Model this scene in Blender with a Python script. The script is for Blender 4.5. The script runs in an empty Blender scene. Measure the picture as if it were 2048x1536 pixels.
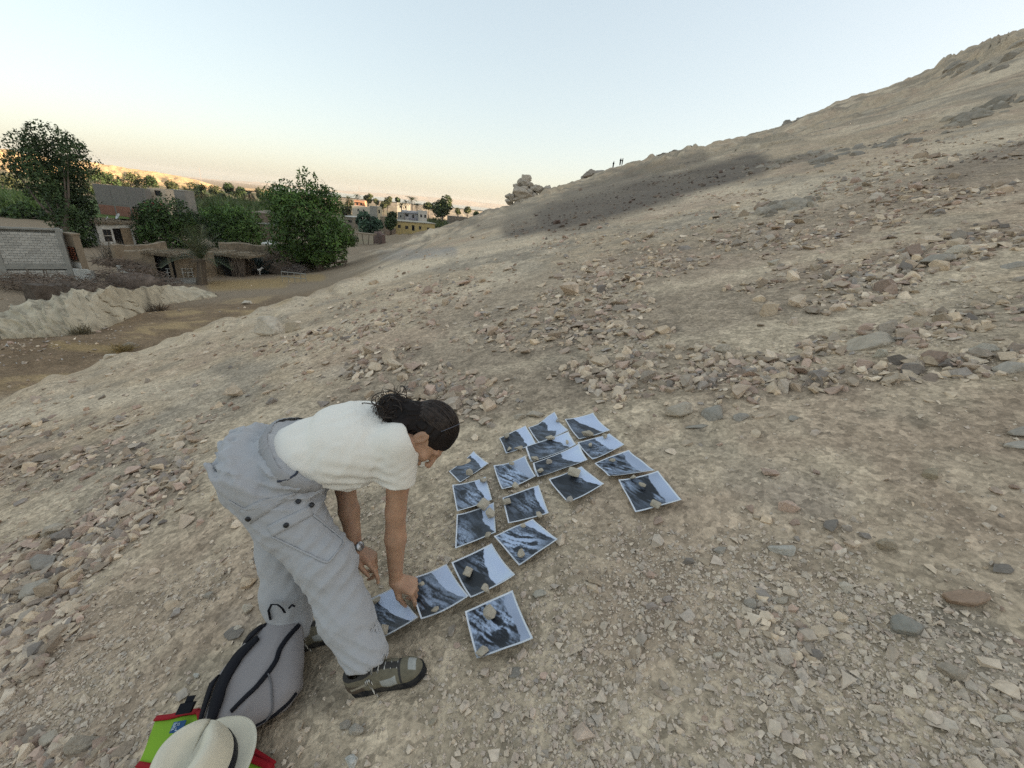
import bpy, math, random
import numpy as np
from mathutils import Matrix, Vector

sc = bpy.context.scene
COL = sc.collection
rng = np.random.default_rng(7)
random.seed(7)

# ------------------------------------------------------------------ camera
F, PITCH, ROLL = 820.0, math.atan(348 / 820), 0.103      # focal length in pixels of a 2048 px wide frame
_f = np.array([0, math.cos(PITCH), -math.sin(PITCH)])
_d0 = np.array([0, -math.sin(PITCH), -math.cos(PITCH)])
_r0 = np.array([1.0, 0, 0])
CR = math.cos(ROLL) * _r0 - math.sin(ROLL) * _d0          # camera right
CD = math.cos(ROLL) * _d0 + math.sin(ROLL) * _r0          # camera down
CF = _f                                                   # camera forward
cam_d = bpy.data.cameras.new('camera')
cam_d.sensor_width = 36.0
cam_d.lens = F / 2048 * 36.0
cam_d.clip_start = 0.05
cam_d.clip_end = 30000
cam = bpy.data.objects.new('camera', cam_d)
COL.objects.link(cam)
cam.matrix_world = Matrix(((CR[0], -CD[0], -CF[0], 0), (CR[1], -CD[1], -CF[1], 0), (CR[2], -CD[2], -CF[2], 0), (0, 0, 0, 1)))
sc.camera = cam

# ------------------------------------------------------------------ sky, sun, exposure
SUN_AZ, SUN_EL = math.radians(92), math.radians(11)
world = bpy.data.worlds.new("World")
sc.world = world
world.use_nodes = True
wn = world.node_tree
sky = wn.nodes.new('ShaderNodeTexSky')
sky.sky_type = 'NISHITA'
sky.sun_disc = False
sky.sun_elevation = SUN_EL
sky.sun_rotation = SUN_AZ
sky.air_density, sky.dust_density, sky.ozone_density = 1.0, 1.9, 2.2
hs = wn.nodes.new('ShaderNodeGamma')                      # soft, phone-like tonal range, the same all over the sky
hs.inputs['Gamma'].default_value = 0.42
wn.links.new(sky.outputs[0], hs.inputs['Color'])
wt_ = wn.nodes.new('ShaderNodeMix'); wt_.data_type = 'RGBA'; wt_.blend_type = 'MULTIPLY'; wt_.inputs[0].default_value = 1.0
wt_.inputs[7].default_value = (1.04, 1.0, 0.93, 1)          # the camera's warm white balance
wn.links.new(hs.outputs[0], wt_.inputs[6])
wn.links.new(wt_.outputs[2], wn.nodes['Background'].inputs[0])
wn.nodes['Background'].inputs[1].default_value = 0.15
sun_d = bpy.data.lights.new('sun', 'SUN')
sun_d.energy = 3.8
sun_d.angle = math.radians(0.5)
sun_d.color = (1.0, 0.80, 0.56)
sun = bpy.data.objects.new('sun', sun_d)
COL.objects.link(sun)
_sd = Vector((math.sin(SUN_AZ) * math.cos(SUN_EL), math.cos(SUN_AZ) * math.cos(SUN_EL), math.sin(SUN_EL)))
sun.rotation_euler = _sd.to_track_quat('Z', 'Y').to_euler()
sc.view_settings.view_transform = 'Standard'
sc.view_settings.look = 'None'
sc.view_settings.gamma = 1.0
sc.view_settings.use_curve_mapping = False
sc.view_settings.exposure = 2.1
sc.render.engine = 'CYCLES'
sc.cycles.max_bounces = 6
sc.cycles.diffuse_bounces = 1
sc.cycles.volume_bounces = 0
sc.cycles.use_denoising = False
sc.cycles.use_adaptive_sampling = False
sc.cycles.denoising_prefilter = 'ACCURATE'

# ------------------------------------------------------------------ small helpers
def nrm(v):
    v = np.asarray(v, float)
    return v / np.maximum(np.linalg.norm(v, axis=-1, keepdims=True), 1e-12)

def ray(px, py):
    px = np.asarray(px, float); py = np.asarray(py, float)
    return ((px - 1024) / F)[..., None] * CR + ((py - 768) / F)[..., None] * CD + CF

def proj(P):
    P = np.asarray(P, float)
    z = P @ CF
    return 1024 + F * (P @ CR) / z, 768 + F * (P @ CD) / z, z

def at(px, py, depth):
    return ray(px, py) * depth

def _h(ix, iy, iz, s):
    n = (ix * 374761393 + iy * 668265263 + iz * 2147483647 + s * 1274126177) & 0xffffffff
    n = ((n ^ (n >> 13)) * 1274126177) & 0xffffffff
    n = n ^ (n >> 16)
    return (n & 0xffff) / 65535.0

def vn2(x, y, s=0):
    x = np.asarray(x, float); y = np.asarray(y, float)
    ix = np.floor(x).astype(np.int64); iy = np.floor(y).astype(np.int64)
    fx = x - ix; fy = y - iy
    fx = fx * fx * (3 - 2 * fx); fy = fy * fy * (3 - 2 * fy)
    z = np.zeros_like(ix)
    a = _h(ix, iy, z, s); b = _h(ix + 1, iy, z, s); c = _h(ix, iy + 1, z, s); d = _h(ix + 1, iy + 1, z, s)
    return (a + (b - a) * fx) * (1 - fy) + (c + (d - c) * fx) * fy - 0.5

def vn3(P, s=0):
    P = np.asarray(P, float)
    I = np.floor(P).astype(np.int64); f = P - I; f = f * f * (3 - 2 * f)
    r = 0
    for dx in (0, 1):
        for dy in (0, 1):
            for dz in (0, 1):
                w = (f[..., 0] if dx else 1 - f[..., 0]) * (f[..., 1] if dy else 1 - f[..., 1]) * (f[..., 2] if dz else 1 - f[..., 2])
                r = r + w * _h(I[..., 0] + dx, I[..., 1] + dy, I[..., 2] + dz, s)
    return r - 0.5

def fbm(x, y, s=0, o=4, g=0.5):
    r = 0; a = 1.0
    for k in range(o):
        r = r + a * vn2(x * 2 ** k + 17.3 * k, y * 2 ** k - 9.1 * k, s + k); a *= g
    return r

def fbm3(P, s=0, o=3, g=0.5):
    r = 0; a = 1.0
    for k in range(o):
        r = r + a * vn3(np.asarray(P) * 2 ** k + 13.7 * k, s + k); a *= g
    return r

def sstep(a, b, x):
    t = np.clip((np.asarray(x, float) - a) / (b - a), 0, 1)
    return t * t * (3 - 2 * t)

def new_mesh(name, V, faces, smooth=False):
    me = bpy.data.meshes.new(name)
    V = np.asarray(V, np.float64)
    if isinstance(faces, np.ndarray):
        n, k = faces.shape
        me.vertices.add(len(V)); me.vertices.foreach_set('co', V.ravel())
        me.loops.add(n * k); me.loops.foreach_set('vertex_index', faces.ravel().astype(np.int32))
        me.polygons.add(n)
        me.polygons.foreach_set('loop_start', np.arange(0, n * k, k, dtype=np.int32))
        me.update(calc_edges=True)
    else:
        me.from_pydata([tuple(v) for v in V], [], faces)
    me.validate(clean_customdata=False)
    if smooth:
        me.polygons.foreach_set('use_smooth', np.ones(len(me.polygons), bool))
    me.update()
    return me

def vcol(me, c, name='col', domain='POINT'):
    c = np.asarray(c, np.float32)
    n = len(me.vertices) if domain == 'POINT' else len(me.polygons)
    a = me.attributes.new(name, 'FLOAT_COLOR', domain)
    b = np.ones((n, 4), np.float32); b[:, :3] = c
    a.data.foreach_set('color', b.ravel())

def obj(name, me, mat=None, parent=None, label=None, cat=None, group=None, kind=None, mats=None):
    o = bpy.data.objects.new(name, me)
    COL.objects.link(o)
    if me is not None:
        if mats:
            for m in mats: me.materials.append(m)
        elif mat is not None and not me.materials:
            me.materials.append(mat)
    if parent is not None: o.parent = parent
    tag(o, label, cat, group, kind)
    return o

def tag(o, label=None, cat=None, group=None, kind=None):
    if label: o['label'] = label
    if cat: o['category'] = cat
    if group: o['group'] = group
    if kind: o['kind'] = kind
    return o

def empty(name, loc, label=None, cat=None, group=None, rz=0.0):
    o = bpy.data.objects.new(name, None)
    COL.objects.link(o)
    o.location = tuple(loc); o.rotation_euler = (0, 0, rz)
    o.empty_display_size = 0.1
    return tag(o, label, cat, group)

class MB:
    """collects boxes, tubes, strips; builds one mesh"""
    def __init__(s): s.v = []; s.f = []; s.mi = []
    def add(s, V, Fc, m=0):
        n = len(s.v)
        s.v.extend([tuple(map(float, p)) for p in V])
        for f in Fc:
            s.f.append(tuple(int(i) + n for i in f)); s.mi.append(m)
        return s
    def box(s, lo, hi, m=0, M=None):
        x0, y0, z0 = lo; x1, y1, z1 = hi
        V = np.array([(x0, y0, z0), (x1, y0, z0), (x1, y1, z0), (x0, y1, z0), (x0, y0, z1), (x1, y0, z1), (x1, y1, z1), (x0, y1, z1)], float)
        if M is not None: V = M(V)
        return s.add(V, [(0, 3, 2, 1), (4, 5, 6, 7), (0, 1, 5, 4), (1, 2, 6, 5), (2, 3, 7, 6), (3, 0, 4, 7)], m)
    def tube(s, pts, rad, n=6, m=0, cap=True):
        pts = np.asarray(pts, float); rad = np.broadcast_to(np.asarray(rad, float), (len(pts),))
        T = np.gradient(pts, axis=0); T = nrm(T)
        up = np.array([0, 0, 1.0]) if abs(T[0][2]) < 0.9 else np.array([1.0, 0, 0])
        V = []; a = np.arange(n) * 2 * math.pi / n
        u = nrm(np.cross(T[0], up))
        for p, t, r in zip(pts, T, rad):
            u = nrm(u - t * np.dot(u, t)); w = np.cross(t, u)
            V += [p + r * (math.cos(q) * u + math.sin(q) * w) for q in a]
        Fc = []
        for i in range(len(pts) - 1):
            for j in range(n):
                k = (j + 1) % n
                Fc.append((i * n + j, i * n + k, (i + 1) * n + k, (i + 1) * n + j))
        if cap:
            Fc.append(tuple(range(n - 1, -1, -1))); Fc.append(tuple((len(pts) - 1) * n + j for j in range(n)))
        return s.add(V, Fc, m)
    def ribbon(s, pts, side, w, th=0.0, m=0):
        """flat strap: pts centreline, side = width direction per point, th = thickness"""
        pts = np.asarray(pts, float); side = nrm(np.broadcast_to(np.asarray(side, float), pts.shape)); w = np.broadcast_to(np.asarray(w, float), (len(pts),))
        T = nrm(np.gradient(pts, axis=0)); N = nrm(np.cross(T, side))
        V = []
        for p, sd, n_, ww in zip(pts, side, N, w):
            V += [p - sd * ww / 2 - n_ * th / 2, p + sd * ww / 2 - n_ * th / 2, p + sd * ww / 2 + n_ * th / 2, p - sd * ww / 2 + n_ * th / 2]
        Fc = []
        for i in range(len(pts) - 1):
            for j in range(4):
                k = (j + 1) % 4
                Fc.append((i * 4 + j, i * 4 + k, i * 4 + 4 + k, i * 4 + 4 + j))
        Fc += [(3, 2, 1, 0), tuple(len(pts) * 4 - 4 + j for j in range(4))]
        return s.add(V, Fc, m)
    def mesh(s, name, smooth=False):
        me = new_mesh(name, s.v, s.f, smooth)
        if any(s.mi): me.polygons.foreach_set('material_index', np.array(s.mi, np.int32))
        return me

# ------------------------------------------------------------------ materials
def mat(name, color=(0.5, 0.5, 0.5), rough=0.9, var=0.0, scale=8.0, bump=0.0, bscale=40.0, attr=None, spec=0.2, metal=0.0, sheen=0.0, bdist=0.01, transl=0.0, coords='Object', inst=None, detail=4.0, dark=None, darkscale=3.0, darkamt=0.0):
    m = bpy.data.materials.new(name); m.use_nodes = True
    nt = m.node_tree; N = nt.nodes; L = nt.links
    b = N['Principled BSDF']
    b.inputs['Roughness'].default_value = rough
    b.inputs['Metallic'].default_value = metal
    b.inputs['Specular IOR Level'].default_value = spec
    if sheen: b.inputs['Sheen Weight'].default_value = sheen
    tc = N.new('ShaderNodeTexCoord')
    src = None
    if attr or inst:
        a = N.new('ShaderNodeAttribute'); a.attribute_name = attr or inst
        if inst: a.attribute_type = 'INSTANCER'
        src = a.outputs['Color']
    else:
        c = N.new('ShaderNodeRGB'); c.outputs[0].default_value = (*color, 1); src = c.outputs[0]
    if var:
        n = N.new('ShaderNodeTexNoise'); n.inputs['Scale'].default_value = scale; n.inputs['Detail'].default_value = detail
        L.new(tc.outputs[coords], n.inputs['Vector'])
        mr = N.new('ShaderNodeMapRange'); mr.inputs[1].default_value = 0.25; mr.inputs[2].default_value = 0.75
        mr.inputs[3].default_value = 1 - var; mr.inputs[4].default_value = 1 + var
        L.new(n.outputs['Fac'], mr.inputs[0])
        mx = N.new('ShaderNodeVectorMath'); mx.operation = 'SCALE'
        L.new(src, mx.inputs[0]); L.new(mr.outputs[0], mx.inputs['Scale']); src = mx.outputs[0]
    if dark is not None:
        n = N.new('ShaderNodeTexNoise'); n.inputs['Scale'].default_value = darkscale; n.inputs['Detail'].default_value = 6
        L.new(tc.outputs[coords], n.inputs['Vector'])
        mr = N.new('ShaderNodeMapRange'); mr.inputs[1].default_value = 0.5; mr.inputs[2].default_value = 0.68; mr.inputs[4].default_value = darkamt
        L.new(n.outputs['Fac'], mr.inputs[0])
        mx = N.new('ShaderNodeMix'); mx.data_type = 'RGBA'; mx.inputs[7].default_value = (*dark, 1)
        L.new(mr.outputs[0], mx.inputs[0]); L.new(src, mx.inputs[6]); src = mx.outputs[2]
    L.new(src, b.inputs['Base Color'])
    if bump:
        n = N.new('ShaderNodeTexNoise'); n.inputs['Scale'].default_value = bscale; n.inputs['Detail'].default_value = 5
        L.new(tc.outputs[coords], n.inputs['Vector'])
        bp = N.new('ShaderNodeBump'); bp.inputs['Strength'].default_value = bump; bp.inputs['Distance'].default_value = bdist
        L.new(n.outputs['Fac'], bp.inputs['Height']); L.new(bp.outputs[0], b.inputs['Normal'])
    if transl:
        t = N.new('ShaderNodeBsdfTranslucent'); L.new(src, t.inputs[0])
        ms = N.new('ShaderNodeMixShader'); ms.inputs[0].default_value = transl
        L.new(b.outputs[0], ms.inputs[1]); L.new(t.outputs[0], ms.inputs[2]); L.new(ms.outputs[0], N['Material Output'].inputs[0])
    return m
# ------------------------------------------------------------------ terrain height
SA, SB, HC = 0.318, 0.058, 1.55
def plane_z(x, y): return -HC + SA * x + SB * y
# per azimuth (deg, 0 = camera forward, + = right): rings (r, z)
_P = lambda az, r: -HC + r * (SA * math.sin(math.radians(az)) + SB * math.cos(math.radians(az)))
_keys = {  # unseen rings beyond the crests and off to the right, raised to block sunlight
 -180: [(13, None), (20, None), (40, None), (70, None), (120, -9), (400, -11)],
 -135: [(12, None), (20, -6.5), (30, -8.0), (60, -9), (120, -9.5), (400, -11)],
 -90: [(12.5, -5.5), (18, -7.3), (30, -8.4), (60, -9), (120, -9.5), (400, -11)],
 -70: [(12.4, -5.0), (16, -6.4), (25, -7.0), (40, -8.7), (70, -9.2), (400, -11)],
 -56: [(12.4, -4.4), (16, -5.8), (23, -6.4), (38, -8.6), (62, -9.0), (400, -11)],
 -50: [(12.4, -4.1), (16.5, -5.8), (23, -6.4), (40, -8.8), (70, -9.1), (400, -11)],
 -45: [(12.7, -3.9), (18, -6.05), (25, -6.7), (42, -8.8), (70, -9.3), (400, -11)],
 -40: [(13.4, -3.7), (20, -6.2), (28, -7.05), (42, -8.8), (72, -9.4), (400, -11.5)],
 -35: [(14, -3.45), (22, -6.3), (32, -7.4), (45, -8.9), (75, -9.7), (400, -12)],
 -30: [(13.5, -3.02), (22, -5.9), (34, -7.6), (48, -8.9), (80, -10.2), (400, -12.5)],
 -25: [(13.4, -2.65), (22, -4.9), (36, -7.1), (52, -8.5), (85, -10.4), (400, -13.5)],
 -20: [(13.7, -2.3), (22, -3.8), (36, -5.7), (60, -7.6), (100, -10.4), (400, -14)],
 -15: [(14, -1.9), (30, -3.6), (60, -6.0), (100, -8.1), (140, -11.0), (400, -14.5)],
 -10: [(14, -1.5), (30, -2.25), (60, -3.4), (100, -4.6), (150, -11.5), (400, -15)],
 -5: [(14, -1.13), (30, -1.05), (60, -0.9), (110, -0.9), (180, -11), (400, -15)],
 0: [(14, -0.74), (30, 0.1), (60, 1.0), (115, 2.0), (190, 0.2), (400, -10)],
 5: [(14, -0.36), (30, 0.9), (60, 3.2), (115, 7.9), (230, 10.4), (400, 0)],
 10: [(14, 0.02), (30, 1.75), (60, 4.9), (110, 11.0), (230, 16.0), (400, 8)],
 15: [(14, 0.38), (30, 2.55), (60, 6.6), (100, 12.8), (230, 22.0), (400, 15)],
 20: [(14, 0.73), (30, 3.35), (60, 8.2), (90, 13.5), (230, 29.0), (400, 22)],
 25: [(14, 1.07), (30, 4.05), (60, 9.6), (80, 13.7), (220, 33.0), (400, 30)],
 30: [(14, 1.38), (30, 4.75), (50, 9.0), (70, 14.3), (220, 40.0), (400, 35)],
 35: [(14, 1.67), (30, 5.4), (45, 9.3), (62, 14.1), (200, 42.0), (400, 40)],
 42: [(14, 2.03), (30, 6.7), (42, 10.9), (54, 15.3), (190, 48.0), (400, 45)],
 50: [(14, 2.3), (30, 7.3), (42, 11.9), (54, 16.4), (190, 52.0), (400, 48)],
 70: [(14, 2.8), (30, 8.4), (42, 12.8), (60, 19.0), (190, 62.0), (400, 55)],
 95: [(14, 2.85), (30, 8.2), (42, 12.6), (60, 19.0), (200, 66.0), (400, 60)],
 120: [(14, 2.1), (30, 6.4), (42, 9.6), (60, 15.0), (200, 58.0), (400, 50)],
 150: [(14, None), (30, 2.4), (42, 4.0), (60, 8.0), (200, 36.0), (400, 30)],
 180: [(13, None), (20, None), (40, None), (70, None), (120, -9), (400, -11)],
}
_az = np.array(sorted(_keys), float)
_K = []
for a in _az:
    row = [(0.0, -HC), (7.0, _P(a, 7.0))] + [(r, _P(a, r) if z is None else z) for r, z in _keys[int(a)]] + [(1500.0, -17.0), (9000.0, -26.0)]
    _K.append(row)
_K = np.array(_K)                                   # az, key, (r,z)

def pchip(x, y, q):
    h = np.diff(x); d = np.diff(y) / h
    m = np.zeros_like(y)
    w1 = 2 * h[1:] + h[:-1]; w2 = h[1:] + 2 * h[:-1]
    ok = d[1:] * d[:-1] > 0
    m[1:-1][ok] = ((w1 + w2) / (w1 / np.where(ok, d[:-1], 1) + w2 / np.where(ok, d[1:], 1)))[ok]
    m[0] = d[0]; m[-1] = d[-1]
    i = np.clip(np.searchsorted(x, q) - 1, 0, len(h) - 1)
    t = (q - x[i]) / h[i]
    return (y[i] * (1 + 2 * t) * (1 - t) ** 2 + h[i] * m[i] * t * (1 - t) ** 2 + y[i + 1] * t * t * (3 - 2 * t) + h[i] * m[i + 1] * t * t * (t - 1))

RT = np.concatenate([[0.0], np.geomspace(0.5, 9000, 620)])
AZT = np.arange(-180, 180.01, 0.5)
_Kq = np.stack([[np.interp(AZT, _az, _K[:, k, c]) for c in (0, 1)] for k in range(_K.shape[1])])  # key,2,az
_sm = np.exp(-0.5 * (np.arange(-10, 11) / 3.5) ** 2); _sm /= _sm.sum()
for k in range(_Kq.shape[0]):
    for c in (0, 1):
        e = np.concatenate([_Kq[k, c, -11:-1], _Kq[k, c], _Kq[k, c, 1:11]])
        _Kq[k, c] = np.convolve(e, _sm, 'valid')
ZT = np.stack([pchip(_Kq[:, 0, i], _Kq[:, 1, i], RT) for i in range(len(AZT))])
LR = np.log(RT[1:])

def base_h(x, y):
    r = np.hypot(x, y); az = np.degrees(np.arctan2(x, y))
    fa = (az + 180) / 0.5; ia = np.clip(fa.astype(int), 0, len(AZT) - 2); ta = fa - ia
    fr = np.where(r < RT[1], r / RT[1], 1 + (np.log(np.maximum(r, RT[1])) - LR[0]) / (LR[1] - LR[0]))
    ir = np.clip(fr.astype(int), 0, len(RT) - 2); tr = fr - ir
    z = (ZT[ia, ir] * (1 - tr) + ZT[ia, ir + 1] * tr) * (1 - ta) + (ZT[ia + 1, ir] * (1 - tr) + ZT[ia + 1, ir + 1] * tr) * ta
    near = 1 - sstep(6, 10, r)
    return z * (1 - near) + plane_z(x, y) * near

def px_blob(x, y, z, segs):
    """max over capsules given in photograph pixels, evaluated where the ground points stand"""
    P = np.stack([x, y, z], -1)
    w = P @ CF
    ok = w > 0.3; w = np.where(ok, w, 1)
    u = 1024 + F * (P @ CR) / w; v = 768 + F * (P @ CD) / w
    m = np.zeros(x.shape)
    for x0, y0, x1, y1, rad, st in segs:
        dx, dy = x1 - x0, y1 - y0
        t = np.clip(((u - x0) * dx + (v - y0) * dy) / max(dx * dx + dy * dy, 1e-6), 0, 1)
        d = np.hypot(u - x0 - t * dx, (v - y0 - t * dy) * 1.6) / rad
        m = np.maximum(m, st * (1 - sstep(0.45, 1.15, d)))
    return np.where(ok, m, 0)

LEDGE = [(1560, 330, 1990, 240, 60, 1.0), (1480, 430, 1680, 400, 60, .8), (1700, 330, 2040, 250, 70, 1.0), (1900, 130, 2040, 90, 40, .8), (1320, 330, 1560, 300, 45, .5)]
def relief(x, y):
    r = np.hypot(x, y)
    az = np.degrees(np.arctan2(x, y))
    hill = sstep(-26, -12, az + 0.0) * (1 - sstep(150, 170, az))
    n = 0.05 * fbm(x / 2.3, y / 2.3, 3, 4) * sstep(1.0, 5, r)
    n = n + 0.018 * fbm(x / 0.55, y / 0.55, 11, 3) + 0.005 * fbm(x / 0.12, y / 0.12, 19, 2) * (1 - sstep(6, 12, r))
    k = sstep(8, 30, r)
    # ribs and ledges on the slope: beds run along the contour
    u = x * 0.95 + y * 0.3; w = -x * 0.3 + y * 0.95
    zz = base_h(x, y)
    bed = fbm(w / 14, (zz * 1.0) / 1.1, 41, 4)
    n = n + hill * k * (0.34 * fbm(x / 6, y / 6, 23, 5) + 0.45 * np.abs(bed) * sstep(20, 45, r))
    led = px_blob(x, y, zz, LEDGE)
    n = n + led * hill * (1.9 * np.floor(3.2 * (bed + 0.6) + 0.6 * fbm(x / 3, y / 3, 5)) / 3.2 - 0.35) * sstep(22, 34, r)
    n = n + hill * sstep(40, 60, r) * (1.7 * (np.abs(fbm(x / 8, y / 8, 61, 4))) + 0.9 * np.abs(fbm(x / 2.2, y / 2.2, 67, 3)) - 0.8)
    n = n + (1 - hill) * sstep(12, 30, r) * 0.25 * fbm(x / 6, y / 6, 31, 4)
    n = n + sstep(11, 15, r) * (1 - sstep(30, 45, r)) * (1 - hill) * 0.10 * fbm(x / 1.2, y / 1.2, 35, 4)
    fold = np.abs(fbm(az / 5.5 + .6 * np.log(np.maximum(r, 1)), r / 9, 53, 3))
    n = n + (1 - hill) * sstep(9, 12.5, r) * (1 - sstep(15, 24, r)) * (0.75 * fold - 0.22) * sstep(-66, -60, az)
    return n

def hgt(x, y):
    x = np.asarray(x, float); y = np.asarray(y, float)
    return base_h(x, y) + relief(x, y)

def hit(px, py, iters=3):
    """where the ray through a photograph pixel meets the ground"""
    d = ray(np.atleast_1d(px), np.atleast_1d(py))
    hr = np.hypot(d[..., 0], d[..., 1]); te = d[..., 2] / hr
    az = np.degrees(np.arctan2(d[..., 0], d[..., 1]))
    fa = (az + 180) / 0.5; ia = np.clip(fa.astype(int), 0, len(AZT) - 2); ta = (fa - ia)[:, None]
    Z = ZT[ia] * (1 - ta) + ZT[ia + 1] * ta
    above = Z[:, 1:] >= te[:, None] * RT[None, 1:]
    j = above.argmax(1); miss = ~above.any(1)
    j0 = np.maximum(j - 1, 0)
    i = np.arange(len(j))
    g1 = Z[i, j + 1] - te * RT[j + 1]; g0 = Z[i, j0 + 1] - te * RT[j0 + 1]
    t = np.where(j == j0, 0, -g0 / np.where(np.abs(g1 - g0) < 1e-9, 1, g1 - g0))
    r = RT[j0 + 1] + t * (RT[j + 1] - RT[j0 + 1])
    for _ in range(iters):
        x = d[..., 0] / hr * r; y = d[..., 1] / hr * r
        dz = hgt(x, y) - te * r
        sl = np.maximum((base_h(d[..., 0] / hr * (r * 1.01), d[..., 1] / hr * (r * 1.01)) - base_h(x, y)) / (0.01 * r) - te, 0.05)
        r = np.maximum(r - np.clip(dz / sl, -0.2 * r, 0.2 * r), 0.3)
    x = d[..., 0] / hr * r; y = d[..., 1] / hr * r
    P = np.stack([x, y, hgt(x, y)], -1)
    P[miss] = np.nan
    return P

def hit1(px, py): return hit(px, py)[0]

def gnormal(x, y, e=0.15):
    gx = (hgt(x + e, y) - hgt(x - e, y)) / (2 * e); gy = (hgt(x, y + e) - hgt(x, y - e)) / (2 * e)
    return nrm(np.stack([-gx, -gy, np.ones_like(gx)], -1))

# ------------------------------------------------------------------ ground sheet
azs = np.concatenate([np.arange(-180, -64, 3.0), np.arange(-64, -58, 0.6), np.arange(-58, 48, 0.19), np.arange(48, 60, 0.6), np.arange(60, 180, 3.0)])
rs = np.concatenate([[0.25], np.geomspace(0.45, 30, 330), np.geomspace(30.3, 160, 170), np.geomspace(165, 9000, 45)])
A_, R_ = np.meshgrid(np.radians(azs), rs, indexing='ij')
gx, gy = R_ * np.sin(A_), R_ * np.cos(A_)
gz = hgt(gx, gy)
na, nr = gx.shape
idx = np.arange(na * nr).reshape(na, nr)
i0 = idx[:, :-1]; i1 = idx[:, 1:]; j0 = np.roll(idx, -1, 0)[:, :-1]; j1 = np.roll(idx, -1, 0)[:, 1:]
gf = np.stack([i0, i1, j1, j0], -1).reshape(-1, 4)[:, ::-1]
gV = np.stack([gx, gy, gz], -1).reshape(-1, 3)
gV = np.concatenate([gV, [[0, 0, float(hgt(0, 0))]]])
ground_me = new_mesh('ground', gV, np.ascontiguousarray(gf), smooth=True)
X, Y, Z = gV[:, 0], gV[:, 1], gV[:, 2]
Rr = np.hypot(X, Y); AZ = np.degrees(np.arctan2(X, Y))
c_tan = np.array([0.40, 0.325, 0.235]); c_pale = np.array([0.54, 0.455, 0.34]); c_grey = np.array([0.31, 0.27, 0.215]); c_pink = np.array([0.35, 0.265, 0.20])
c_dark = np.array([0.125, 0.108, 0.092]); c_soil = np.array([0.205, 0.150, 0.098]); c_straw = np.array([0.36, 0.27, 0.15]); c_yard = np.array([0.23, 0.185, 0.135]); c_slate = np.array([0.22, 0.225, 0.235])
def mixc(c, d, t): return c + (np.asarray(d) - c) * np.clip(t, 0, 1)[:, None]
n1 = fbm(X / 1.7, Y / 1.7, 71, 5); n2 = fbm(X / 0.5, Y / 0.5, 77, 5); n3 = fbm(X / 6, Y / 6, 83, 4); n4 = fbm(X / 0.16, Y / 0.16, 91, 3)
c = np.tile(c_tan, (len(gV), 1))
c = mixc(c, c_grey, 0.9 * sstep(0.0, 0.35, n1)); c = mixc(c, c_pale, 0.8 * sstep(0.05, 0.4, n3)); c = mixc(c, c_pink, 0.6 * sstep(0.1, 0.4, -n1 + 0.4 * n2))
c = mixc(c, c_pale, 0.5 * sstep(0.1, 0.5, n2)); c = mixc(c, c_grey * 0.8, 0.5 * sstep(0.15, 0.5, -n2 - 0.2 * n4))
PALE = [(690, 578, 880, 515, 26, .9), (880, 515, 1120, 470, 22, .6), (330, 690, 640, 590, 26, .55), (0, 760, 330, 700, 24, .45), (1750, 600, 2048, 500, 60, .7), (1500, 690, 1800, 650, 40, .35), (1380, 960, 1700, 930, 60, .55), (480, 680, 760, 640, 22, .4), (0, 840, 420, 760, 36, .5), (1040, 800, 1240, 760, 22, .3), (1500, 420, 1700, 395, 36, .5), (780, 480, 860, 470, 18, .5)]
DARK = [(1110, 435, 1320, 378, 66, 1.0), (1030, 455, 1200, 425, 40, .8), (1300, 385, 1500, 330, 50, 1.0), (1150, 400, 1270, 352, 40, .8), (1270, 345, 1400, 318, 26, .6), (1460, 345, 1640, 310, 16, .7), (960, 450, 1080, 430, 22, .55), (1900, 350, 2048, 300, 40, .4)]
SLATE = [(770, 512, 900, 503, 20, .6), (640, 760, 760, 700, 20, .12), (1500, 950, 1640, 1000, 90, .25), (1900, 1250, 2048, 1350, 90, .3), (480, 1240, 560, 1290, 60, .3)]
wob = 0.25 * n1 + 0.2 * n2
def zone(S): 
    m = px_blob(X, Y, Z, S)
    return np.clip(m + wob * (m > 0.02) * (m < 0.98), 0, 1)
c = mixc(c, c_pale, zone(PALE)); c = mixc(c, c_dark, 0.92 * zone(DARK)); c = mixc(c, c_slate, 0.8 * zone(SLATE))
RUBG = [(0, 1300, 60, 1220, 130, 1.0), (60, 1180, 330, 960, 85, 1.0), (0, 940, 260, 900, 50, .8), (700, 800, 1000, 780, 70, .8), (930, 800, 1400, 730, 90, 1.0), (760, 740, 1350, 620, 80, 1.0), (1100, 660, 1750, 560, 90, 1.0), (1400, 640, 2000, 470, 60, 1.0), (900, 640, 1300, 520, 70, .9), (1200, 560, 1750, 430, 80, .95), (1700, 430, 2048, 330, 80, .95), (1500, 780, 2048, 720, 50, .75)]
c = mixc(c, [0.225, 0.18, 0.140], 0.6 * zone(RUBG))          # earth darkened under the rubble, standing in for shade between the stones
hillw = sstep(-26, -12, AZ) * (1 - sstep(150, 170, AZ))
far = sstep(16, 40, Rr) * hillw
c = mixc(c, c_grey * 0.72, 0.75 * far * sstep(-0.1, 0.3, fbm(X / 3, (Z + 0.2 * X) / 0.8, 97, 4)))
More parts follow.
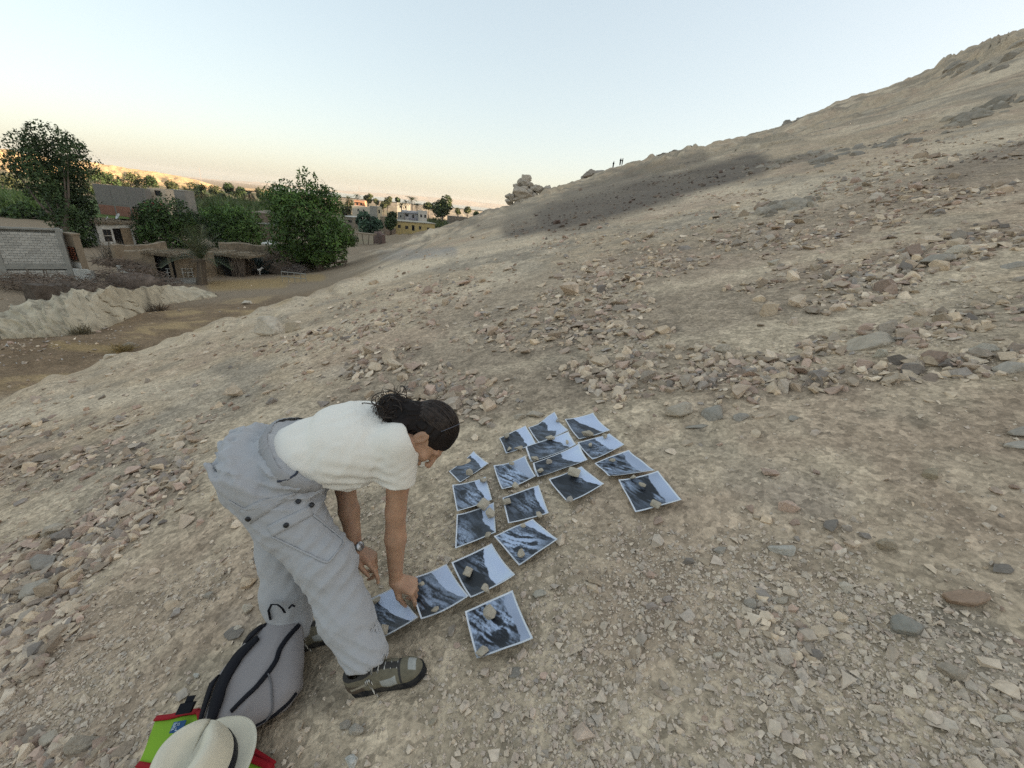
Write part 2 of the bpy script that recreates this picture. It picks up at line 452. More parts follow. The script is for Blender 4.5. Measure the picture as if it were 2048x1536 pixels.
# the low ground on the left: soil, straw, trodden yard
low = sstep(12.8, 18.5, Rr + 3.0 * n1 + 1.5 * n2) * (1 - sstep(-24, -17, AZ + 6 * n3 - 8 * sstep(60, 120, Rr)))
low = np.where(AZ < -150, 0, low)
soil = mixc(np.tile(c_soil, (len(gV), 1)), c_straw, 0.75 * sstep(0.05, 0.45, n1 + 0.5 * n2))
soil = mixc(soil, c_soil * 0.7, 0.7 * sstep(0.0, 0.4, n2 - n1)); soil = mixc(soil, c_yard, sstep(30, 40, Rr))
soil = mixc(soil, [0.30, 0.22, 0.11], 0.8 * px_blob(X, Y, Z, [(430, 572, 560, 566, 20, 1), (110, 690, 230, 700, 16, .8), (560, 560, 640, 555, 14, .8)]))
soil = mixc(soil, [0.24, 0.235, 0.215], 0.9 * px_blob(X, Y, Z, [(320, 558, 385, 560, 14, 1)]))
c = mixc(c, soil, low)
valley = sstep(90, 140, Rr) * (1 - hillw)
veg = mixc(np.tile([0.16, 0.135, 0.09], (len(gV), 1)), [0.055, 0.085, 0.03], sstep(-0.1, 0.25, fbm(X / 30, Y / 30, 7, 3)))
c = mixc(c, veg, valley * (1 - sstep(700, 900, Rr)) * 0.9)
c = c * (1 + 0.22 * n4 * (1 - sstep(10, 20, Rr)))[:, None]
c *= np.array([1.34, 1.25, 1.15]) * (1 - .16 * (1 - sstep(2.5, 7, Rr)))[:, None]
ground_me.attributes.remove(ground_me.attributes['col']) if 'col' in ground_me.attributes else None
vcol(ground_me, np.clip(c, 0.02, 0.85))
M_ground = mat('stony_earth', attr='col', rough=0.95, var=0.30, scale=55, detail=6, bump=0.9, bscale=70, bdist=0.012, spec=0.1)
# a second, coarser relief for the slope seen from afar
nt = M_ground.node_tree
_b = [n for n in nt.nodes if n.type == 'BUMP'][0]
_n = nt.nodes.new('ShaderNodeTexVoronoi'); _n.inputs['Scale'].default_value = 5.5
_tc = [n for n in nt.nodes if n.type == 'TEX_COORD'][0]
nt.links.new(_tc.outputs['Object'], _n.inputs['Vector'])
_b2 = nt.nodes.new('ShaderNodeBump'); _b2.inputs['Strength'].default_value = 0.55; _b2.inputs['Distance'].default_value = 0.07
nt.links.new(_n.outputs['Distance'], _b2.inputs['Height']); nt.links.new(_b2.outputs[0], _b.inputs['Normal'])
# broken-stone mottling: small cells of lighter and darker flakes
_mixin = nt.nodes['Principled BSDF'].inputs['Base Color'].links[0].from_socket
for _sc, _lo, _hi in ((34.0, .74, 1.24), (11.0, .84, 1.14)):
    _v = nt.nodes.new('ShaderNodeTexVoronoi'); _v.inputs['Scale'].default_value = _sc; nt.links.new(_tc.outputs['Object'], _v.inputs['Vector'])
    _sp = nt.nodes.new('ShaderNodeSeparateColor'); nt.links.new(_v.outputs['Color'], _sp.inputs[0])
    _mr = nt.nodes.new('ShaderNodeMapRange'); _mr.inputs[3].default_value = _lo; _mr.inputs[4].default_value = _hi; nt.links.new(_sp.outputs[0], _mr.inputs[0])
    _sv = nt.nodes.new('ShaderNodeVectorMath'); _sv.operation = 'SCALE'; nt.links.new(_mixin, _sv.inputs[0]); nt.links.new(_mr.outputs[0], _sv.inputs['Scale']); _mixin = _sv.outputs[0]
nt.links.new(_mixin, nt.nodes['Principled BSDF'].inputs['Base Color'])
ground = obj('ground', ground_me, M_ground, kind='structure')
# ------------------------------------------------------------------ stones
def ico(sub):
    import bmesh
    bm = bmesh.new(); bmesh.ops.create_icosphere(bm, subdivisions=sub, radius=1.0)
    V = np.array([v.co[:] for v in bm.verts]); Fc = [tuple(v.index for v in f.verts) for f in bm.faces]
    bm.free(); return V, np.array(Fc)
_I1, _I2, _I3, _I4 = ico(1), ico(2), ico(3), ico(4)
def rock_mesh(name, seed, flat=0.5, sub=2, cuts=13, rough=0.05, keep=0.45):
    g = np.random.default_rng(seed)
    V, Fc = {1: _I1, 2: _I2, 3: _I3, 4: _I4}[sub]
    V = V.copy()
    for _ in range(cuts):
        n = nrm(g.normal(size=3)); dd = g.uniform(keep, max(0.85, keep + 0.06))
        s = V @ n; o = s > dd
        V[o] -= np.outer(s[o] - dd, n) * 0.97
    V += nrm(V) * (rough * fbm3(V * 2.2 + seed * 3.1, seed, 3))[:, None]
    V *= np.array([1.0, g.uniform(0.6, 0.95), flat * g.uniform(0.75, 1.2)])
    V -= (V.max(0) + V.min(0)) / 2
    V /= V[:, 0].max() - V[:, 0].min()
    return new_mesh(name, V, Fc, smooth=False)
def hull_mesh(name, seed, flat, npts=13, split=0, rough=0.03):
    """angular broken stone: hull of a few random points, optionally split finer and roughened"""
    import bmesh
    g = np.random.default_rng(seed); bm = bmesh.new()
    P = nrm(g.normal(size=(npts, 3))) * g.uniform(.75, 1.0, (npts, 1)) * np.array([1, g.uniform(.6, .95), flat * g.uniform(.8, 1.2)])
    for p in P: bm.verts.new(p)
    r = bmesh.ops.convex_hull(bm, input=bm.verts)
    bmesh.ops.delete(bm, geom=[e for e in r['geom_interior'] if isinstance(e, bmesh.types.BMVert)], context='VERTS')
    if split:
        bmesh.ops.dissolve_limit(bm, angle_limit=.25, verts=bm.verts, edges=bm.edges)
        bmesh.ops.triangulate(bm, faces=bm.faces)
        bmesh.ops.bevel(bm, geom=list(bm.edges), offset=.045, segments=1, affect='EDGES')
        bmesh.ops.triangulate(bm, faces=bm.faces)
        for _ in range(split): bmesh.ops.subdivide_edges(bm, edges=bm.edges, cuts=1, use_grid_fill=True)
        V = np.array([v.co[:] for v in bm.verts]); D = rough * fbm3(V * 2.6 + seed * 1.7, seed, 3) + rough * .5 * fbm3(V * 9 + seed, seed + 3, 2)
        V = V + nrm(V) * D[:, None]
        for v, q in zip(bm.verts, V): v.co = q
        bmesh.ops.triangulate(bm, faces=bm.faces)
    V = np.array([v.co[:] for v in bm.verts]); Fc = [tuple(v.index for v in f.verts) for f in bm.faces]; bm.free()
    V -= (V.max(0) + V.min(0)) / 2; V /= V[:, 0].max() - V[:, 0].min()
    return new_mesh(name, V, Fc, False)
STONE = [hull_mesh('stone', 100 + i, f, 9 + i % 6) for i, f in enumerate([.25, .3, .35, .4, .5, .6, .75, .3, .45, .55, .2, .28, .38, .65])]
CHIP = [hull_mesh('chip', 200 + i, f, 7 + i % 3) for i, f in enumerate([.25, .35, .45, .6, .3, .5, .4, .7])]
M_stone_i = mat('loose_stone', inst='tint', rough=0.9, var=0.20, scale=2.6, bump=0.25, bscale=9, bdist=0.05, spec=0.15)
def obj_tint(m):
    """stone colour from the object's own colour"""
    nt = m.node_tree; b = nt.nodes['Principled BSDF']
    oi = nt.nodes.new('ShaderNodeObjectInfo')
    for n in nt.nodes:
        if n.type == 'RGB':
            for l in list(nt.links):
                if l.from_node == n: nt.links.new(oi.outputs['Color'], l.to_socket)
    return m
M_stone = obj_tint(mat('stone', rough=0.9, var=0.24, scale=3.0, bump=0.4, bscale=9, bdist=0.08, spec=0.15, dark=(0.16, 0.13, 0.10), darkscale=4, darkamt=0.35))
for m_ in STONE: m_.materials.append(M_stone)
for m_ in CHIP: m_.materials.append(M_stone_i)
STONE_I = []
for m_ in STONE:
    q = m_.copy(); q.materials.clear(); q.materials.append(M_stone_i); STONE_I.append(q)
TINTS = np.array([[.46, .385, .285], [.42, .345, .262], [.39, .30, .238], [.37, .325, .265], [.56, .48, .37], [.33, .27, .215], [.27, .245, .215], [.50, .41, .295], [.43, .36, .275], [.22, .195, .17]])
TINTS = TINTS * np.array([1.22, 1.13, 1.07])
TW = np.array([.18, .16, .16, .12, .14, .09, .05, .07, .08, .02]); TW = TW / TW.sum()

# where the rubble lies thick (photograph pixels, evaluated on the ground it covers)
RUB = [(0, 1300, 60, 1220, 130, 1.0), (60, 1180, 330, 960, 85, 1.0), (0, 1130, 200, 1060, 60, .7), (300, 960, 420, 830, 55, .7), (0, 940, 260, 900, 50, .8), (0, 870, 420, 820, 40, .55), (700, 800, 1000, 780, 70, .8),
       (930, 800, 1400, 730, 90, 1.0), (1300, 760, 1560, 740, 60, 1.0), (760, 740, 1350, 620, 80, 1.0), (1100, 660, 1750, 560, 90, 1.0), (1400, 640, 2000, 470, 60, 1.0),
       (900, 640, 1300, 520, 70, .9), (1200, 560, 1750, 430, 80, .95), (1700, 430, 2048, 330, 80, .95), (640, 680, 900, 600, 40, .7), (520, 700, 780, 640, 25, .6), (700, 620, 1000, 540, 40, .6),
       (1100, 500, 1500, 400, 50, .8), (1500, 780, 2048, 720, 50, .75), (1640, 700, 2048, 620, 50, .7), (1350, 820, 1560, 800, 30, .5), (1480, 1000, 1700, 1080, 60, .35), (1540, 1200, 1600, 1330, 60, .35), (0, 1480, 260, 1536, 60, .6), (640, 820, 560, 780, 40, .4), (1700, 390, 2048, 250, 90, .8), (1100, 420, 1400, 350, 40, .6)]
def rub_at(P):
    return px_blob(P[:, 0], P[:, 1], P[:, 2], RUB)
def scatter(n, x0, x1, y0, y1, seed, gamma=1.0):
    g = np.random.default_rng(seed)
    px = g.uniform(x0, x1, n); py = y0 + (y1 - y0) * g.uniform(0, 1, n) ** gamma
    P = hit(px, py)
    P = P[np.isfinite(P[:, 0])]
    r = np.hypot(P[:, 0], P[:, 1])
    az = np.degrees(np.arctan2(P[:, 0], P[:, 1]))
    return P[(r > 0.4) & (r < 110) & ~((az < -22) & (r > 13.5))]
KEEP_OUT = []      # discs (x, y, radius) kept free of rubble, filled by the photographs and bags
def rand_tint(g, n):
    t = TINTS[g.choice(len(TINTS), n, p=TW)] * g.uniform(0.74, 1.36, (n, 1))
    return t
def rub_patch(P):
    """clumpiness in world space"""
    return fbm(P[:, 0] / 0.9, P[:, 1] / 0.9, 131, 3) + 0.6 * fbm(P[:, 0] / 4, P[:, 1] / 4, 137, 2)
# ------------------------------------------------------------------ implicit-surface modelling
class Vol:
    def __init__(s, lo, hi, h):
        s.lo = np.array(lo, float); s.h = h
        s.n = np.ceil((np.array(hi) - s.lo) / h).astype(int) + 1
        s.D = np.full(s.n, 0.08, np.float32)
    def _sub(s, lo, hi):
        a = np.clip(np.floor((np.array(lo) - s.lo) / s.h).astype(int), 0, s.n); b = np.clip(np.ceil((np.array(hi) - s.lo) / s.h).astype(int) + 1, 0, s.n)
        sl = tuple(slice(i, j) for i, j in zip(a, b))
        ax = [s.lo[k] + s.h * np.arange(a[k], b[k]) for k in range(3)]
        P = np.stack(np.meshgrid(*ax, indexing='ij'), -1)
        return sl, P
    def _mix(s, sl, d, k, op):
        o = s.D[sl]
        if op == 'add':
            if k > 0:
                hh = np.clip(0.5 + 0.5 * (o - d) / k, 0, 1); s.D[sl] = o * (1 - hh) + d * hh - k * hh * (1 - hh)
            else: s.D[sl] = np.minimum(o, d)
        else:
            if k > 0:
                hh = np.clip(0.5 - 0.5 * (o + d) / k, 0, 1); s.D[sl] = o * (1 - hh) - d * hh + k * hh * (1 - hh)
            else: s.D[sl] = np.maximum(o, -d)
    def cap(s, a, b, ra, rb=None, k=0.02, op='add', disp=None):
        a = np.asarray(a, float); b = np.asarray(b, float); rb = ra if rb is None else rb
        R = max(ra, rb) + k + 0.012
        sl, P = s._sub(np.minimum(a, b) - R, np.maximum(a, b) + R)
        ab = b - a; t = np.clip(((P - a) @ ab) / max(ab @ ab, 1e-9), 0, 1)
        d = np.linalg.norm(P - a - t[..., None] * ab, axis=-1) - (ra + (rb - ra) * t)
        if disp is not None: d = d + disp(P)
        s._mix(sl, d, k, op)
    def chain(s, pts, rad, k=0.02, op='add', disp=None):
        for i in range(len(pts) - 1): s.cap(pts[i], pts[i + 1], rad[i], rad[i + 1], k, op, disp)
    def ell(s, c, r, ax=None, k=0.02, op='add', disp=None):
        c = np.asarray(c, float); r = np.asarray(r, float); R = r.max() + k + 0.012
        sl, P = s._sub(c - R, c + R)
        q = P - c
        if ax is not None: q = q @ np.asarray(ax).T
        m = np.linalg.norm(q / r, axis=-1); g = np.linalg.norm(q / r ** 2, axis=-1)
        d = m * (m - 1) / np.maximum(g, 1e-6)
        if disp is not None: d = d + disp(P)
        s._mix(sl, d, k, op)
    def plane_cut(s, p, n):
        """remove everything on the n side of p"""
        ax = [s.lo[k] + s.h * np.arange(s.n[k]) for k in range(3)]
        n = nrm(n)
        d = (ax[0][:, None, None] - p[0]) * n[0] + (ax[1][None, :, None] - p[1]) * n[1] + (ax[2][None, None, :] - p[2]) * n[2]
        s.D = np.maximum(s.D, d.astype(np.float32))
    def displace(s, fn, band=0.03):
        m = np.abs(s.D) < band
        I = np.argwhere(m)
        P = s.lo + s.h * I
        s.D[m] += fn(P).astype(np.float32)
    def mesh(s, name, smooth=True, relax=1):
        D = s.D
        D[0] = D[-1] = 1; D[:, 0] = D[:, -1] = 1; D[:, :, 0] = D[:, :, -1] = 1
        ins = D < 0
        n = np.array(D.shape) - 1
        c = np.zeros(n, np.int8)
        for dx in (0, 1):
            for dy in (0, 1):
                for dz in (0, 1): c += ins[dx:dx + n[0], dy:dy + n[1], dz:dz + n[2]]
        act = (c > 0) & (c < 8)
        I = np.argwhere(act)
        cid = np.full(n, -1, np.int32); cid[act] = np.arange(len(I))
        acc = np.zeros((len(I), 3)); cnt = np.zeros(len(I))
        cor = [(dx, dy, dz) for dx in (0, 1) for dy in (0, 1) for dz in (0, 1)]
        val = {q: D[I[:, 0] + q[0], I[:, 1] + q[1], I[:, 2] + q[2]].astype(float) for q in cor}
        for q in cor:
            for k in range(3):
                if q[k] == 0:
                    q2 = list(q); q2[k] = 1; q2 = tuple(q2)
                    a, b = val[q], val[q2]; m = (a < 0) != (b < 0)
                    t = np.where(m, a / np.where(np.abs(a - b) < 1e-9, 1, a - b), 0)
                    p = np.tile(np.array(q, float), (len(I), 1)); p[:, k] += t
                    acc[m] += p[m]; cnt[m] += 1
        V = s.lo + s.h * (I + acc / cnt[:, None])
        Q = []
        for k in range(3):
            k1, k2 = (k + 1) % 3, (k + 2) % 3
            a = [slice(0, D.shape[i]) for i in range(3)]; b = list(a)
            a[k] = slice(0, D.shape[k] - 1); b[k] = slice(1, D.shape[k])
            fl = ins[tuple(a)] != ins[tuple(b)]
            E = np.argwhere(fl)
            E = E[(E[:, k1] > 0) & (E[:, k2] > 0) & (E[:, k1] < n[k1]) & (E[:, k2] < n[k2])]
            e1 = np.zeros(3, int); e1[k1] = 1; e2 = np.zeros(3, int); e2[k2] = 1
            A = cid[tuple((E - e1 - e2).T)]; B = cid[tuple((E - e2).T)]; C = cid[tuple(E.T)]; Dd = cid[tuple((E - e1).T)]
            q = np.stack([A, B, C, Dd], 1)
            s0 = ins[tuple(E.T)]
            q[~s0] = q[~s0][:, ::-1]
            Q.append(q)
        Q = np.concatenate(Q)
        Q = Q[(Q >= 0).all(1)]
        for _ in range(relax):
            S = np.zeros_like(V); w = np.zeros(len(V))
            for i in range(4):
                j = (i + 1) % 4
                np.add.at(S, Q[:, i], V[Q[:, j]]); np.add.at(w, Q[:, i], 1)
                np.add.at(S, Q[:, j], V[Q[:, i]]); np.add.at(w, Q[:, j], 1)
            V = V + 0.5 * (S / np.maximum(w, 1)[:, None] - V)
        return new_mesh(name, V, np.ascontiguousarray(Q), smooth)

from mathutils.bvhtree import BVHTree
class Surf:
    """finds the point of a mesh met along a photograph pixel's line of sight"""
    def __init__(s, me):
        s.t = BVHTree.FromPolygons([v.co[:] for v in me.vertices], [p.vertices[:] for p in me.polygons])
    def at(s, px, py, lift=0.0):
        d = Vector(nrm(ray(px, py)))
        p, n, i, dd = s.t.ray_cast(Vector((0, 0, 0)), d)
        if p is None:
            q = s.t.find_nearest(Vector(ray(px, py) * 1.6)); p, n = q[0], q[1]
        if n.dot(d) > 0: n = -n
        return np.array(p + n * lift), np.array(n)
    def line(s, pix, n=24, lift=0.003):
        pix = np.asarray(pix, float)
        L = np.concatenate([[0], np.cumsum(np.hypot(*np.diff(pix, axis=0).T))]); q = np.linspace(0, L[-1], n)
        x = np.interp(q, L, pix[:, 0]); y = np.interp(q, L, pix[:, 1])
        r = [s.at(a, b, lift) for a, b in zip(x, y)]
        return np.array([a for a, _ in r]), np.array([b for _, b in r])
    def strap(s, pix, w, n=24, lift=0.004, th=0.004, name='strap', wts=None):
        P, N = s.line(pix, n, lift)
        for _ in range(2):
            P[1:-1] = (P[:-2] + 2 * P[1:-1] + P[2:]) / 4; N[1:-1] = (N[:-2] + 2 * N[1:-1] + N[2:]) / 4
        T = nrm(np.gradient(P, axis=0)); S_ = nrm(np.cross(N, T))
        m = MB(); m.ribbon(P, S_, w if wts is None else np.interp(np.linspace(0, 1, n), np.linspace(0, 1, len(wts)), wts), th)
        return m.mesh(name, True)
    def patch(s, quad, nu=8, nv=6, lift=0.004, th=0.004, name='flap'):
        q = np.asarray(quad, float); V = []
        for i in range(nv + 1):
            for j in range(nu + 1):
                u, v = j / nu, i / nv
                p = (q[0] * (1 - u) + q[1] * u) * (1 - v) + (q[3] * (1 - u) + q[2] * u) * v
                V.append(s.at(p[0], p[1], lift)[0])
        V = np.array(V); W = nu + 1
        c = nrm(-V)
        top = V + c * th / 2; bot = V - c * th
        Fc = []
        n = len(V)
        for i in range(nv):
            for j in range(nu):
                a = i * W + j
                Fc.append((a, a + W, a + W + 1, a + 1)); Fc.append((n + a, n + a + 1, n + a + W + 1, n + a + W))
        rim = [j for j in range(W)] + [i * W + nu for i in range(1, nv + 1)] + [nv * W + j for j in range(nu - 1, -1, -1)] + [i * W for i in range(nv - 1, 0, -1)]
        for a, b in zip(rim, rim[1:] + rim[:1]): Fc.append((a, b, n + b, n + a))
        return new_mesh(name, np.concatenate([top, bot]), Fc, True)

# ------------------------------------------------------------------ photograph prints on the ground
KEEP_POLY = []; NAMED_XY = []
def z7(p): return (880 + p[0] * 500 / 2048, 820 + p[1] * 500 / 2048)
def z8(p): return (680 + p[0] * 450 / 1920, 1040 + p[1] * 450 / 1920)
M_paper = mat('photo_paper', (0.80, 0.82, 0.85), rough=0.45, spec=0.4)
M_print = mat('printed_photograph', attr='ink', rough=0.38, spec=0.45)
PRINTS = [
 (z7, [(72, 510), (275, 352), (398, 450), (160, 600)], [(0, .84), (.5, .86), (1, .80)], [(.45, .5, .22, .35)], .10, 'small dark print lying apart just below the bending person\'s face'),
 (z7, [(485, 240), (700, 135), (790, 285), (540, 365)], [(0, .64), (.5, .70), (1, .74)], [(.45, .75, .2, .18)], .07, 'dark cliff print at the left end of the back row, three pebbles on it'),
 (z7, [(722, 150), (930, 62), (1048, 185), (805, 278)], [(0, .50), (.3, .62), (.55, .52), (.75, .74), (1, .62)], [(.2, .4, .3, .12)], .09, 'print with curled back edge and jagged dark cliff, middle of the back row'),
 (z7, [(1018, 92), (1250, 40), (1390, 180), (1135, 253)], [(0, .26), (.3, .42), (.6, .66), (1, .84)], [(.2, .4, .25, .25)], .06, 'print at the right end of the back row, dark rock cut diagonally by sky'),
 (z7, [(697, 318), (1050, 195), (1112, 305), (740, 452)], [(0, .60), (.4, .74), (1, .9)], [(.55, .6, .25, .4)], .10, 'print half hidden under another print, in the middle of the cluster'),
 (z7, [(755, 465), (1135, 302), (1205, 430), (795, 570)], [(0, .58), (.4, .60), (.7, .74), (1, .86)], [(.5, .6, .2, .2)], .09, 'print lying over the edge of another print, in the middle of the cluster'),
 (z7, [(1122, 290), (1385, 203), (1505, 300), (1245, 430)], [(0, .52), (.5, .60), (1, .66)], [(.4, .5, .4, .45), (.2, .9, .2, .5)], .14, 'print of mottled grey rock just in front of the back row\'s right end'),
 (z7, [(435, 480), (695, 402), (782, 568), (505, 675)], [(0, .55), (.3, .62), (.7, .78), (1, .88)], [(.4, .5, .5, .7)], .24, 'light grey print with a few dark squiggles, left of the overlapping pair'),
 (z7, [(1262, 455), (1540, 355), (1750, 525), (1410, 590)], [(0, .80), (.5, .74), (1, .70)], [(.2, .4, .3, .6), (.7, .8, .2, .5)], .20, 'print with its near edge bent up, second from the right of the arc'),
 (z7, [(1452, 605), (1775, 535), (1968, 770), (1592, 865)], [(0, .74), (.4, .70), (1, .72)], [(.1, .1, .25, .6), (.6, .8, .2, .5)], .10, 'rightmost print of the arc, dark bushy mass under a broad sky'),
 (z7, [(885, 598), (1155, 485), (1338, 630), (1045, 792)], [(0, .62), (.3, .70), (1, .92)], [(.75, .5, .15, .6)], .045, 'almost black print in front of the overlapping pair, two beige stones on it'),
 (z7, [(98, 655), (370, 572), (425, 750), (138, 865)], [(0, .66), (.4, .72), (1, .88)], [(.5, .65, .35, .75)], .16, 'print with a pale fan of scree, touching the print in front of it'),
 (z7, [(135, 890), (437, 795), (455, 1035), (122, 1160)], [(0, .66), (.5, .74), (1, .97)], [(.1, .9, .3, .9), (.1, .4, .2, .5)], .07, 'tall print with a pale lower left corner, beside the hanging forearm'),
 (z7, [(508, 748), (803, 652), (885, 880), (553, 973)], [(0, .88), (.5, .84), (1, .97)], [(.6, .5, .3, .7)], .06, 'dark print with a narrow wedge of sky, a pebble at its near right edge'),
 (z8, [(1308, 172), (1640, 28), (1850, 205), (1522, 430)], [(0, .78), (.4, .86), (1, .985)], [(.35, .5, .35, 1.4), (.2, .1, .2, .8)], .17, 'print with a bright hollow and two black patches, corner on the tall print'),
 (z8, [(948, 415), (1290, 245), (1487, 525), (1108, 722)], [(0, .80), (.35, .66), (.7, .58), (1, .56)], [(.6, .3, .2, .8)], .06, 'print with wide white sky and black foreground, third of the row by the hand'),
 (z8, [(590, 556), (908, 420), (1095, 710), (690, 905)], [(0, .55), (.3, .64), (.6, .74), (1, .93)], [(.3, .6, .5, .5)], .14, 'print whose corner the person\'s fingers touch, round beige stone on it'),
 (z8, [(218, 735), (455, 620), (668, 880), (378, 1050)], [(0, .28), (.4, .42), (.7, .60), (1, .82)], [(.4, .5, .3, .7)], .06, 'print partly behind the trouser leg, half of it pale sky'),
 (z8, [(1062, 830), (1465, 650), (1638, 1070), (1160, 1242)], [(0, .82), (.3, .80), (.7, .83), (1, .82)], [(.35, .3, .5, 1.0), (.7, .6, .2, .8)], .13, 'nearest print to the camera, grey rock face with a strip of sky'),
]
DARKS = {8: [(.1, .3, .08), (.55, .35, .14), (.55, .65, .1)], 14: [(.18, .62, .10), (.62, .72, .12), (.45, .95, .12)], 7: [(.35, .5, .03), (.42, .6, .03), (.38, .75, .05)], 15: [(.3, .6, .3)], 18: [(.45, .75, .2), (.5, .4, .1)], 9: [(.45, .55, .28)], 16: [(.08, .15, .14), (.15, .9, .12)], 11: [(.3, .3, .12)]}
PQ = []
for k, (zf, q, skyl, lights, tone, lab) in enumerate(PRINTS):
    px = np.array([zf(p) for p in q])
    d = ray(px[:, 0], px[:, 1])
    t = (-HC + 0.012) / (d[:, 2] - SA * d[:, 0] - SB * d[:, 1])
    C4 = d * t[:, None]                               # L, T, R, B corners on the slope
    PQ.append(C4)
    KEEP_POLY.append((C4[:, :2], 0.004))
    n = 92
    u, v = np.meshgrid(np.linspace(0, 1, n + 1), np.linspace(0, 1, n + 1))
    def sheet(u, v, lift):
        P = (C4[0] * (1 - u[..., None]) + C4[1] * u[..., None]) * (1 - v[..., None]) + (C4[3] * (1 - u[..., None]) + C4[2] * u[..., None]) * v[..., None]
        P = P.copy()
        w = fbm(P[..., 0] * 5 + k * 7, P[..., 1] * 5, 300 + k, 2)
        cu = np.abs(u - .5) * 2; cv = np.abs(v - .5) * 2
        edge = (cu ** 3 * (0.5 + vn2(v * 2 + k, v * 0 + k, 9)) + cv ** 3 * (0.5 + vn2(u * 2 + k * 3, u * 0 + k, 12)))
        extra = 0
        if k == 2: extra = 0.03 * sstep(.5, 0, v) * sstep(.35, .8, u)
        if k == 8: extra = 0.025 * sstep(.75, 1, v) * (1 - u)
        P[..., 2] = plane_z(P[..., 0], P[..., 1]) + 0.011 + 0.0016 * k + 0.009 * w + 0.010 * edge + extra + lift
        return P
    W = n + 1
    def grid_faces(W, off=0, flip=False):
        a = np.arange(W * W).reshape(W, W)
        f = np.stack([a[:-1, :-1], a[1:, :-1], a[1:, 1:], a[:-1, 1:]], -1).reshape(-1, 4) + off
        return f[:, ::-1] if flip else f
    n2 = 20
    u2, v2 = np.meshgrid(np.linspace(0, 1, n2 + 1), np.linspace(0, 1, n2 + 1)); W2 = n2 + 1
    top = sheet(u2, v2, 0).reshape(-1, 3); bot = sheet(u2, v2, -0.0007).reshape(-1, 3)
    rim = [j for j in range(W2)] + [i * W2 + n2 for i in range(1, W2)] + [n2 * W2 + j for j in range(n2 - 1, -1, -1)] + [i * W2 for i in range(n2 - 1, 0, -1)]
    o_ = len(top)
    fr = np.array([(a, o_ + a, o_ + b, b) for a, b in zip(rim, rim[1:] + rim[:1])])
    me = new_mesh('photo_print', np.concatenate([top, bot]), np.concatenate([grid_faces(W2, 0), grid_faces(W2, o_, True), fr]), True)
    ob = obj('photo_print', me, M_paper, label=lab, cat='photo print', group='black and white prints laid out on the ground')
    # printed picture: a slope against the sky, lying on its side
    g_ = np.random.default_rng(900 + k)
    ui, vi = u, v
    sx = np.array(skyl)
    us = np.interp(vi, sx[:, 0], sx[:, 1]) + 0.05 * fbm(vi * 7 + k * 3, vi * 0 + k, 40 + k, 4)
    sky_m = sstep(-0.006, 0.012, ui - us)
    ca, sa = math.cos(0.5 + 0.3 * g_.normal()), math.sin(0.5)
    st = fbm((ui * ca - vi * sa) * 17 + k + 1.5 * fbm(ui * 3, vi * 3, 480 + k, 2), (vi * ca + ui * sa) * 3.0, 500 + k, 5)
    st2 = fbm(ui * 34 + k, vi * 26, 540 + k, 3)
    tone_m = tone * np.clip(1 + 1.7 * st + .6 * st2, .1, 3) * .62
    for (lu, lv, lr, la) in lights:
        tone_m = tone_m + la * 0.27 * np.exp(-((ui - lu) ** 2 + (vi - lv) ** 2) / (2 * (lr * .75) ** 2)) * np.clip(0.75 + 3.0 * st + 1.6 * st2, 0, 2.2)
    for (lu, lv, lr) in DARKS.get(k, []):
        dd = np.hypot(ui - lu, (vi - lv)) / lr + 0.9 * st
        tone_m = tone_m * (0.12 + 0.88 * sstep(0.75, 1.05, dd))
    tone_m = np.clip(tone_m, 0.012, 0.6)
    skyt = np.clip(0.70 + 0.10 * (ui - .8) + 0.14 * fbm(ui * 2 + k, vi * 2, 600 + k, 2) - (0.20 if k in (7, 18, 9, 8) else 0.0), .35, .8)
    bl = np.array([0.78, 0.90, 1.18])
    dk = np.array([0.80, 0.95, 1.22])
    c = tone_m[..., None] * dk * (1 - sky_m[..., None]) + (skyt[..., None] * bl * np.array([1, .98, .94])) * sky_m[..., None]
    mg = 0.035
    P = sheet(mg + u * (1 - 2 * mg), mg + v * (1 - 2 * mg), 0.0006).reshape(-1, 3)
    pm = new_mesh('picture', P, grid_faces(W, 0), True)
    vcol(pm, np.clip(c, 0.008, 0.82).reshape(-1, 3), 'ink')
    obj('picture', pm, M_print, ob)

PEB = [(z7, (240, 522), 22, 0), (z7, (565, 328), 14, 1), (z7, (645, 325), 22, 1), (z7, (548, 222), 16, 1), (z7, (900, 240), 20, 2), (z7, (965, 98), 15, 2), (z7, (1205, 208), 26, 3), (z7, (775, 408), 18, 4), (z7, (1040, 275), 15, 4),
 (z7, (890, 432), 16, 5), (z7, (820, 512), 17, 5), (z7, (1230, 297), 14, 6), (z7, (1345, 222), 19, 6), (z7, (618, 640), 26, 7), (z7, (585, 452), 20, 7), (z7, (1575, 562), 18, 8), (z7, (1405, 422), 18, 8), (z7, (1648, 625), 24, 9), (z7, (1762, 785), 24, 9),
 (z7, (1058, 752), 24, 10), (z7, (1095, 525), 30, 10), (z7, (355, 788), 30, 11), (z7, (345, 588), 20, 11), (z7, (390, 1035), 18, 12), (z7, (410, 862), 26, 12), (z7, (808, 872), 20, 13), (z7, (545, 760), 18, 13),
 (z8, (1545, 305), 28, 14), (z8, (1560, 62), 17, 14), (z8, (1090, 455), 24, 15), (z8, (1245, 600), 30, 15), (z8, (695, 557), 17, 16), (z8, (808, 778), 22, 16), (z8, (305, 705), 24, 17), (z8, (378, 950), 24, 17), (z8, (1275, 808), 34, 18), (z8, (1212, 1135), 28, 18)]
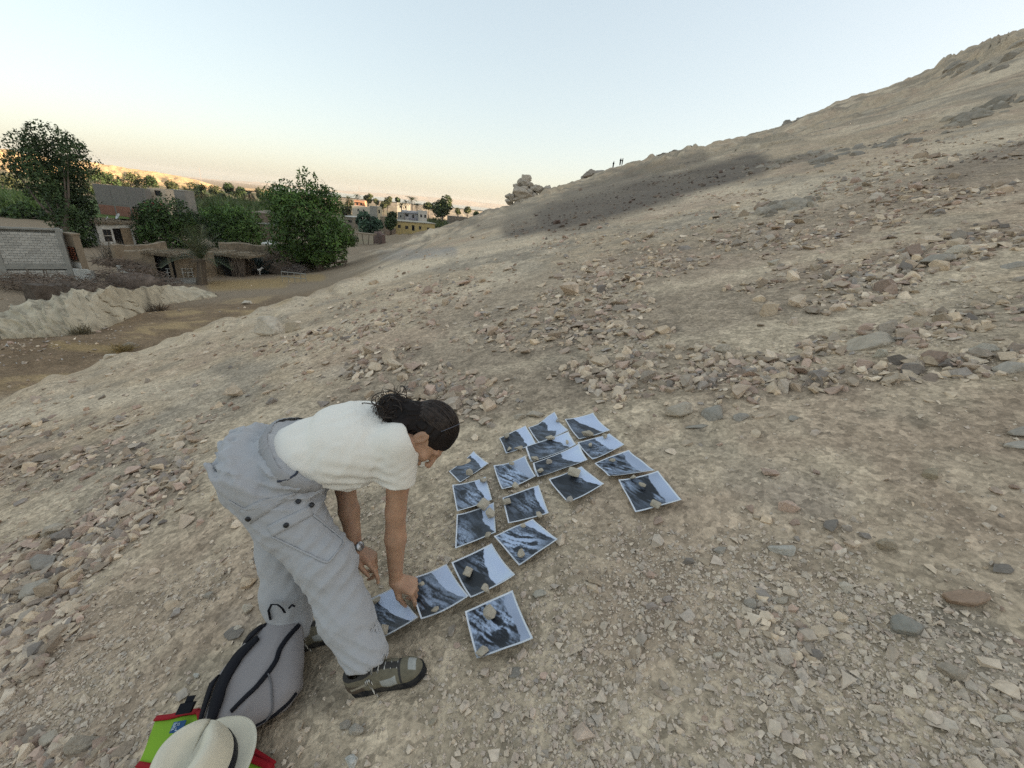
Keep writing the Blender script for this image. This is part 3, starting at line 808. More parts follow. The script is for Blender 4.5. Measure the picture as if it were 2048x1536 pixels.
PLACE = ['the print below the person\'s face', 'the back row\'s left print', 'the print with the curled back edge', 'the back row\'s right print', 'the half hidden print', 'the print lying over another', 'the mottled grey print', 'the print with dark squiggles', 'the print with the bent near edge', 'the rightmost print',
 'the almost black print', 'the print with the pale scree fan', 'the tall print by the forearm', 'the print with the narrow wedge of sky', 'the print with the bright hollow', 'the print with wide sky and black foreground', 'the print under the fingers', 'the print behind the trouser leg', 'the nearest print']
M_peb = obj_tint(mat('pale_pebble', rough=0.9, var=0.14, scale=2.5, bump=0.25, bscale=7, bdist=0.06, spec=0.15))
PEBM = [hull_mesh('weight_stone', 400 + i, f, 15, 1, .03) for i, f in enumerate([.55, .7, .5, .62, .45, .75])]
g = np.random.default_rng(5)
seen = {}
for i, (zf, p, s, k) in enumerate(PEB):
    x, y = zf(p)
    d = ray(x, y); t = (-HC + 0.02 + 0.0016 * k) / (d[2] - SA * d[0] - SB * d[1]); P = d * t
    sz = s * t / F * 0.74
    o = bpy.data.objects.new('weight_stone', PEBM[int(g.integers(6))]); COL.objects.link(o)
    if not o.data.materials: o.data.materials.append(M_peb)
    o.location = P + np.array([0, 0, 0.22 * sz + 0.003]); o.rotation_euler = (0.06 * g.normal() - 0.06, -0.30 + 0.08 * g.normal(), g.uniform(0, 6.28)); o.scale = (sz, sz * g.uniform(.85, 1.1), sz)
    o.color = (*(np.array([.46, .395, .30]) * g.uniform(.9, 1.15)), 1)
    if i in (9, 19, 5): o.color = (.40, .35, .29, 1)
    others = [q for q in PEB if q[3] == k]
    word = 'the only one'
    if len(others) > 1:
        xs = sorted(others, key=lambda q: q[0](q[1])[0]); j = [q[1] for q in xs].index(p)
        word = ('left one', 'right one')[j] if len(others) == 2 else ('leftmost', 'middle', 'rightmost')[j]
    tag(o, ('beige stone weighing down ' + PLACE[k] + (', ' + word if len(others) > 1 else '')), 'stone', 'stones weighing down the prints')
# ------------------------------------------------------------------ the bending person
fw = nrm([0.966, 0.26, 0.0]); lf = np.array([-fw[1], fw[0], 0.0]); up = np.array([0, 0, 1.0])
def gp(px, py, lift=0.0):
    d = ray(px, py); t = (-HC + lift) / (d[2] - SA * d[0] - SB * d[1]); return d * t
H_R = at(535, 957, 1.50); H_L = H_R + 0.155 * lf - 0.055 * up - 0.005 * fw
S_R = at(803, 895, 1.53); S_L = S_R + 0.28 * lf - 0.15 * fw - 0.055 * up
A_R = gp(738, 1328, 0.10); A_L = gp(584, 1270, 0.09)
Pc = (H_R + H_L) / 2; Sc = (S_R + S_L) / 2
def bend(a, b, la, lb, side):
    v = b - a; L = np.linalg.norm(v); u = v / L
    L = min(L, (la + lb) * 0.999)
    x = (la * la - lb * lb + L * L) / (2 * L); h2 = max(la * la - x * x, 0)
    s_ = side - u * np.dot(side, u); return a + u * x + nrm(s_) * math.sqrt(h2)
LEGL = np.linalg.norm(A_R - H_R)
K_R = bend(H_R, A_R, LEGL * 0.515, LEGL * 0.495, fw)
_ll = np.linalg.norm(A_L - H_L)
K_L = bend(H_L, A_L, _ll * 0.51, _ll * 0.50, fw) - 0.03 * fw
tip_R = gp(817, 1196, 0.012)
W_R = at(791, 1160, 1.70)
E_R = bend(S_R, W_R, 0.275, 0.245, -fw + 0.2 * lf)
W_L = at(711, 1098, 1.66)
E_L = bend(S_L, W_L, 0.275, 0.245, -fw + 0.2 * lf)
print('lens', LEGL, np.linalg.norm(S_R - W_R), np.linalg.norm(S_L - W_L), np.linalg.norm(Sc - Pc), np.linalg.norm(W_R - tip_R), proj(S_L), proj(E_R), proj(E_L))
# head frame: X face, Z crown, Y left
HD = at(852, 872, 1.60)
hz = nrm(0.88 * fw + 0.34 * up + 0.02 * lf); hx = nrm(-0.84 * up + 0.36 * fw - 0.46 * lf); hx = nrm(hx - hz * np.dot(hx, hz)); hy = np.cross(hz, hx)
def hd(x, y, z): return HD + x * hx + y * hy + z * hz
HAX = np.stack([hx, hy, hz])
B = Vol((-1.15, 0.75, -1.72), (-0.05, 1.80, -0.60), 0.0042)
# torso, pelvis and legs under the clothes
sp = [Pc, Pc * 0.62 + Sc * 0.38 + 0.03 * up, Pc * 0.3 + Sc * 0.7 + 0.03 * up, Sc]
B.chain(sp, [0.10, 0.095, 0.105, 0.085], 0.03)
for a, k_, e in ((H_R, K_R, A_R), (H_L, K_L, A_L)): B.chain([a, k_, e], [0.075, 0.052, 0.036], 0.03)
nb = Sc + 0.045 * fw + 0.015 * up
B.cap(nb, hd(-0.035, 0, -0.055), 0.060, 0.053, 0.03)
B.cap(S_R, S_L, 0.05, 0.05, 0.03)
# head
B.ell(hd(-0.018, 0, 0.032), (0.098, 0.078, 0.094), HAX, 0.02)
B.ell(hd(0.030, 0, -0.035), (0.060, 0.060, 0.082), HAX, 0.025)
for s_ in (-1, 1):
    B.cap(hd(0.0, s_ * 0.052, -0.055), hd(0.068, s_ * 0.012, -0.108), 0.018, 0.016, 0.025)
    B.ell(hd(0.066, s_ * 0.040, -0.028), (0.020, 0.022, 0.018), HAX, 0.015)
    B.cap(hd(0.083, s_ * 0.014, 0.022), hd(0.074, s_ * 0.044, 0.020), 0.010, 0.009, 0.012)
    B.ell(hd(0.086, s_ * 0.031, 0.003), (0.010, 0.014, 0.009), HAX, 0.006, 'sub')
B.cap(hd(0.088, 0, 0.012), hd(0.112, 0, -0.030), 0.008, 0.011, 0.010)
B.ell(hd(0.104, 0.010, -0.034), (0.009, 0.009, 0.008), HAX, 0.006); B.ell(hd(0.104, -0.010, -0.034), (0.009, 0.009, 0.008), HAX, 0.006)
B.ell(hd(0.090, 0, -0.060), (0.010, 0.022, 0.006), HAX, 0.006); B.ell(hd(0.087, 0, -0.072), (0.010, 0.019, 0.006), HAX, 0.006)
B.ell(hd(0.080, 0, -0.103), (0.017, 0.02, 0.016), HAX, 0.015)
for s_ in (-1, 1):
    ec = hd(-0.006, s_ * 0.079, -0.010)
    B.ell(ec, (0.021, 0.010, 0.034), HAX, 0.006)
    B.ell(hd(0.000, s_ * 0.090, -0.006), (0.011, 0.008, 0.020), HAX, 0.004, 'sub')
# arms
B.chain([S_R, S_R * .5 + E_R * .5, E_R, E_R * .62 + W_R * .38, W_R], [0.052, 0.046, 0.038, 0.041, 0.026], 0.016)
B.chain([S_L, S_L * .5 + E_L * .5, E_L, E_L * .62 + W_L * .38, W_L], [0.052, 0.045, 0.038, 0.040, 0.026], 0.016)
def hand(w, fd, pn, side, curls, thumb_dir, sc_=1.0):
    """w wrist, fd finger direction, pn palm normal, side = towards the index finger"""
    fd = nrm(fd); side = nrm(side - fd * np.dot(side, fd)); pn0 = np.cross(fd, side); pn_ = pn0 if np.dot(pn0, pn) > 0 else -pn0
    k = sc_
    kn = []
    for i, (o_, ln) in enumerate(((0.030, .082), (0.010, .086), (-0.010, .082), (-0.028, .074))):
        p = w + fd * ln * k + side * o_ * k
        kn.append(p)
        B.cap(w + side * o_ * 0.55 * k, p, 0.0165 * k, 0.0115 * k, 0.012)
    B.ell(w + fd * 0.045 * k + pn_ * 0.006, (0.045 * k, 0.036 * k, 0.015 * k), np.stack([fd, side, pn_]), 0.012)
    for i, p in enumerate(kn):
        L = ((.043, .026, .021), (.047, .030, .022), (.043, .028, .021), (.034, .021, .019))[i]; a = 0; q = p
        for j, l in enumerate(L):
            a += curls[i][j]
            d = fd * math.cos(a) + pn_ * math.sin(a) + side * (0.10 - 0.07 * i) * (1 if j == 0 else 0.4)
            q2 = q + nrm(d) * l * k
            B.cap(q, q2, (0.0098, 0.0088, 0.0078)[j] * k, (0.0090, 0.0080, 0.0066)[j] * k, 0.004); q = q2
    t0 = w + fd * 0.018 * k + side * 0.022 * k + pn_ * 0.006; td = nrm(thumb_dir)
    t1 = t0 + nrm(td + 0.5 * side) * 0.042 * k; t2 = t1 + nrm(td + 0.15 * fd) * 0.032 * k; t3 = t2 + nrm(td + 0.3 * fd) * 0.024 * k
    B.cap(t0, t1, 0.0175 * k, 0.0125 * k, 0.010); B.cap(t1, t2, 0.0115 * k, 0.0098 * k, 0.005); B.cap(t2, t3, 0.0095 * k, 0.0075 * k, 0.004)
    return kn
tocam = nrm(-W_R)
fdR = nrm((at(826, 1176, 1.69) - W_R))
hand(W_R, fdR + 0.1 * lf, -up - 0.4 * fw, nrm(-0.2 * up - lf * 0.9), [(1.05, .25, .15), (1.25, .9, .5), (1.3, 1.0, .6), (1.35, 1.0, .6)], nrm(tip_R - W_R) - 0.15 * lf)
fdL = nrm(at(772, 1134, 1.64) - W_L)
hand(W_L, fdL, -up * .9 - fw * .2, nrm(-lf + 0.1 * up), [(.35, .4, .3), (.8, .9, .5), (1.0, 1.0, .6), (1.1, 1.1, .6)], fdL * 0.9 - 0.45 * up - 0.2 * lf)
M_skin = mat('skin', (0.47, 0.27, 0.165), rough=0.55, var=0.2, scale=22, bump=0.2, bscale=160, bdist=0.0025, dark=(.36, .17, .105), darkscale=14, darkamt=.35, spec=0.35)
M_skin.node_tree.nodes['Principled BSDF'].inputs['Subsurface Weight'].default_value = 0.08
M_skin.node_tree.nodes['Principled BSDF'].inputs['Subsurface Radius'].default_value = (0.012, 0.004, 0.002)
person = empty('person', gp(690, 1300), 'woman in white tee shirt and grey cargo trousers bending over photo prints', 'person')
def child(name, me, m, parent=None, **kw):
    pa = parent or person
    o = obj(name, me, m, pa, **kw)
    loc = Vector((0, 0, 0)); q = pa
    while q is not None: loc += q.location; q = q.parent
    o.location = -loc
    return o
body = child('body', B.mesh('body', True, 1), M_skin)
del B

def folds(P, dirs, amp, seed):
    """cloth creases: noise squeezed across each given direction"""
    r = 0
    for (d, f1, f2, a) in dirs:
        d = nrm(d); t = P @ d
        q = P - np.outer(t, d) * (1 - f1 / f2)
        n = fbm3(q * f2, seed, 2); r = r + a * (1 - np.abs(n) * 3.2)
        seed += 5
    return amp * r

# hair
Hh = Vol((-0.62, 1.12, -0.98), (-0.08, 1.70, -0.50), 0.0034)
hn = lambda P: 0.0022 * np.sin((P @ hy) * 420 + 30 * fbm3(P * 9, 4, 2)) + 0.004 * fbm3(P * 30, 6, 2)
Hh.ell(hd(-0.024, 0, 0.036), (0.105, 0.087, 0.101), HAX, 0.0, disp=hn)
Hh.ell(hd(0.115, 0, -0.05), (0.085, 0.11, 0.107), HAX, 0.006, 'sub')
for s_ in (-1, 1):
    Hh.ell(hd(0.020, s_ * 0.092, -0.03), (0.047, 0.035, 0.052), HAX, 0.006, 'sub')
Hh.cap(hd(-0.075, 0.0, -0.02), hd(-0.045, 0, -0.085), 0.058, 0.045, 0.03, disp=hn)
bun = hd(-0.148, 0.0, -0.085)
for i in range(16):
    a = i * 2.4; q = bun + 0.030 * (math.cos(a) * hx + math.sin(a) * hz) * (0.6 + 0.4 * math.sin(i * 1.7)) + 0.03 * math.sin(i * 2.1) * hy
    Hh.ell(q, (0.027, 0.024, 0.024), HAX, 0.014, disp=hn)
Hh.cap(hd(-0.10, -0.02, -0.02), bun, 0.05, 0.045, 0.02, disp=hn)
Hh.cap(bun, at(770, 822, 1.62), 0.042, 0.03, 0.02, disp=hn)
Hh.cap(hd(-0.07, -0.05, -0.06), hd(-0.03, -0.062, -0.105), 0.036, 0.022, 0.02, disp=hn)
M_hair = mat('dark_hair', (0.014, 0.009, 0.007), rough=0.6, var=0.5, scale=30, spec=0.22)
hair_me = Hh.mesh('hair', True, 0)
hair = child('hair', hair_me, M_hair)
g = np.random.default_rng(3)
hb = MB()
for i in range(110):
    c0 = bun + 0.055 * nrm(g.normal(size=3)) if i < 60 else hd(-0.024, 0, 0.036) + (0.1 * nrm(np.array([-abs(g.normal()), g.normal(), g.normal() * .7]))) @ HAX
    dv = nrm(c0 - bun + 0.03 * g.normal(size=3)) if i < 60 else nrm(g.normal(size=3))
    L = g.uniform(.02, .075) if i < 60 else g.uniform(.015, .04)
    cv = nrm(g.normal(size=3)) * L * 0.9
    hb.tube([c0, c0 + dv * L * .5 + cv * .2, c0 + dv * L * .75 + cv * .6, c0 + dv * L * .7 + cv], [0.0011, .0010, .0008, .0004], 4)
curl = at(772, 800, 1.58)
child('loose_strand', hb.mesh('loose_strand'), mat('brown_strand', (0.045, 0.028, 0.018), rough=.5), hair, kind='stuff')
# combed strands over the skull, gathered at the back
st_ = MB(); gs = np.random.default_rng(17)
c0_ = hd(-0.024, 0, 0.036)
for i in range(330):
    a = gs.uniform(-1.45, 1.45)                         # from ear to ear along the hairline
    f0 = np.array([.62 - .35 * abs(a) ** 1.6, math.sin(a) * .98, math.cos(a) * .62]); f0 = f0 / np.linalg.norm(f0)
    f1 = nrm(np.array([-1.0, .10 * math.sin(a) + .05 * gs.normal(), -.42 + .06 * gs.normal()]))
    om = math.acos(max(-.99, min(.99, float(f0 @ f1)))); pts = []
    lift = 1.015 + .012 * gs.uniform(); s0 = gs.uniform(0, .35); s1 = gs.uniform(.75, 1.0)
    for t in np.linspace(s0, s1, 9):
        v = (math.sin((1 - t) * om) * f0 + math.sin(t * om) * f1) / math.sin(om)
        pts.append(c0_ + (v * np.array([.105, .087, .101]) * lift) @ HAX)
    st_.tube(pts, [.0007] + [.0013] * 7 + [.0007], 4, 0, False)
for i in range(120):                                    # loose loops of the tied tail
    q = bun + .022 * gs.normal(size=3); ax1 = nrm(gs.normal(size=3)); ax2 = nrm(np.cross(ax1, gs.normal(size=3))); R_ = gs.uniform(.018, .042); a0 = gs.uniform(0, 6.28); L_ = gs.uniform(1.6, 4.4)
    st_.tube([q + R_ * (math.cos(a0 + t) * ax1 + math.sin(a0 + t) * ax2) + .01 * t * ax1 for t in np.linspace(0, L_, 10)], [.0020] * 9 + [.0008], 4, 0, False)
child('hair_strands', st_.mesh('hair_strands', True), mat('combed_hair', (0.040, 0.026, 0.018), rough=.42, var=.5, scale=60, spec=.35), hair, kind='stuff')
nb_ = MB(); hl = []
for i in range(15):
    a = -1.25 + 2.5 * i / 14
    hl.append(hd(-0.02 + 0.108 * math.sin(a * 0.0) + 0.02 , 0.089 * math.sin(a), 0.036 + 0.103 * math.cos(a)))
nb_.tube(hl, 0.0016, 5)
child('hair_band', nb_.mesh('hair_band', True), mat('hair_band', (0.12, 0.12, 0.14), rough=0.3), hair)

# tee shirt
T = Vol((-1.0, 0.95, -1.25), (-0.15, 1.85, -0.58), 0.0052)
def sweep(vol, st, k=0.04):
    """st: list of (centre, half left, half dorsal)"""
    for i in range(len(st) - 1):
        c0, a0, b0 = st[i]; c1, a1, b1 = st[i + 1]
        t = nrm(c1 - c0); l_ = nrm(lf - t * np.dot(lf, t)); d_ = np.cross(t, l_)
        m_ = 5
        for j in range(m_ + (1 if i == len(st) - 2 else 0)):
            w = j / m_; c = c0 * (1 - w) + c1 * w; a = a0 * (1 - w) + a1 * w; b = b0 * (1 - w) + b1 * w
            vol.ell(c, (np.linalg.norm(c1 - c0) / m_ * 1.6, a, b), np.stack([t, l_, d_]), k)
Wc = Pc * 0.86 + Sc * 0.14 + 0.012 * up
WN = nrm(Sc - Pc); WP = Pc * 0.74 + Sc * 0.26

mid = Pc * 0.52 + Sc * 0.48 + 0.030 * up
chest = Pc * 0.22 + Sc * 0.78 + 0.012 * up
sweep(T, [(Pc * 1.02 - Sc * .02 - .02 * fw, .150, .115), (Wc - 0.04 * nrm(Sc - Pc), 0.150, 0.112), (mid, 0.165, 0.128), (chest, 0.178, 0.128), (Sc + 0.02 * fw, 0.150, 0.085)], 0.045)
T.ell(mid * .4 + chest * .6 - 0.085 * up, (0.17, 0.135, 0.075), np.stack([nrm(Sc - Pc), lf, np.cross(nrm(Sc - Pc), lf)]), 0.05)
for S_, E_ in ((S_R, E_R), (S_L, E_L)):
    ad = nrm(E_ - S_)
    T.cap(S_ - 0.02 * ad - 0.01 * fw, S_ + 0.135 * ad, 0.074, 0.062, 0.045)
ax_ = nrm(Sc - Pc)
def tee_folds(P):
    r = 0
    for c_, dd, rad, am, fr in ((S_R - .12 * ax_ - .10 * up - .05 * lf, nrm(.5 * ax_ + up), .12, .008, 85), (mid * .6 + chest * .4 - .09 * up - .1 * lf, nrm(up + .15 * ax_), .14, .009, 70), (WP - .05 * up - .08 * lf + .06 * ax_, nrm(up + .5 * ax_), .13, .009, 75), (S_R + .06 * nrm(E_R - S_R), nrm(E_R - S_R) + .5 * fw, .08, .006, 90), (WP + .06 * ax_ + .05 * up, nrm(ax_ * .25 + lf), .12, .005, 70)):
        w = np.exp(-((P - c_) ** 2).sum(-1) / (2 * (rad * .6) ** 2)); ph = (P - c_) @ nrm(dd) * fr + 4 * fbm3(P * 5, 7, 2)
        r = r - .75 * w * am * (np.sin(ph) ** 2 - .5)
    return r
T.displace(lambda P: folds(P, [(nrm(ax_ + 0.9 * up), 4, 22, .5), (nrm(ax_ * .4 + up), 5, 26, .45), (nrm(lf + .5 * ax_), 5, 16, .3)], -0.003, 21) + 0.003 * fbm3(P * 7, 8, 2) + tee_folds(P))
for S_, E_, W_ in ((S_R, E_R, W_R), (S_L, E_L, W_L)):
    ad = nrm(E_ - S_)
    T.cap(S_ + 0.05 * ad, S_ + 0.26 * ad, 0.0555, 0.056, 0.004, 'sub')
    sl, P = T._sub(S_ + 0.19 * ad - 0.12, S_ + 0.19 * ad + 0.12)
    T.D[sl] = np.where(np.linalg.norm(P - (S_ + 0.20 * ad), axis=-1) < 0.11, np.maximum(T.D[sl], ((P - (S_ + 0.146 * ad)) @ ad)), T.D[sl])
_ts = Surf(T.mesh('waist_probe', True, 0))
_q = _ts.at(546, 904)[0]
WN = nrm(nrm(Sc - Pc) + 1.05 * up)
WP = _q + lf * np.dot(Pc * .75 + Sc * .25 - _q, lf)
T.plane_cut(WP - WN * 0.012, -WN)
# neck opening
nd = nrm(hd(-0.035, 0, -0.05) - nb)
T.cap(nb + 0.045 * nd, nb + 0.2 * nd, 0.068, 0.08, 0.008, 'sub')
M_tee = mat('white_cotton', (0.86, 0.795, 0.69), rough=0.95, var=0.04, scale=6, bump=0.04, bscale=260, bdist=0.001, spec=0.1, sheen=0.2)
tee_me = T.mesh('t_shirt', True, 1)
tee = child('t_shirt', tee_me, M_tee)
TS = Surf(tee_me); del T

# trousers
Q = Vol((-1.22, 0.72, -1.80), (-0.28, 1.72, -0.66), 0.0056)
wa = Pc * 0.60 + Sc * 0.40 + 0.022 * up
sweep(Q, [(wa, 0.152, 0.110), (Pc * 0.78 + Sc * 0.22 + 0.012 * up, 0.156, 0.113), (Pc * .92 + Sc * .08 - .02 * fw + .005 * up, 0.158, 0.110), (Pc - 0.018 * fw - .01 * up, 0.160, 0.112)], 0.05)
for H_, K_, A_, s_ in ((H_R, K_R, A_R, -1), (H_L, K_L, A_L, 1)):
    Q.ell(H_ - (0.008 if s_ < 0 else -0.045) * fw - 0.008 * up - 0.015 * s_ * lf, (0.096, 0.092, 0.104), np.stack([fw, lf, up]), 0.05)
    d1 = nrm(K_ - H_); d2 = nrm(A_ - K_)
    Q.chain([H_ + 0.02 * d1 - 0.062 * fw, H_ * .5 + K_ * .5 - 0.030 * fw, K_ - 0.02 * fw, K_ * .5 + A_ * .5 - 0.018 * fw, A_ - 0.035 * d2], [0.102, 0.100, 0.092, 0.083, 0.076], 0.04)
bd = nrm(K_R - H_R)
Q.plane_cut(WP + WN * 0.004, WN)
def trouser_folds(P):
    r = folds(P, [(nrm(bd + 0.5 * up), 5, 20, .35), (nrm(bd * .8 + .5 * lf), 4, 17, .3), (nrm(up + .6 * fw), 6, 26, .3)], -0.007, 57)
    # deep creases at the groin and the knee
    for c_, dd, rad, am, fr in ((H_R + 0.05 * fw - 0.03 * up - .06 * lf, nrm(0.35 * fw + up), 0.20, 0.011, 80), (H_R * .55 + K_R * .45 - .05 * lf, nrm(bd + 0.25 * lf), 0.20, 0.006, 70), (K_R * .5 + A_R * .5 - .03 * fw, nrm(up + .9 * fw), 0.20, 0.007, 75), (K_R, nrm(bd + 0.35 * up), 0.20, 0.009, 78), (A_R + 0.08 * up, nrm(up * .8 + .5 * fw), 0.14, 0.009, 75), (K_L, nrm(bd + .2 * up), 0.16, .006, 70)):
        w = np.exp(-((P - c_) ** 2).sum(-1) / (2 * (rad * .6) ** 2))
        ph = (P - c_) @ dd * fr + 5 * fbm3(P * 5, 3, 2) + 2.2 * ((P - c_) @ lf) * 6
        r = r + w * am * (np.abs(np.sin(ph)) ** .7 - 0.65)
    return r + 0.007 * fbm3(P * 6, 18, 2)
Q.displace(trouser_folds, 0.04)
for K_, A_ in ((K_R, A_R), (K_L, A_L)):
    d2 = nrm(A_ - K_)
    Q.cap(A_ - 0.12 * d2, A_ + 0.08 * d2, 0.062, 0.072, 0.004, 'sub')
    sl, P = Q._sub(A_ - 0.15, A_ + 0.15)
    Q.D[sl] = np.maximum(Q.D[sl], (P - (A_ + 0.012 * up)) @ nrm(d2 - 0.25 * fw) - 0.012 + 0.008 * fbm3(P * 14, 5, 2))
M_trs = mat('grey_cotton', (0.43, 0.42, 0.415), rough=0.92, var=0.06, scale=5, bump=0.05, bscale=300, bdist=0.001, spec=0.12, sheen=0.15)
trs_me = Q.mesh('trousers', True, 1)
trousers = child('trousers', trs_me, M_trs)
QS = Surf(trs_me); del Q
# waistband, pocket flaps, snaps, cord
M_band = mat('grey_waistband', (0.36, 0.345, 0.335), rough=0.95, bump=0.5, bscale=140, bdist=0.003)
wt = WN; wl = nrm(lf - wt * np.dot(lf, wt)); wd = np.cross(wt, wl)
nseg = 120
Vw = []; Fw_ = []
rad_ = []
for i in range(nseg):
    a = 2 * math.pi * i / nseg; d_ = math.cos(a) * wl + math.sin(a) * wd; c_ = WP - 0.016 * wt
    p_, n_, k_, dd_ = QS.t.ray_cast(Vector(c_ + d_ * .45), Vector(-d_)); rad_.append(.14 if p_ is None else .45 - dd_)
rad_ = np.array(rad_)
for _ in range(6): rad_ = (np.roll(rad_, 1) + 2 * rad_ + np.roll(rad_, -1)) / 4
for i in range(nseg):
    a = 2 * math.pi * i / nseg; rr = 0.0022 * math.sin(a * 40); d_ = math.cos(a) * wl + math.sin(a) * wd
    for (h_, r_) in ((-0.040, -.004), (-0.036, .004), (-0.016, .0065), (0.004, .005), (0.010, -.008)):
        Vw.append(WP + wt * h_ + d_ * (rad_[i] + r_ + rr))
for i in range(nseg):
    for j in range(4): a = i * 5 + j; b = ((i + 1) % nseg) * 5 + j; Fw_.append((a, b, b + 1, a + 1))
child('waistband', new_mesh('waistband', Vw, Fw_, True), M_band, trousers)
def trs_part(name, me, m): return child(name, me, m, trousers)
trs_part('pocket_flap', QS.patch([(534, 1052), (618, 1012), (626, 1030), (545, 1073)], 10, 4, 0.003, 0.004), M_trs)
trs_part('pocket_flap', QS.patch([(480, 1020), (520, 1000), (596, 985), (500, 1048)], 8, 4, 0.002, 0.003), M_trs)
pk = QS.strap([(545, 1073), (600, 1100), (655, 1128), (690, 1083), (626, 1030)], 0.006, 40, 0.003, 0.003, 'pocket_seam')
trs_part('pocket_seam', pk, M_trs)
trs_part('pocket_opening', QS.strap([(596, 935), (594, 948), (578, 958), (555, 963)], 0.007, 16, 0.003, 0.003, 'pocket_opening'), mat('dark_lining', (0.05, 0.055, 0.075), rough=.9))
trs_part('side_seam', QS.strap([(458, 1000), (490, 1020), (540, 1010), (590, 985)], 0.005, 24, 0.002, 0.003, 'side_seam'), M_trs)
M_snap = mat('black_snap', (0.012, 0.012, 0.014), rough=0.35, spec=.5)
for p in ((498, 1036), (573, 1049), (597, 1003), (622, 1011)):
    c_, n_ = QS.at(*p, 0.0075); t_ = nrm(np.cross(n_, up)); b_ = np.cross(n_, t_)
    m = MB(); m.tube([c_ - n_ * 0.003, c_ + n_ * 0.0015, c_ + n_ * 0.003], [0.0088, 0.0088, 0.005], 14); trs_part('snap_button', m.mesh('snap_button', True), M_snap)
c0 = QS.at(614, 946, 0.004)[0]
m = MB()
for dx, L in ((0.0, .075), (.008, .055), (.014, .065)):
    m.tube([c0 + dx * fw, c0 + (dx + .004) * fw - .5 * L * up, c0 + (dx * 1.3) * fw - L * up], [.003, .0028, .0024], 6)
trs_part('drawstring', m.mesh('drawstring', True), mat('dark_cord', (0.10, 0.10, 0.12), rough=.9))

# shoes
def shoe_parts():
    """local frame: x towards the toe, y left, z up; heel at x=-0.07, toe at x=0.215"""
    out = lambda x: np.interp(x, [-.080, -.07, -.045, 0, .05, .10, .15, .185, .208, .216], [0.002, .024, .036, .035, .033, .042, .048, .040, .022, .002])
    xs = np.array([-.080, -.074, -.06, -.03, 0, .03, .06, .09, .12, .15, .175, .195, .208, .216])
    V = []; Fc = []
    ring = []
    prof = [(xs[i], out(xs[i])) for i in range(len(xs))] + [(xs[i], -out(xs[i])) for i in range(len(xs) - 2, 0, -1)]
    n = len(prof)
    for z, sc_ in ((0.0, .93), (0.006, 1.0), (0.020, 1.0), (0.030, .98)):
        for x, y in prof:
            lift = 0.010 * max(0, (x - .15) / .066) ** 2
            V.append((x, y * sc_, z + lift + (0.006 if (z > .01 and x < 0) else 0) - (0.0045 * (0 if z > 0 else (1 if int((x + .1) / .028) % 2 else 0)))))
    for r in range(3):
        for i in range(n): j = (i + 1) % n; Fc.append((r * n + i, r * n + j, r * n + n + j, r * n + n + i))
    Fc.append(tuple(range(n - 1, -1, -1))); Fc.append(tuple(3 * n + i for i in range(n)))
    sole = new_mesh('sole', V, Fc, False)
    U = Vol((-.11, -.075, 0.0), (.25, .075, .15), 0.0028)
    U.chain([(-.042, 0, .048), (.02, 0, .050), (.09, 0, .046), (.155, 0, .040)], [.036, .036, .040, .036], .02)
    U.ell((-.045, 0, .055), (.033, .033, .050), None, .015); U.ell((.150, 0, .036), (.060, .042, .030), None, .015)
    U.cap((-.015, 0, .07), (.06, 0, .070), .034, .026, .025); U.cap((-.04, 0, .09), (.0, 0, .092), .034, .034, .015)
    U.cap((-.03, 0, .085), (.0, 0, .16), .027, .032, .004, 'sub')
    U.cap((.03, 0, .098), (.105, 0, .072), .012, .010, .012)
    U.plane_cut((0, 0, .022), (0, 0, -1)); U.plane_cut((0, 0, .112), (-.15, 0, 1))
    um = U.mesh('upper', True, 1)
    P = np.array([v.co[:] for v in um.vertices])
    kh = np.array([.175, .152, .105]); gr = np.array([.37, .365, .33]); dk = np.array([.055, .05, .045]); br = np.array([.105, .080, .058])
    c = np.tile(kh, (len(P), 1)); x, y, z = P.T; ay = np.abs(y)
    c[(x < .0) & (z < .075)] = br
    side_ = (x > .060) & (x < .118) & (z < .070) & (z > .036 + .3 * np.abs(x - .09) * 0 + .25 * np.maximum(0, .085 - x)) & (ay > .010)
    c[side_] = gr
    c[(x > .165) & (x < .190) & (ay < .022) & (z > .050)] = gr * 1.05
    c[(x > .128) & (x < .137) & (z > .034)] = dk
    c[(ay < .013) & (x > .02) & (x < .13) & (z > .06)] = dk
    c[(x > -.05) & (x < .015) & (np.abs(z - .066 - .25 * (x + .02)) < .005)] = np.array([.33, .29, .22])
    c[(z > .097)] = dk
    c *= (1 + 0.25 * fbm3(P * 60, 3, 2))[:, None]
    vcol(um, np.clip(c, .01, .8))
    lc = MB()
    top = lambda x: np.interp(x, [.02, .06, .10, .13], [.108, .098, .083, .073])
    for i in range(5):
        x = .035 + i * .021
        lc.tube([(x, -.026, top(x) - .020), (x + .004, -.012, top(x) + .002), (x + .008, .012, top(x) + .002), (x + .010, .026, top(x) - .020)],   .0036, 6)
    kx = np.array([.02, -.028, .088])
    for a0, rx in ((0.2, .022), (1.1, .018)):
        lc.tube([kx + np.array([.012 * math.sin(t) * (1 if a0 < 1 else .6) + .004 * a0, -.006 - .004 * abs(math.sin(t)), -rx + rx * math.cos(t)]) for t in np.linspace(0, 2 * math.pi, 14)], .0030, 6)
    lc.tube([kx, kx + np.array([.003, -.012, -.03]), kx + np.array([.008, -.018, -.06]), kx + np.array([.017, -.022, -.084])], .0030, 6)
    return sole, um, lc.mesh('laces', True)
sole_me, upper_me, lace_me = shoe_parts()
M_sole = mat('black_rubber', (0.022, 0.022, 0.024), rough=0.75, var=.3, scale=40, bump=.3, bscale=60, bdist=.002, dark=(.10, .085, .065), darkscale=25, darkamt=.5)
M_upper = mat('shoe_upper', attr='col', rough=0.9, var=.12, scale=60, bump=.3, bscale=200, bdist=.001)
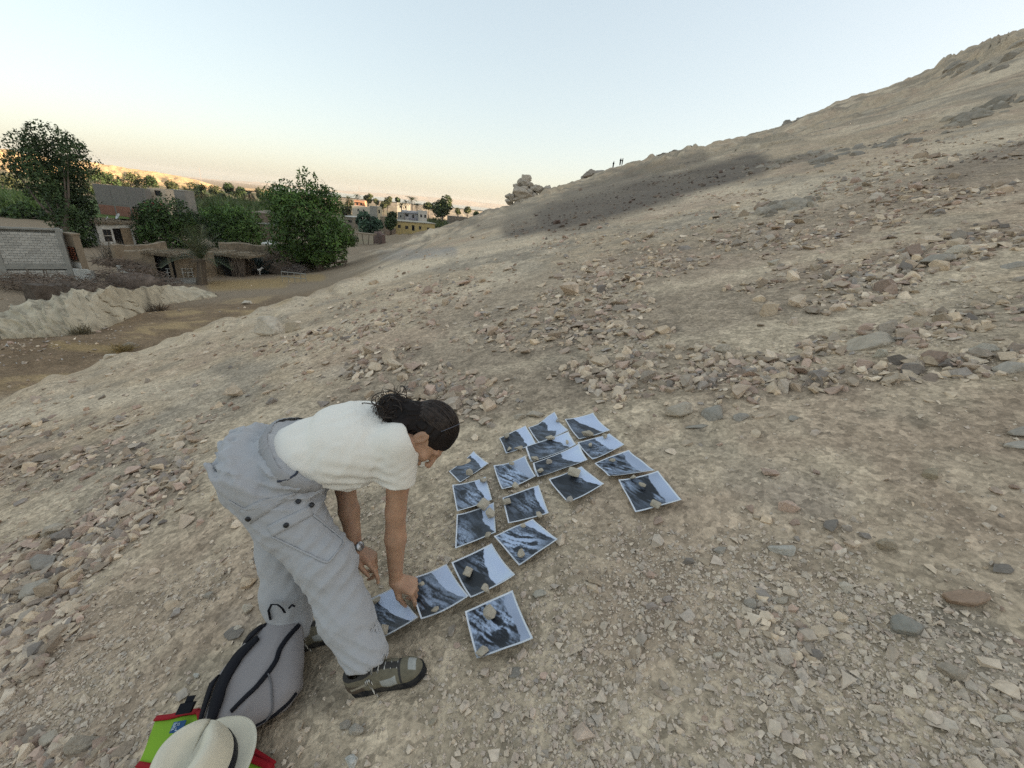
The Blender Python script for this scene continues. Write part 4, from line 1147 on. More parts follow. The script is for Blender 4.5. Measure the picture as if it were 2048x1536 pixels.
M_lace = bpy.data.materials.new('speckled_lace'); M_lace.use_nodes = True
_w = M_lace.node_tree.nodes.new('ShaderNodeTexWave'); _w.inputs['Scale'].default_value = 45; _cr = M_lace.node_tree.nodes.new('ShaderNodeValToRGB')
_cr.color_ramp.interpolation = 'CONSTANT'; _cr.color_ramp.elements[0].color = (.60, .57, .50, 1); _cr.color_ramp.elements[1].color = (.06, .05, .045, 1); _cr.color_ramp.elements[1].position = .6
_tc = M_lace.node_tree.nodes.new('ShaderNodeTexCoord')
M_lace.node_tree.links.new(_tc.outputs['Object'], _w.inputs[0]); M_lace.node_tree.links.new(_w.outputs[0], _cr.inputs[0]); M_lace.node_tree.links.new(_cr.outputs[0], M_lace.node_tree.nodes['Principled BSDF'].inputs[0])
for heel, toe in ((gp(703, 1384), gp(848, 1345)), (gp(575, 1330), gp(650, 1300))):
    n_ = nrm([-SA, -SB, 1]); xd = nrm(toe - heel); xd = nrm(xd - n_ * np.dot(xd, n_)); yd = np.cross(n_, xd)
    L = 0.95
    if heel[0] < -0.6:
        heel = A_L - 0.02 * n_ * 0 - xd * 0.03; heel = np.array([heel[0], heel[1], plane_z(heel[0], heel[1])])
    o_ = heel + xd * 0.077 + n_ * 0.005
    M4 = Matrix(((xd[0] * L, yd[0] * L, n_[0] * L, o_[0]), (xd[1] * L, yd[1] * L, n_[1] * L, o_[1]), (xd[2] * L, yd[2] * L, n_[2] * L, o_[2]), (0, 0, 0, 1)))
    sh = obj('shoe', upper_me, M_upper, person); sh.matrix_world = M4
    sh.matrix_parent_inverse = Matrix.Translation(person.location).inverted(); sh.matrix_basis = M4
    obj('sole', sole_me, M_sole, sh); obj('laces', lace_me, M_lace, sh)
    KEEP_OUT.append((o_[0] + xd[0] * .02, o_[1] + xd[1] * .02, 0.05)); KEEP_OUT.append((o_[0] + xd[0] * .14, o_[1] + xd[1] * .14, 0.045)); KEEP_OUT.append((o_[0] - xd[0] * .04, o_[1] - xd[1] * .04, 0.045))
# watch on the left wrist
wdir = nrm(W_L - E_L); wx = nrm(np.cross(wdir, up + .3 * fw)); wy = np.cross(wdir, wx)
m = MB(); c_ = W_L - wdir * 0.008
for i in range(26):
    a = 2 * math.pi * i / 26; ca, sa = math.cos(a), math.sin(a); r_ = 0.0325
    p = c_ + r_ * (ca * wx + sa * wy); t_ = -sa * wx + ca * wy; n_ = ca * wx + sa * wy
    m.box((-.0095, -.0034, -.0022), (.0095, .0034, .0022), 0, lambda V: p + V[:, :1] * wdir + V[:, 1:2] * t_ + V[:, 2:] * n_)
watch = child('wristwatch', m.mesh('wristwatch'), mat('steel', (0.36, 0.37, 0.38), rough=0.35, metal=0.85))
m = MB(); cc = c_ - 0.034 * wy; m.tube([cc + .004 * wy, cc - 0.006 * wy, cc - .008 * wy], [.018, .018, .015], 18)
child('watch_case', m.mesh('watch_case', True), mat('steel_case', (0.42, .43, .44), rough=.3, metal=.85), watch)
# ------------------------------------------------------------------ backpack
def frame(o, a, n):
    """axis a, outward normal n -> rows (across, along, out)"""
    a = nrm(a); n = nrm(n - a * np.dot(n, a)); return np.stack([np.cross(a, n), a, n])
bB = at(492, 1432, 1.40); bT = at(573, 1232, 1.56)
bax = nrm(bT - bB); bL = np.linalg.norm(bT - bB)
bn0 = nrm(-(bB + bT) / 2 * 0.55 + 0.75 * np.array([-SA, -SB, 1]))
Fb = frame(bB, bax, bn0); bac, _, bno = Fb
KP = Vol((-1.20, 0.52, -1.92), (-0.42, 1.42, -1.12), 0.005)
def bp(u, v, w): return bB + u * bac + v * bL * bax + w * bno
BO = [(546, 1214), (572, 1213), (600, 1244), (600, 1320), (596, 1380), (566, 1420), (515, 1452), (470, 1468), (425, 1458), (404, 1442), (412, 1405), (432, 1355), (470, 1300), (512, 1258)]
_bm = (bB + bT) / 2 - .02 * bno
_pl = []
for p in BO:
    d = ray(*p); q = d * (np.dot(_bm, bno) / np.dot(d, bno)) - bB; _pl.append((q @ bac, q @ bax))
_pl = np.array(_pl); _pc = _pl.mean(0)
def bag_sdf(P):
    q = P - bB; x = q @ bac; y = q @ bax; w = q @ bno
    d = np.full(x.shape, 9.0); sg = np.zeros(x.shape, bool)
    n = len(_pl)
    for i in range(n):
        a, b = _pl[i], _pl[(i + 1) % n]; e = b - a
        t = np.clip(((x - a[0]) * e[0] + (y - a[1]) * e[1]) / (e @ e), 0, 1)
        d = np.minimum(d, np.hypot(x - a[0] - t * e[0], y - a[1] - t * e[1]))
        c_ = ((a[1] <= y) != (b[1] <= y)) & (x < a[0] + (y - a[1]) / (e[1] if abs(e[1]) > 1e-6 else 1e-6) * e[0]); sg ^= c_
    d2 = np.where(sg, -d, d)
    th = .095 - .075 * np.clip(y / bL, 0, 1) ** 1.6 - .035 * np.abs(x) / .15
    wc = -.055
    q2 = np.stack([np.maximum(d2 + .036, 0), np.maximum(np.abs(w - wc) - th + .036, 0)], -1)
    return np.linalg.norm(q2, axis=-1) + np.minimum(np.maximum(d2 + .036, np.abs(w - wc) - th + .036), 0) - .036
_ax = [KP.lo[k] + KP.h * np.arange(KP.n[k]) for k in range(3)]
KP.D = bag_sdf(np.stack(np.meshgrid(*_ax, indexing='ij'), -1)).astype(np.float32)
KP.displace(lambda P: folds(P, [(nrm(bax + .4 * bac), 5, 16, .4), (nrm(bac + .5 * bax), 4, 13, .4)], -0.006, 77) + 0.006 * fbm3(P * 7, 9, 2))
bag_me = KP.mesh('bag_shell', True, 1); del KP
M_bag = mat('grey_bag_cloth', (0.315, 0.285, 0.275), rough=0.85, var=.07, scale=7, bump=.2, bscale=320, bdist=.001, spec=.2)
M_blk = mat('black_webbing', (0.012, 0.012, 0.016), rough=0.8, bump=.3, bscale=200, bdist=.001)
gb = gp(505, 1440)
bag = empty('backpack', gb, 'grey backpack with black straps leaning beside the trouser leg', 'backpack')
def part(name, me, m, pa):
    o = obj(name, me, m, pa); loc = Vector((0, 0, 0)); q = pa
    while q is not None: loc += q.location; q = q.parent
    o.location = -loc; return o
part('bag_shell', bag_me, M_bag, bag)
BS = Surf(bag_me)
part('shoulder_strap', BS.strap([(540, 1234), (514, 1268), (482, 1292), (448, 1330), (428, 1374), (414, 1418), (408, 1440)], .020, 30, .012, .006, 'shoulder_strap', [.018, .028, .034, .032, .028, .024, .018]), M_blk, bag)
part('shoulder_strap', BS.strap([(519, 1277), (481, 1311), (456, 1350), (440, 1390), (430, 1426), (424, 1446)], .026, 30, .009, .007, 'shoulder_strap', [.018, .038, .042, .042, .038, .028]), M_blk, bag)
part('zip_trim', BS.strap([(598, 1250), (576, 1274), (558, 1300), (554, 1320), (536, 1346), (511, 1376), (486, 1400), (463, 1423)], .016, 34, .004, .004, 'zip_trim', [.016, .017, .017, .016, .016, .015, .014, .012]), M_blk, bag)
part('top_edge', BS.strap([(528, 1255), (540, 1232), (556, 1219), (580, 1213)], .012, 18, .005, .005, 'top_edge'), M_blk, bag)
part('piping', BS.strap([(536, 1347), (543, 1365), (545, 1395), (546, 1420), (532, 1440), (500, 1458)], .005, 30, .004, .005, 'piping'), mat('grey_piping', (.16, .15, .15), rough=.6), bag)
part('base_trim', BS.strap([(592, 1385), (575, 1407), (545, 1432), (505, 1455), (470, 1466)], .012, 24, .003, .005, 'base_trim'), M_blk, bag)
m = MB()
hp = [at(541, 1240, 1.545), at(537, 1222, 1.54), at(543, 1209, 1.53), at(555, 1209, 1.53), at(565, 1217, 1.535), at(570, 1226, 1.545)]
m.ribbon(hp, bno, .016, .004); part('handle', m.mesh('handle', True), M_blk, bag)
m = MB(); s0 = at(578, 1216, 1.55)
m.tube([s0, at(584, 1210, 1.545), at(590, 1213, 1.545)], .004, 6); part('strap_loop', m.mesh('strap_loop', True), M_blk, bag)
bk = at(372, 1416, 1.42); m = MB()
m.box((-.022, -.016, -.008), (.022, .016, .008), 0, lambda V: bk + V @ np.stack([nrm(bac + .3 * bax), bax, bno]))
m.box((-.012, .016, -.003), (.012, .035, .003), 0, lambda V: bk + V @ np.stack([nrm(bac + .3 * bax), bax, bno]))
part('buckle', m.mesh('buckle'), M_blk, bag)
KEEP_OUT += [(bp(0, v, 0)[0], bp(0, v, 0)[1], .13) for v in (0, .3, .6)]

# ------------------------------------------------------------------ green tote bag with red edging, straw hat on it
M_green = mat('green_cloth', (0.225, 0.40, 0.032), rough=.85, var=.08, scale=9, bump=.2, bscale=260, bdist=.001)
M_red = mat('red_edging', (0.33, 0.012, 0.018), rough=.7, bump=.2, bscale=220, bdist=.001)
tote = empty('tote_bag', gp(400, 1520), 'lime green tote bag with red edging lying open under the straw hat', 'bag')
def sheet_px(pts, lifts, n=12, th=.004, name='panel', amp=.006, seed=1):
    """cloth panel between four corners standing at given heights above the slope"""
    C4 = [gp(p[0], p[1], l) for p, l in zip(pts, lifts)]
    V = []
    for i in range(n + 1):
        for j in range(n + 1):
            u, v = j / n, i / n
            P = (C4[0] * (1 - u) + C4[1] * u) * (1 - v) + (C4[3] * (1 - u) + C4[2] * u) * v
            P = P + np.array([0, 0, amp * (2 * float(vn2(np.array(u * 3 + seed), np.array(v * 3))) + math.sin(u * 3.1) * math.sin(v * 3.1))])
            V.append(P)
    V = np.array(V); W = n + 1; m_ = len(V)
    Fc = []
    for i in range(n):
        for j in range(n):
            a = i * W + j; Fc.append((a, a + W, a + W + 1, a + 1)); Fc.append((m_ + a, m_ + a + 1, m_ + a + W + 1, m_ + a + W))
    rim = list(range(W)) + [i * W + n for i in range(1, W)] + [n * W + j for j in range(n - 1, -1, -1)] + [i * W for i in range(n - 1, 0, -1)]
    for a, b in zip(rim, rim[1:] + rim[:1]): Fc.append((a, b, m_ + b, m_ + a))
    dn = np.array([0, 0, -th])
    return new_mesh(name, np.concatenate([V, V + dn]), Fc, True), V.reshape(W, W, 3)
me1, G1 = sheet_px([(312, 1440), (397, 1423), (436, 1560), (276, 1530)], [.06, .085, .03, .03], name='side_panel', seed=2)
part('side_panel', me1, M_green, tote)
me2, G2 = sheet_px([(398, 1430), (447, 1466), (548, 1530), (430, 1640)], [.05, .05, .035, .02], name='back_panel', amp=.002, seed=5)
part('back_panel', me2, M_green, tote)
me3, G3 = sheet_px([(400, 1470), (440, 1490), (543, 1536), (430, 1660)], [.10, .10, .05, .06], name='front_panel', amp=.004, seed=8)
part('front_panel', me3, M_green, tote)
def edge(line, w=.016, lift=.004):
    P = np.array(line) + np.array([0, 0, lift]); m = MB()
    side = np.cross(np.gradient(P, axis=0), up); m.ribbon(P, side, w, .007); part('edging', m.mesh('edging', True), M_red, tote)
edge(G1[0, :]); edge(G1[:, -1]); edge(G1[-1, :7]); edge(G2[1, :] * 0 + np.linspace(G2[0, -1], G2[-1, -1] * .0 + G2[6, -1], 13) * 0 + G2[:, -1][:13])
edge(np.linspace(G2[0, 0], G2[0, -1], 8)); edge(G3[:, -1]); edge(np.linspace(G3[0, 0], G3[0, -1], 8)); edge(np.linspace(G2[-1, -1], G2[-1, -1] + (G2[-1, 0] - G2[-1, -1]) * .4, 6))
# blue cloth label with pale stitched strokes
C4 = [G1[2, 7], G1[2, 10], G1[5, 9], G1[5, 6]]
C4 = [gp(348, 1444, .094), gp(373, 1440, .098), gp(364, 1463, .085), gp(338, 1466, .082)]
lm = MB(); lm.add([c for c in C4] + [c - .003 * up for c in C4], [(0, 3, 2, 1), (4, 5, 6, 7), (0, 1, 5, 4), (1, 2, 6, 5), (2, 3, 7, 6), (3, 0, 4, 7)])
lab = part('label', lm.mesh('label'), mat('blue_label', (0.028, 0.085, 0.20), rough=.7), tote)
def lp(u, v): return (C4[0] * (1 - u) + C4[1] * u) * (1 - v) + (C4[3] * (1 - u) + C4[2] * u) * v + .002 * up
lt = MB()
for a, b in [((.12, .18), (.12, .46)), ((.12, .18), (.34, .18)), ((.12, .32), (.30, .32)), ((.12, .46), (.34, .46)), ((.44, .18), (.44, .46)), ((.56, .18), (.56, .46)), ((.12, .60), (.12, .88)), ((.12, .60), (.34, .60)), ((.12, .74), (.30, .74)), ((.44, .60), (.44, .88)), ((.44, .88), (.60, .88))]:
    lt.tube([lp(*a), lp(*b)], .0016, 4)
part('lettering', lt.mesh('lettering'), mat('label_thread', (.42, .52, .62), rough=.6), lab)
KEEP_OUT += [(gp(400, 1500)[0], gp(400, 1500)[1], .15), (gp(330, 1480)[0], gp(330, 1480)[1], .07), (gp(490, 1520)[0], gp(490, 1520)[1], .08)]

# straw hat: dented crown, band and wavy brim
hv_ = nrm(ray(371, 1496)); hA = nrm(up - .10 * CR + .02 * CF); hc = at(369, 1500, 1.13) - .126 * hA
h1 = nrm(np.cross(hA, CF)); h2 = np.cross(hA, h1)
V = []; Fc = []; n = 56
cp = [(0.0, .100), (.02, .0985), (.05, .096), (.085, .091), (.115, .084), (.132, .073), (.137, .060), (.134, .045), (.128, .028), (.126, .012)]
for k, (z, r) in enumerate(cp):
    for i in range(n):
        a = 2 * math.pi * i / n; ca, sa = math.cos(a), math.sin(a)
        ex = 1.0 + .10 * sa * sa
        P = hc + r * (ca * h1 * .94 + sa * h2 * ex) + z * hA
        if z > .06:
            q = r * ca; w = r * sa
            P = P - hA * .042 * math.exp(-((q + .004) / .032) ** 2) * sstep(.06, .12, z) * (1.0 if r < .08 else .55) * (1 - .45 * sstep(0.02, .09, w))
            P = P - h1 * math.copysign(1, ca) * .010 * math.exp(-((w + .07) / .035) ** 2) * sstep(.05, .11, z)
        V.append(P)
K = len(cp)
for k in range(K - 1):
    for i in range(n): j = (i + 1) % n; Fc.append((k * n + i, k * n + j, k * n + n + j, k * n + n + i))
Fc.append(tuple((K - 1) * n + i for i in range(n)))
M_straw = mat('fine_straw', (0.72, 0.65, 0.50), rough=.8, var=.08, scale=14, bump=.35, bscale=260, bdist=.0012, spec=.2)
hat = empty('straw_hat', hc, 'cream straw hat with a dented crown and black band resting on the green bag', 'hat')
part('crown', new_mesh('crown', V, Fc, True), M_straw, hat)
V = []; Fc = []; rings = 7
for s_ in (0, 1):
    for k in range(rings):
        for i in range(n):
            a = 2 * math.pi * i / n; ca, sa = math.cos(a), math.sin(a); t = k / (rings - 1)
            r = .098 + (.044 + .014 * max(0, float(np.dot(ca * h1 + sa * h2, CR)))) * t
            dr_ = float(np.dot(ca * h1 + sa * h2, CR)); wv = (.030 if dr_ > 0 else -.03) * t ** 1.4 * dr_ ** 2
            V.append(hc + r * (ca * h1 * .95 + sa * h2 * 1.08) + (wv - .003 * s_) * hA)
for s_ in (0, 1):
    o_ = s_ * rings * n
    for k in range(rings - 1):
        for i in range(n):
            j = (i + 1) % n; q = (o_ + k * n + i, o_ + k * n + j, o_ + k * n + n + j, o_ + k * n + n + i); Fc.append(q[::-1] if s_ == 0 else q)
e = (rings - 1) * n
for i in range(n): j = (i + 1) % n; Fc.append((e + i, rings * n + e + i, rings * n + e + j, e + j)); 
part('brim', new_mesh('brim', V, Fc, True), M_straw, hat)
V = []; Fc = []
for k, (z, r) in enumerate(((.001, .1012), (.003, .1026), (.030, .1003), (.032, .0985))):
    for i in range(n):
        a = 2 * math.pi * i / n; ca, sa = math.cos(a), math.sin(a); ex = 1 + .10 * sa * sa
        V.append(hc + r * (ca * h1 * .94 + sa * h2 * ex) + z * hA)
for k in range(3):
    for i in range(n): j = (i + 1) % n; Fc.append((k * n + i, k * n + j, k * n + n + j, k * n + n + i))
part('hat_band', new_mesh('hat_band', V, Fc, True), mat('black_ribbon', (.012, .012, .016), rough=.5), hat)
# ------------------------------------------------------------------ village: builders
def ground_at(P): return np.array([P[0], P[1], float(hgt(P[0], P[1]))])
M_dark = mat('interior_shade', (0.012, 0.011, 0.010), rough=0.9)  # near-black colour stands in for the shade inside openings and gaps
M_glass = mat('dim_window', (0.03, 0.032, 0.035), rough=0.25, spec=0.5)
M_wood = mat('weathered_wood', (0.14, 0.105, 0.075), rough=.9, var=.3, scale=5, bump=.4, bscale=20)
M_conc = mat('grey_concrete', (0.31, 0.30, 0.265), rough=.95, var=.16, scale=2.5, bump=.3, bscale=14, bdist=.03)
M_block = obj_tint(mat('cement_block', rough=.95, var=.14, scale=6, bump=.4, bscale=20, bdist=.02))
M_mud = mat('mud_plaster', (0.29, 0.225, 0.155), rough=.98, var=.25, scale=1.2, bump=.6, bscale=3.5, bdist=.12, dark=(.15, .115, .08), darkscale=.8, darkamt=.6)
M_thatch = mat('dry_thatch', (0.28, 0.22, 0.15), rough=.98, var=.4, scale=6, bump=.8, bscale=14, bdist=.08)
M_brush = mat('dead_brushwood', (0.195, 0.148, 0.112), rough=.98, var=.45, scale=9)
M_white = mat('whitewash', (0.62, 0.60, 0.54), rough=.95, var=.10, scale=2, bump=.2, bscale=8, dark=(.36, .31, .24), darkscale=1.3, darkamt=.5)

def thatch(nm, e, x0, x1, y0, y1, z, t, n):
    g_ = np.random.default_rng(int(abs(x0) * 100 + n)); m = MB()
    K = 10; 
    for i in range(K): a = x0 + (x1 - x0) * i / K; m.box((a, y0 + .15 + g_.uniform(-.1, .1), z + g_.uniform(-.05, .05)), (a + (x1 - x0) / K + .02, y1, z + t * .6 + g_.uniform(-.05, .12)))
    for i in range(n):
        p = np.array([g_.uniform(x0 - .2, x1 + .2), g_.uniform(y0, y1), z + t * g_.uniform(.3, 1.0)]); v = nrm(g_.normal(size=3) * np.array([1, .9, .25])) * g_.uniform(.35, .9)
        if i % 3 == 0: p[1] = y0 + .1; v = nrm(np.array([g_.normal() * .4, -.6, -g_.uniform(.1, 1.0)])) * g_.uniform(.25, .6)
        m.tube([p - v * .5, p + g_.normal(size=3) * .05, p + v * .5], [.03, .026, .012], 3, 0, False)
    o = obj(nm, m.mesh(nm), M_thatch, e); return o
def facade(w, h, holes, reveal=0.14, jit=0.0, seed=0):
    """front wall in x (0..w), z (0..h) at y=0 with real openings; holes = (x0, z0, x1, z1)"""
    xs = sorted({0.0, w, *[q for a in holes for q in (a[0], a[2])]}); zs = sorted({0.0, h, *[q for a in holes for q in (a[1], a[3])]})
    m = MB()
    for i in range(len(xs) - 1):
        for j in range(len(zs) - 1):
            cx, cz = (xs[i] + xs[i + 1]) / 2, (zs[j] + zs[j + 1]) / 2
            if any(a[0] < cx < a[2] and a[1] < cz < a[3] for a in holes): continue
            m.add([(xs[i], 0, zs[j]), (xs[i + 1], 0, zs[j]), (xs[i + 1], 0, zs[j + 1]), (xs[i], 0, zs[j + 1])], [(0, 1, 2, 3)])
    for x0, z0, x1, z1 in holes:
        r = reveal
        V = [(x0, 0, z0), (x1, 0, z0), (x1, 0, z1), (x0, 0, z1), (x0, r, z0), (x1, r, z0), (x1, r, z1), (x0, r, z1)]
        m.add(V, [(0, 4, 5, 1), (1, 5, 6, 2), (2, 6, 7, 3), (3, 7, 4, 0)])
    return m
def house(name, label, cat, P0, P1, ztop, depth, m, holes=(), roof='flat', doors=(), extra=None, group=None, frame=None, parapet=0.0, roofm=None, sink=0.5):
    """P0,P1: left and right front corners (x, y used); ztop: top; openings measured from the top left: (x fraction, drop, width, height)"""
    P0 = np.array(P0, float); P1 = np.array(P1, float)
    g0 = min(float(hgt(P0[0], P0[1])), float(hgt(P1[0], P1[1]))) - sink
    dv = P1[:2] - P0[:2]; w = float(np.hypot(*dv)); rz = math.atan2(dv[1], dv[0]); h = ztop - g0
    e = empty(name, (P0[0], P0[1], g0), label, cat, group, rz)
    H = []
    for q in list(holes) + list(doors):
        x0 = q[0] * w; z1 = h - q[1]; H.append((x0, max(z1 - q[3], 0.02), x0 + q[2], z1))
    f = facade(w, h, H)
    f.add([(0, 0, 0), (0, depth, 0), (0, depth, h), (0, 0, h)], [(0, 3, 2, 1)]); f.add([(w, 0, 0), (w, depth, 0), (w, depth, h), (w, 0, h)], [(0, 1, 2, 3)])
    f.add([(0, depth, 0), (w, depth, 0), (w, depth, h), (0, depth, h)], [(0, 3, 2, 1)])
    if parapet: 
        f.add([(0, .15, h), (w, .15, h), (w, .15, h - parapet), (0, .15, h - parapet)], [(0, 3, 2, 1)])
        f.add([(0, 0, h), (w, 0, h), (w, .15, h), (0, .15, h)], [(0, 1, 2, 3)])
    wl = obj('wall', f.mesh('wall'), m, e)
    rm = MB()
    if roof == 'flat': rm.box((-.05, -.06, h - parapet - .12), (w + .05, depth + .05, h - parapet + .03)) if not parapet else rm.box((.01, .16, h - parapet - .1), (w - .01, depth - .01, h - parapet))
    elif roof == 'slab': rm.box((-.25, -.3, h - .18), (w + .25, depth + .2, h + .04))
    elif roof == 'thatch':
        thatch('roof', e, -.3, w + .3, -.35, depth + .3, h - .1, .3, 340)
    if rm.v: obj('roof', rm.mesh('roof'), roofm or (M_thatch if roof == 'thatch' else m), e)
    for k, a in enumerate(H):
        isdoor = k >= len(holes)
        x0, z0, x1, z1 = a
        fm = MB(); t = .06; y0 = .05
        for lo, hi in (((x0, y0, z0), (x0 + t, y0 + .07, z1)), ((x1 - t, y0, z0), (x1, y0 + .07, z1)), ((x0 + t, y0, z1 - t), (x1 - t, y0 + .07, z1)), ((x0 + t, y0, z0), (x1 - t, y0 + .07, z0 + t))): fm.box(lo, hi)
        if not isdoor and x1 - x0 > .7: fm.box(((x0 + x1) / 2 - .025, y0, z0 + t), ((x0 + x1) / 2 + .025, y0 + .06, z1 - t))
        fr = obj('door' if isdoor else 'window', fm.mesh('frame'), frame or M_wood, e)
        pm = MB(); pm.add([(x0, .125, z0), (x1, .125, z0), (x1, .125, z1), (x0, .125, z1)], [(0, 1, 2, 3)])
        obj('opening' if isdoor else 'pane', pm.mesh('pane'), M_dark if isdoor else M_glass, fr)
    if extra: extra(e, w, h, depth)
    return e, w, h
def top_house(name, label, cat, pl, pr, dl, depth, m, **k):
    """top corners given in the photograph, dl = distance of the left one; the top is level"""
    P0 = at(*pl, dl); rz_ = float(ray(*pr)[2]); dr = k.pop('dr', None) or P0[2] / rz_
    P1 = at(*pr, dr)
    return house(name, label, cat, P0, P1, P0[2], depth, m, **k)
def bpart(name, mb, m, e): return obj(name, mb.mesh(name), m, e)

# ---- unfinished cement-block building, left edge
P1 = at(119, 458, 33.0); P0 = at(30, 456, 31.6); zt = float(P1[2])
dv = nrm((P1 - P0) * np.array([1, 1, 0])); PL = P1 - dv * 8.6
g0 = -9.3; rz = math.atan2(dv[1], dv[0]); W = 8.6; Ht = zt - g0
cb = empty('block_building', (PL[0], PL[1], g0), 'unfinished building of grey cement blocks in a concrete frame at the left edge', 'building', None, rz)
colx = [W - .30, W - 4.05, W - 7.9]; zb = Ht - 2.72
for x in colx:
    m = MB(); m.box((x, -.04, 0), (x + .30 + (.12 if x < W - 1 else 0), .30, Ht + (.05 if x > W - 1 else .12))); bpart('column', m, M_conc, cb)
for a, b in ((colx[1] + .42, colx[0]), (colx[2] + .42, colx[1])):
    m = MB(); m.box((a, -.03, zb - .42), (b, .28, zb)); bpart('beam', m, M_conc, cb)
m = MB(); m.box((colx[1] + .42, -.02, Ht - .13), (colx[0], .27, Ht)); bpart('beam', m, M_conc, cb)
m = MB(); m.box((-.3, .4, Ht + .02), (colx[1] + .2, 3.0, Ht + .10)); m.box((-.3, .3, Ht + .22), (colx[1] - .6, 3.0, Ht + .30)); bpart('roof_slab', m, M_conc, cb)
m = MB(); m.box((0, .31, 0), (W, 1.2, Ht - .12)); bpart('inner_wall', m, M_conc, cb)
bm_ = MB(); bm_.box((-.205, -.0, -.09), (.205, .12, .09)); block_me = bm_.mesh('block'); block_me.materials.append(M_block)
half_me = None
bg = np.random.default_rng(12)
def courses(x0, x1, z0, z1, hh=.198, bw=.425):
    n = int((z1 - z0) / hh)
    for r in range(n):
        z = z0 + (r + .5) * hh
        x = x0 + (0 if r % 2 else -bw / 2)
        while x < x1 - .02:
            a, b = max(x, x0), min(x + bw, x1)
            if b - a > .08:
                o = bpy.data.objects.new('block', block_me); COL.objects.link(o); o.parent = cb
                o.location = ((a + b) / 2, .02 + bg.uniform(-.012, .012), z); o.scale = ((b - a - .016) / .41, 1, 1)
                t = bg.uniform(.86, 1.12); o.color = (.47 * t, .45 * t, .40 * t, 1)
            x += bw
courses(colx[1] + .42, colx[0], zb, Ht - .15); courses(colx[1] + .42, colx[0], zb - 2.3, zb - .42)
courses(colx[2] + .42, colx[1], zb - 2.3, zb - .50); courses(colx[2] + .42, colx[1] - .55, zb + 1.05, zb + 1.7)
m = MB(); m.box((colx[2] + .42, .05, zb), (colx[1] - .5, .28, zb + 1.0)); bpart('brick_panel', m, mat('red_brick_infill', (.17, .10, .07), rough=.95, var=.3, scale=7), cb)
m = MB(); m.box((colx[1] - .5, .1, zb), (colx[1] - .02, .3, Ht)); bpart('gap_shade', m, M_dark, cb)
# ---- brick annex with a lattice of red bricks
A0 = at(124, 466, 33.6); A1 = at(139, 463, 34.0)
ax, aw, ah = top_house('brick_annex', 'narrow annex of cream bricks with a red zigzag brick lattice beside the block building', 'building', (121, 465), (143, 468), 33.8, .5, mat('cream_brick', (.30, .235, .165), rough=.95, var=.2, scale=8), roof='flat')
lat = MB()
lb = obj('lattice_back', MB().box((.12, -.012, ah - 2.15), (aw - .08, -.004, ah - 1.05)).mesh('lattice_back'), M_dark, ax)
M_rb = mat('red_brick', (.34, .12, .065), rough=.9, var=.2, scale=10)
for r in range(6):
    for c_ in range(3):
        b = MB(); x = .15 + c_ * (aw - .25) / 3; z = ah - 2.1 + r * .175; s_ = 1 if r % 2 else -1
        b.add([(x, -.03, z + (.06 if s_ > 0 else 0)), (x + .2, -.03, z + (0 if s_ > 0 else .06)), (x + .2, -.03, z + .09 + (0 if s_ > 0 else .06)), (x, -.03, z + .09 + (.06 if s_ > 0 else 0)),
               (x, .0, z + (.06 if s_ > 0 else 0)), (x + .2, .0, z + (0 if s_ > 0 else .06)), (x + .2, .0, z + .09 + (0 if s_ > 0 else .06)), (x, .0, z + .09 + (.06 if s_ > 0 else 0))], [(0, 1, 2, 3), (4, 7, 6, 5), (0, 4, 5, 1), (1, 5, 6, 2), (2, 6, 7, 3), (3, 7, 4, 0)])
        obj('brick', b.mesh('brick'), M_rb, ax)
m = MB(); m.box((0, -.03, ah - 2.75), (aw, .0, ah - 2.3)); obj('white_band', m.mesh('white_band'), M_white, ax)
# ---- whitewashed brick walls (every brick real, joined as they are a few pixels each)
def brick_wall(name, label, pl, pr, pbl, dl, mm, rows=11, ragged=.4, seed=1):
    P0 = at(*pbl, dl); dr = dl * 1.01
    T0 = at(*pl, dl); T1 = at(*pr, dr)
    dv = (T1 - T0)[:2]; w = float(np.hypot(*dv)); h = float(T0[2] - P0[2]); e = empty(name, (T0[0], T0[1], P0[2]), label, 'wall', None, math.atan2(dv[1], dv[0]))
    g_ = np.random.default_rng(seed); m = MB(); hh = h / rows
    core = MB(); core.box((.02, .03, 0), (w * .97, .2, h * .9)); obj('mortar_core', core.mesh('mortar_core'), M_conc, e)
    for r in range(rows):
        x = 0 if r % 2 else -.11; lim = w * (1 - ragged * max(0, (r / rows - .3)) ** 1.5 * g_.uniform(.8, 1.2))
        while x < lim:
            a = max(0, x); m.box((a, g_.uniform(-.01, .01), r * hh + .008), (min(x + .22, lim), .1, (r + 1) * hh - .008)); x += .232
    o = obj('bricks', m.mesh('bricks'), mm, e); o['kind'] = 'stuff'
    return e
brick_wall('white_brick_wall', 'broken wall of whitewashed bricks right of the block building', (145, 537), (186, 541), (147, 566), 33.6, M_white, 12, .5, 4)
brick_wall('white_brick_wall', 'stump of white brick wall with a gap above the brown brush heap', (233, 531), (246, 531), (235, 545), 35.5, M_white, 6, .2, 5)
brick_wall('white_brick_wall', 'low run of white bricks between the stump and the mud wall', (246, 538), (270, 535), (246, 546), 35.6, M_white, 3, .0, 6)
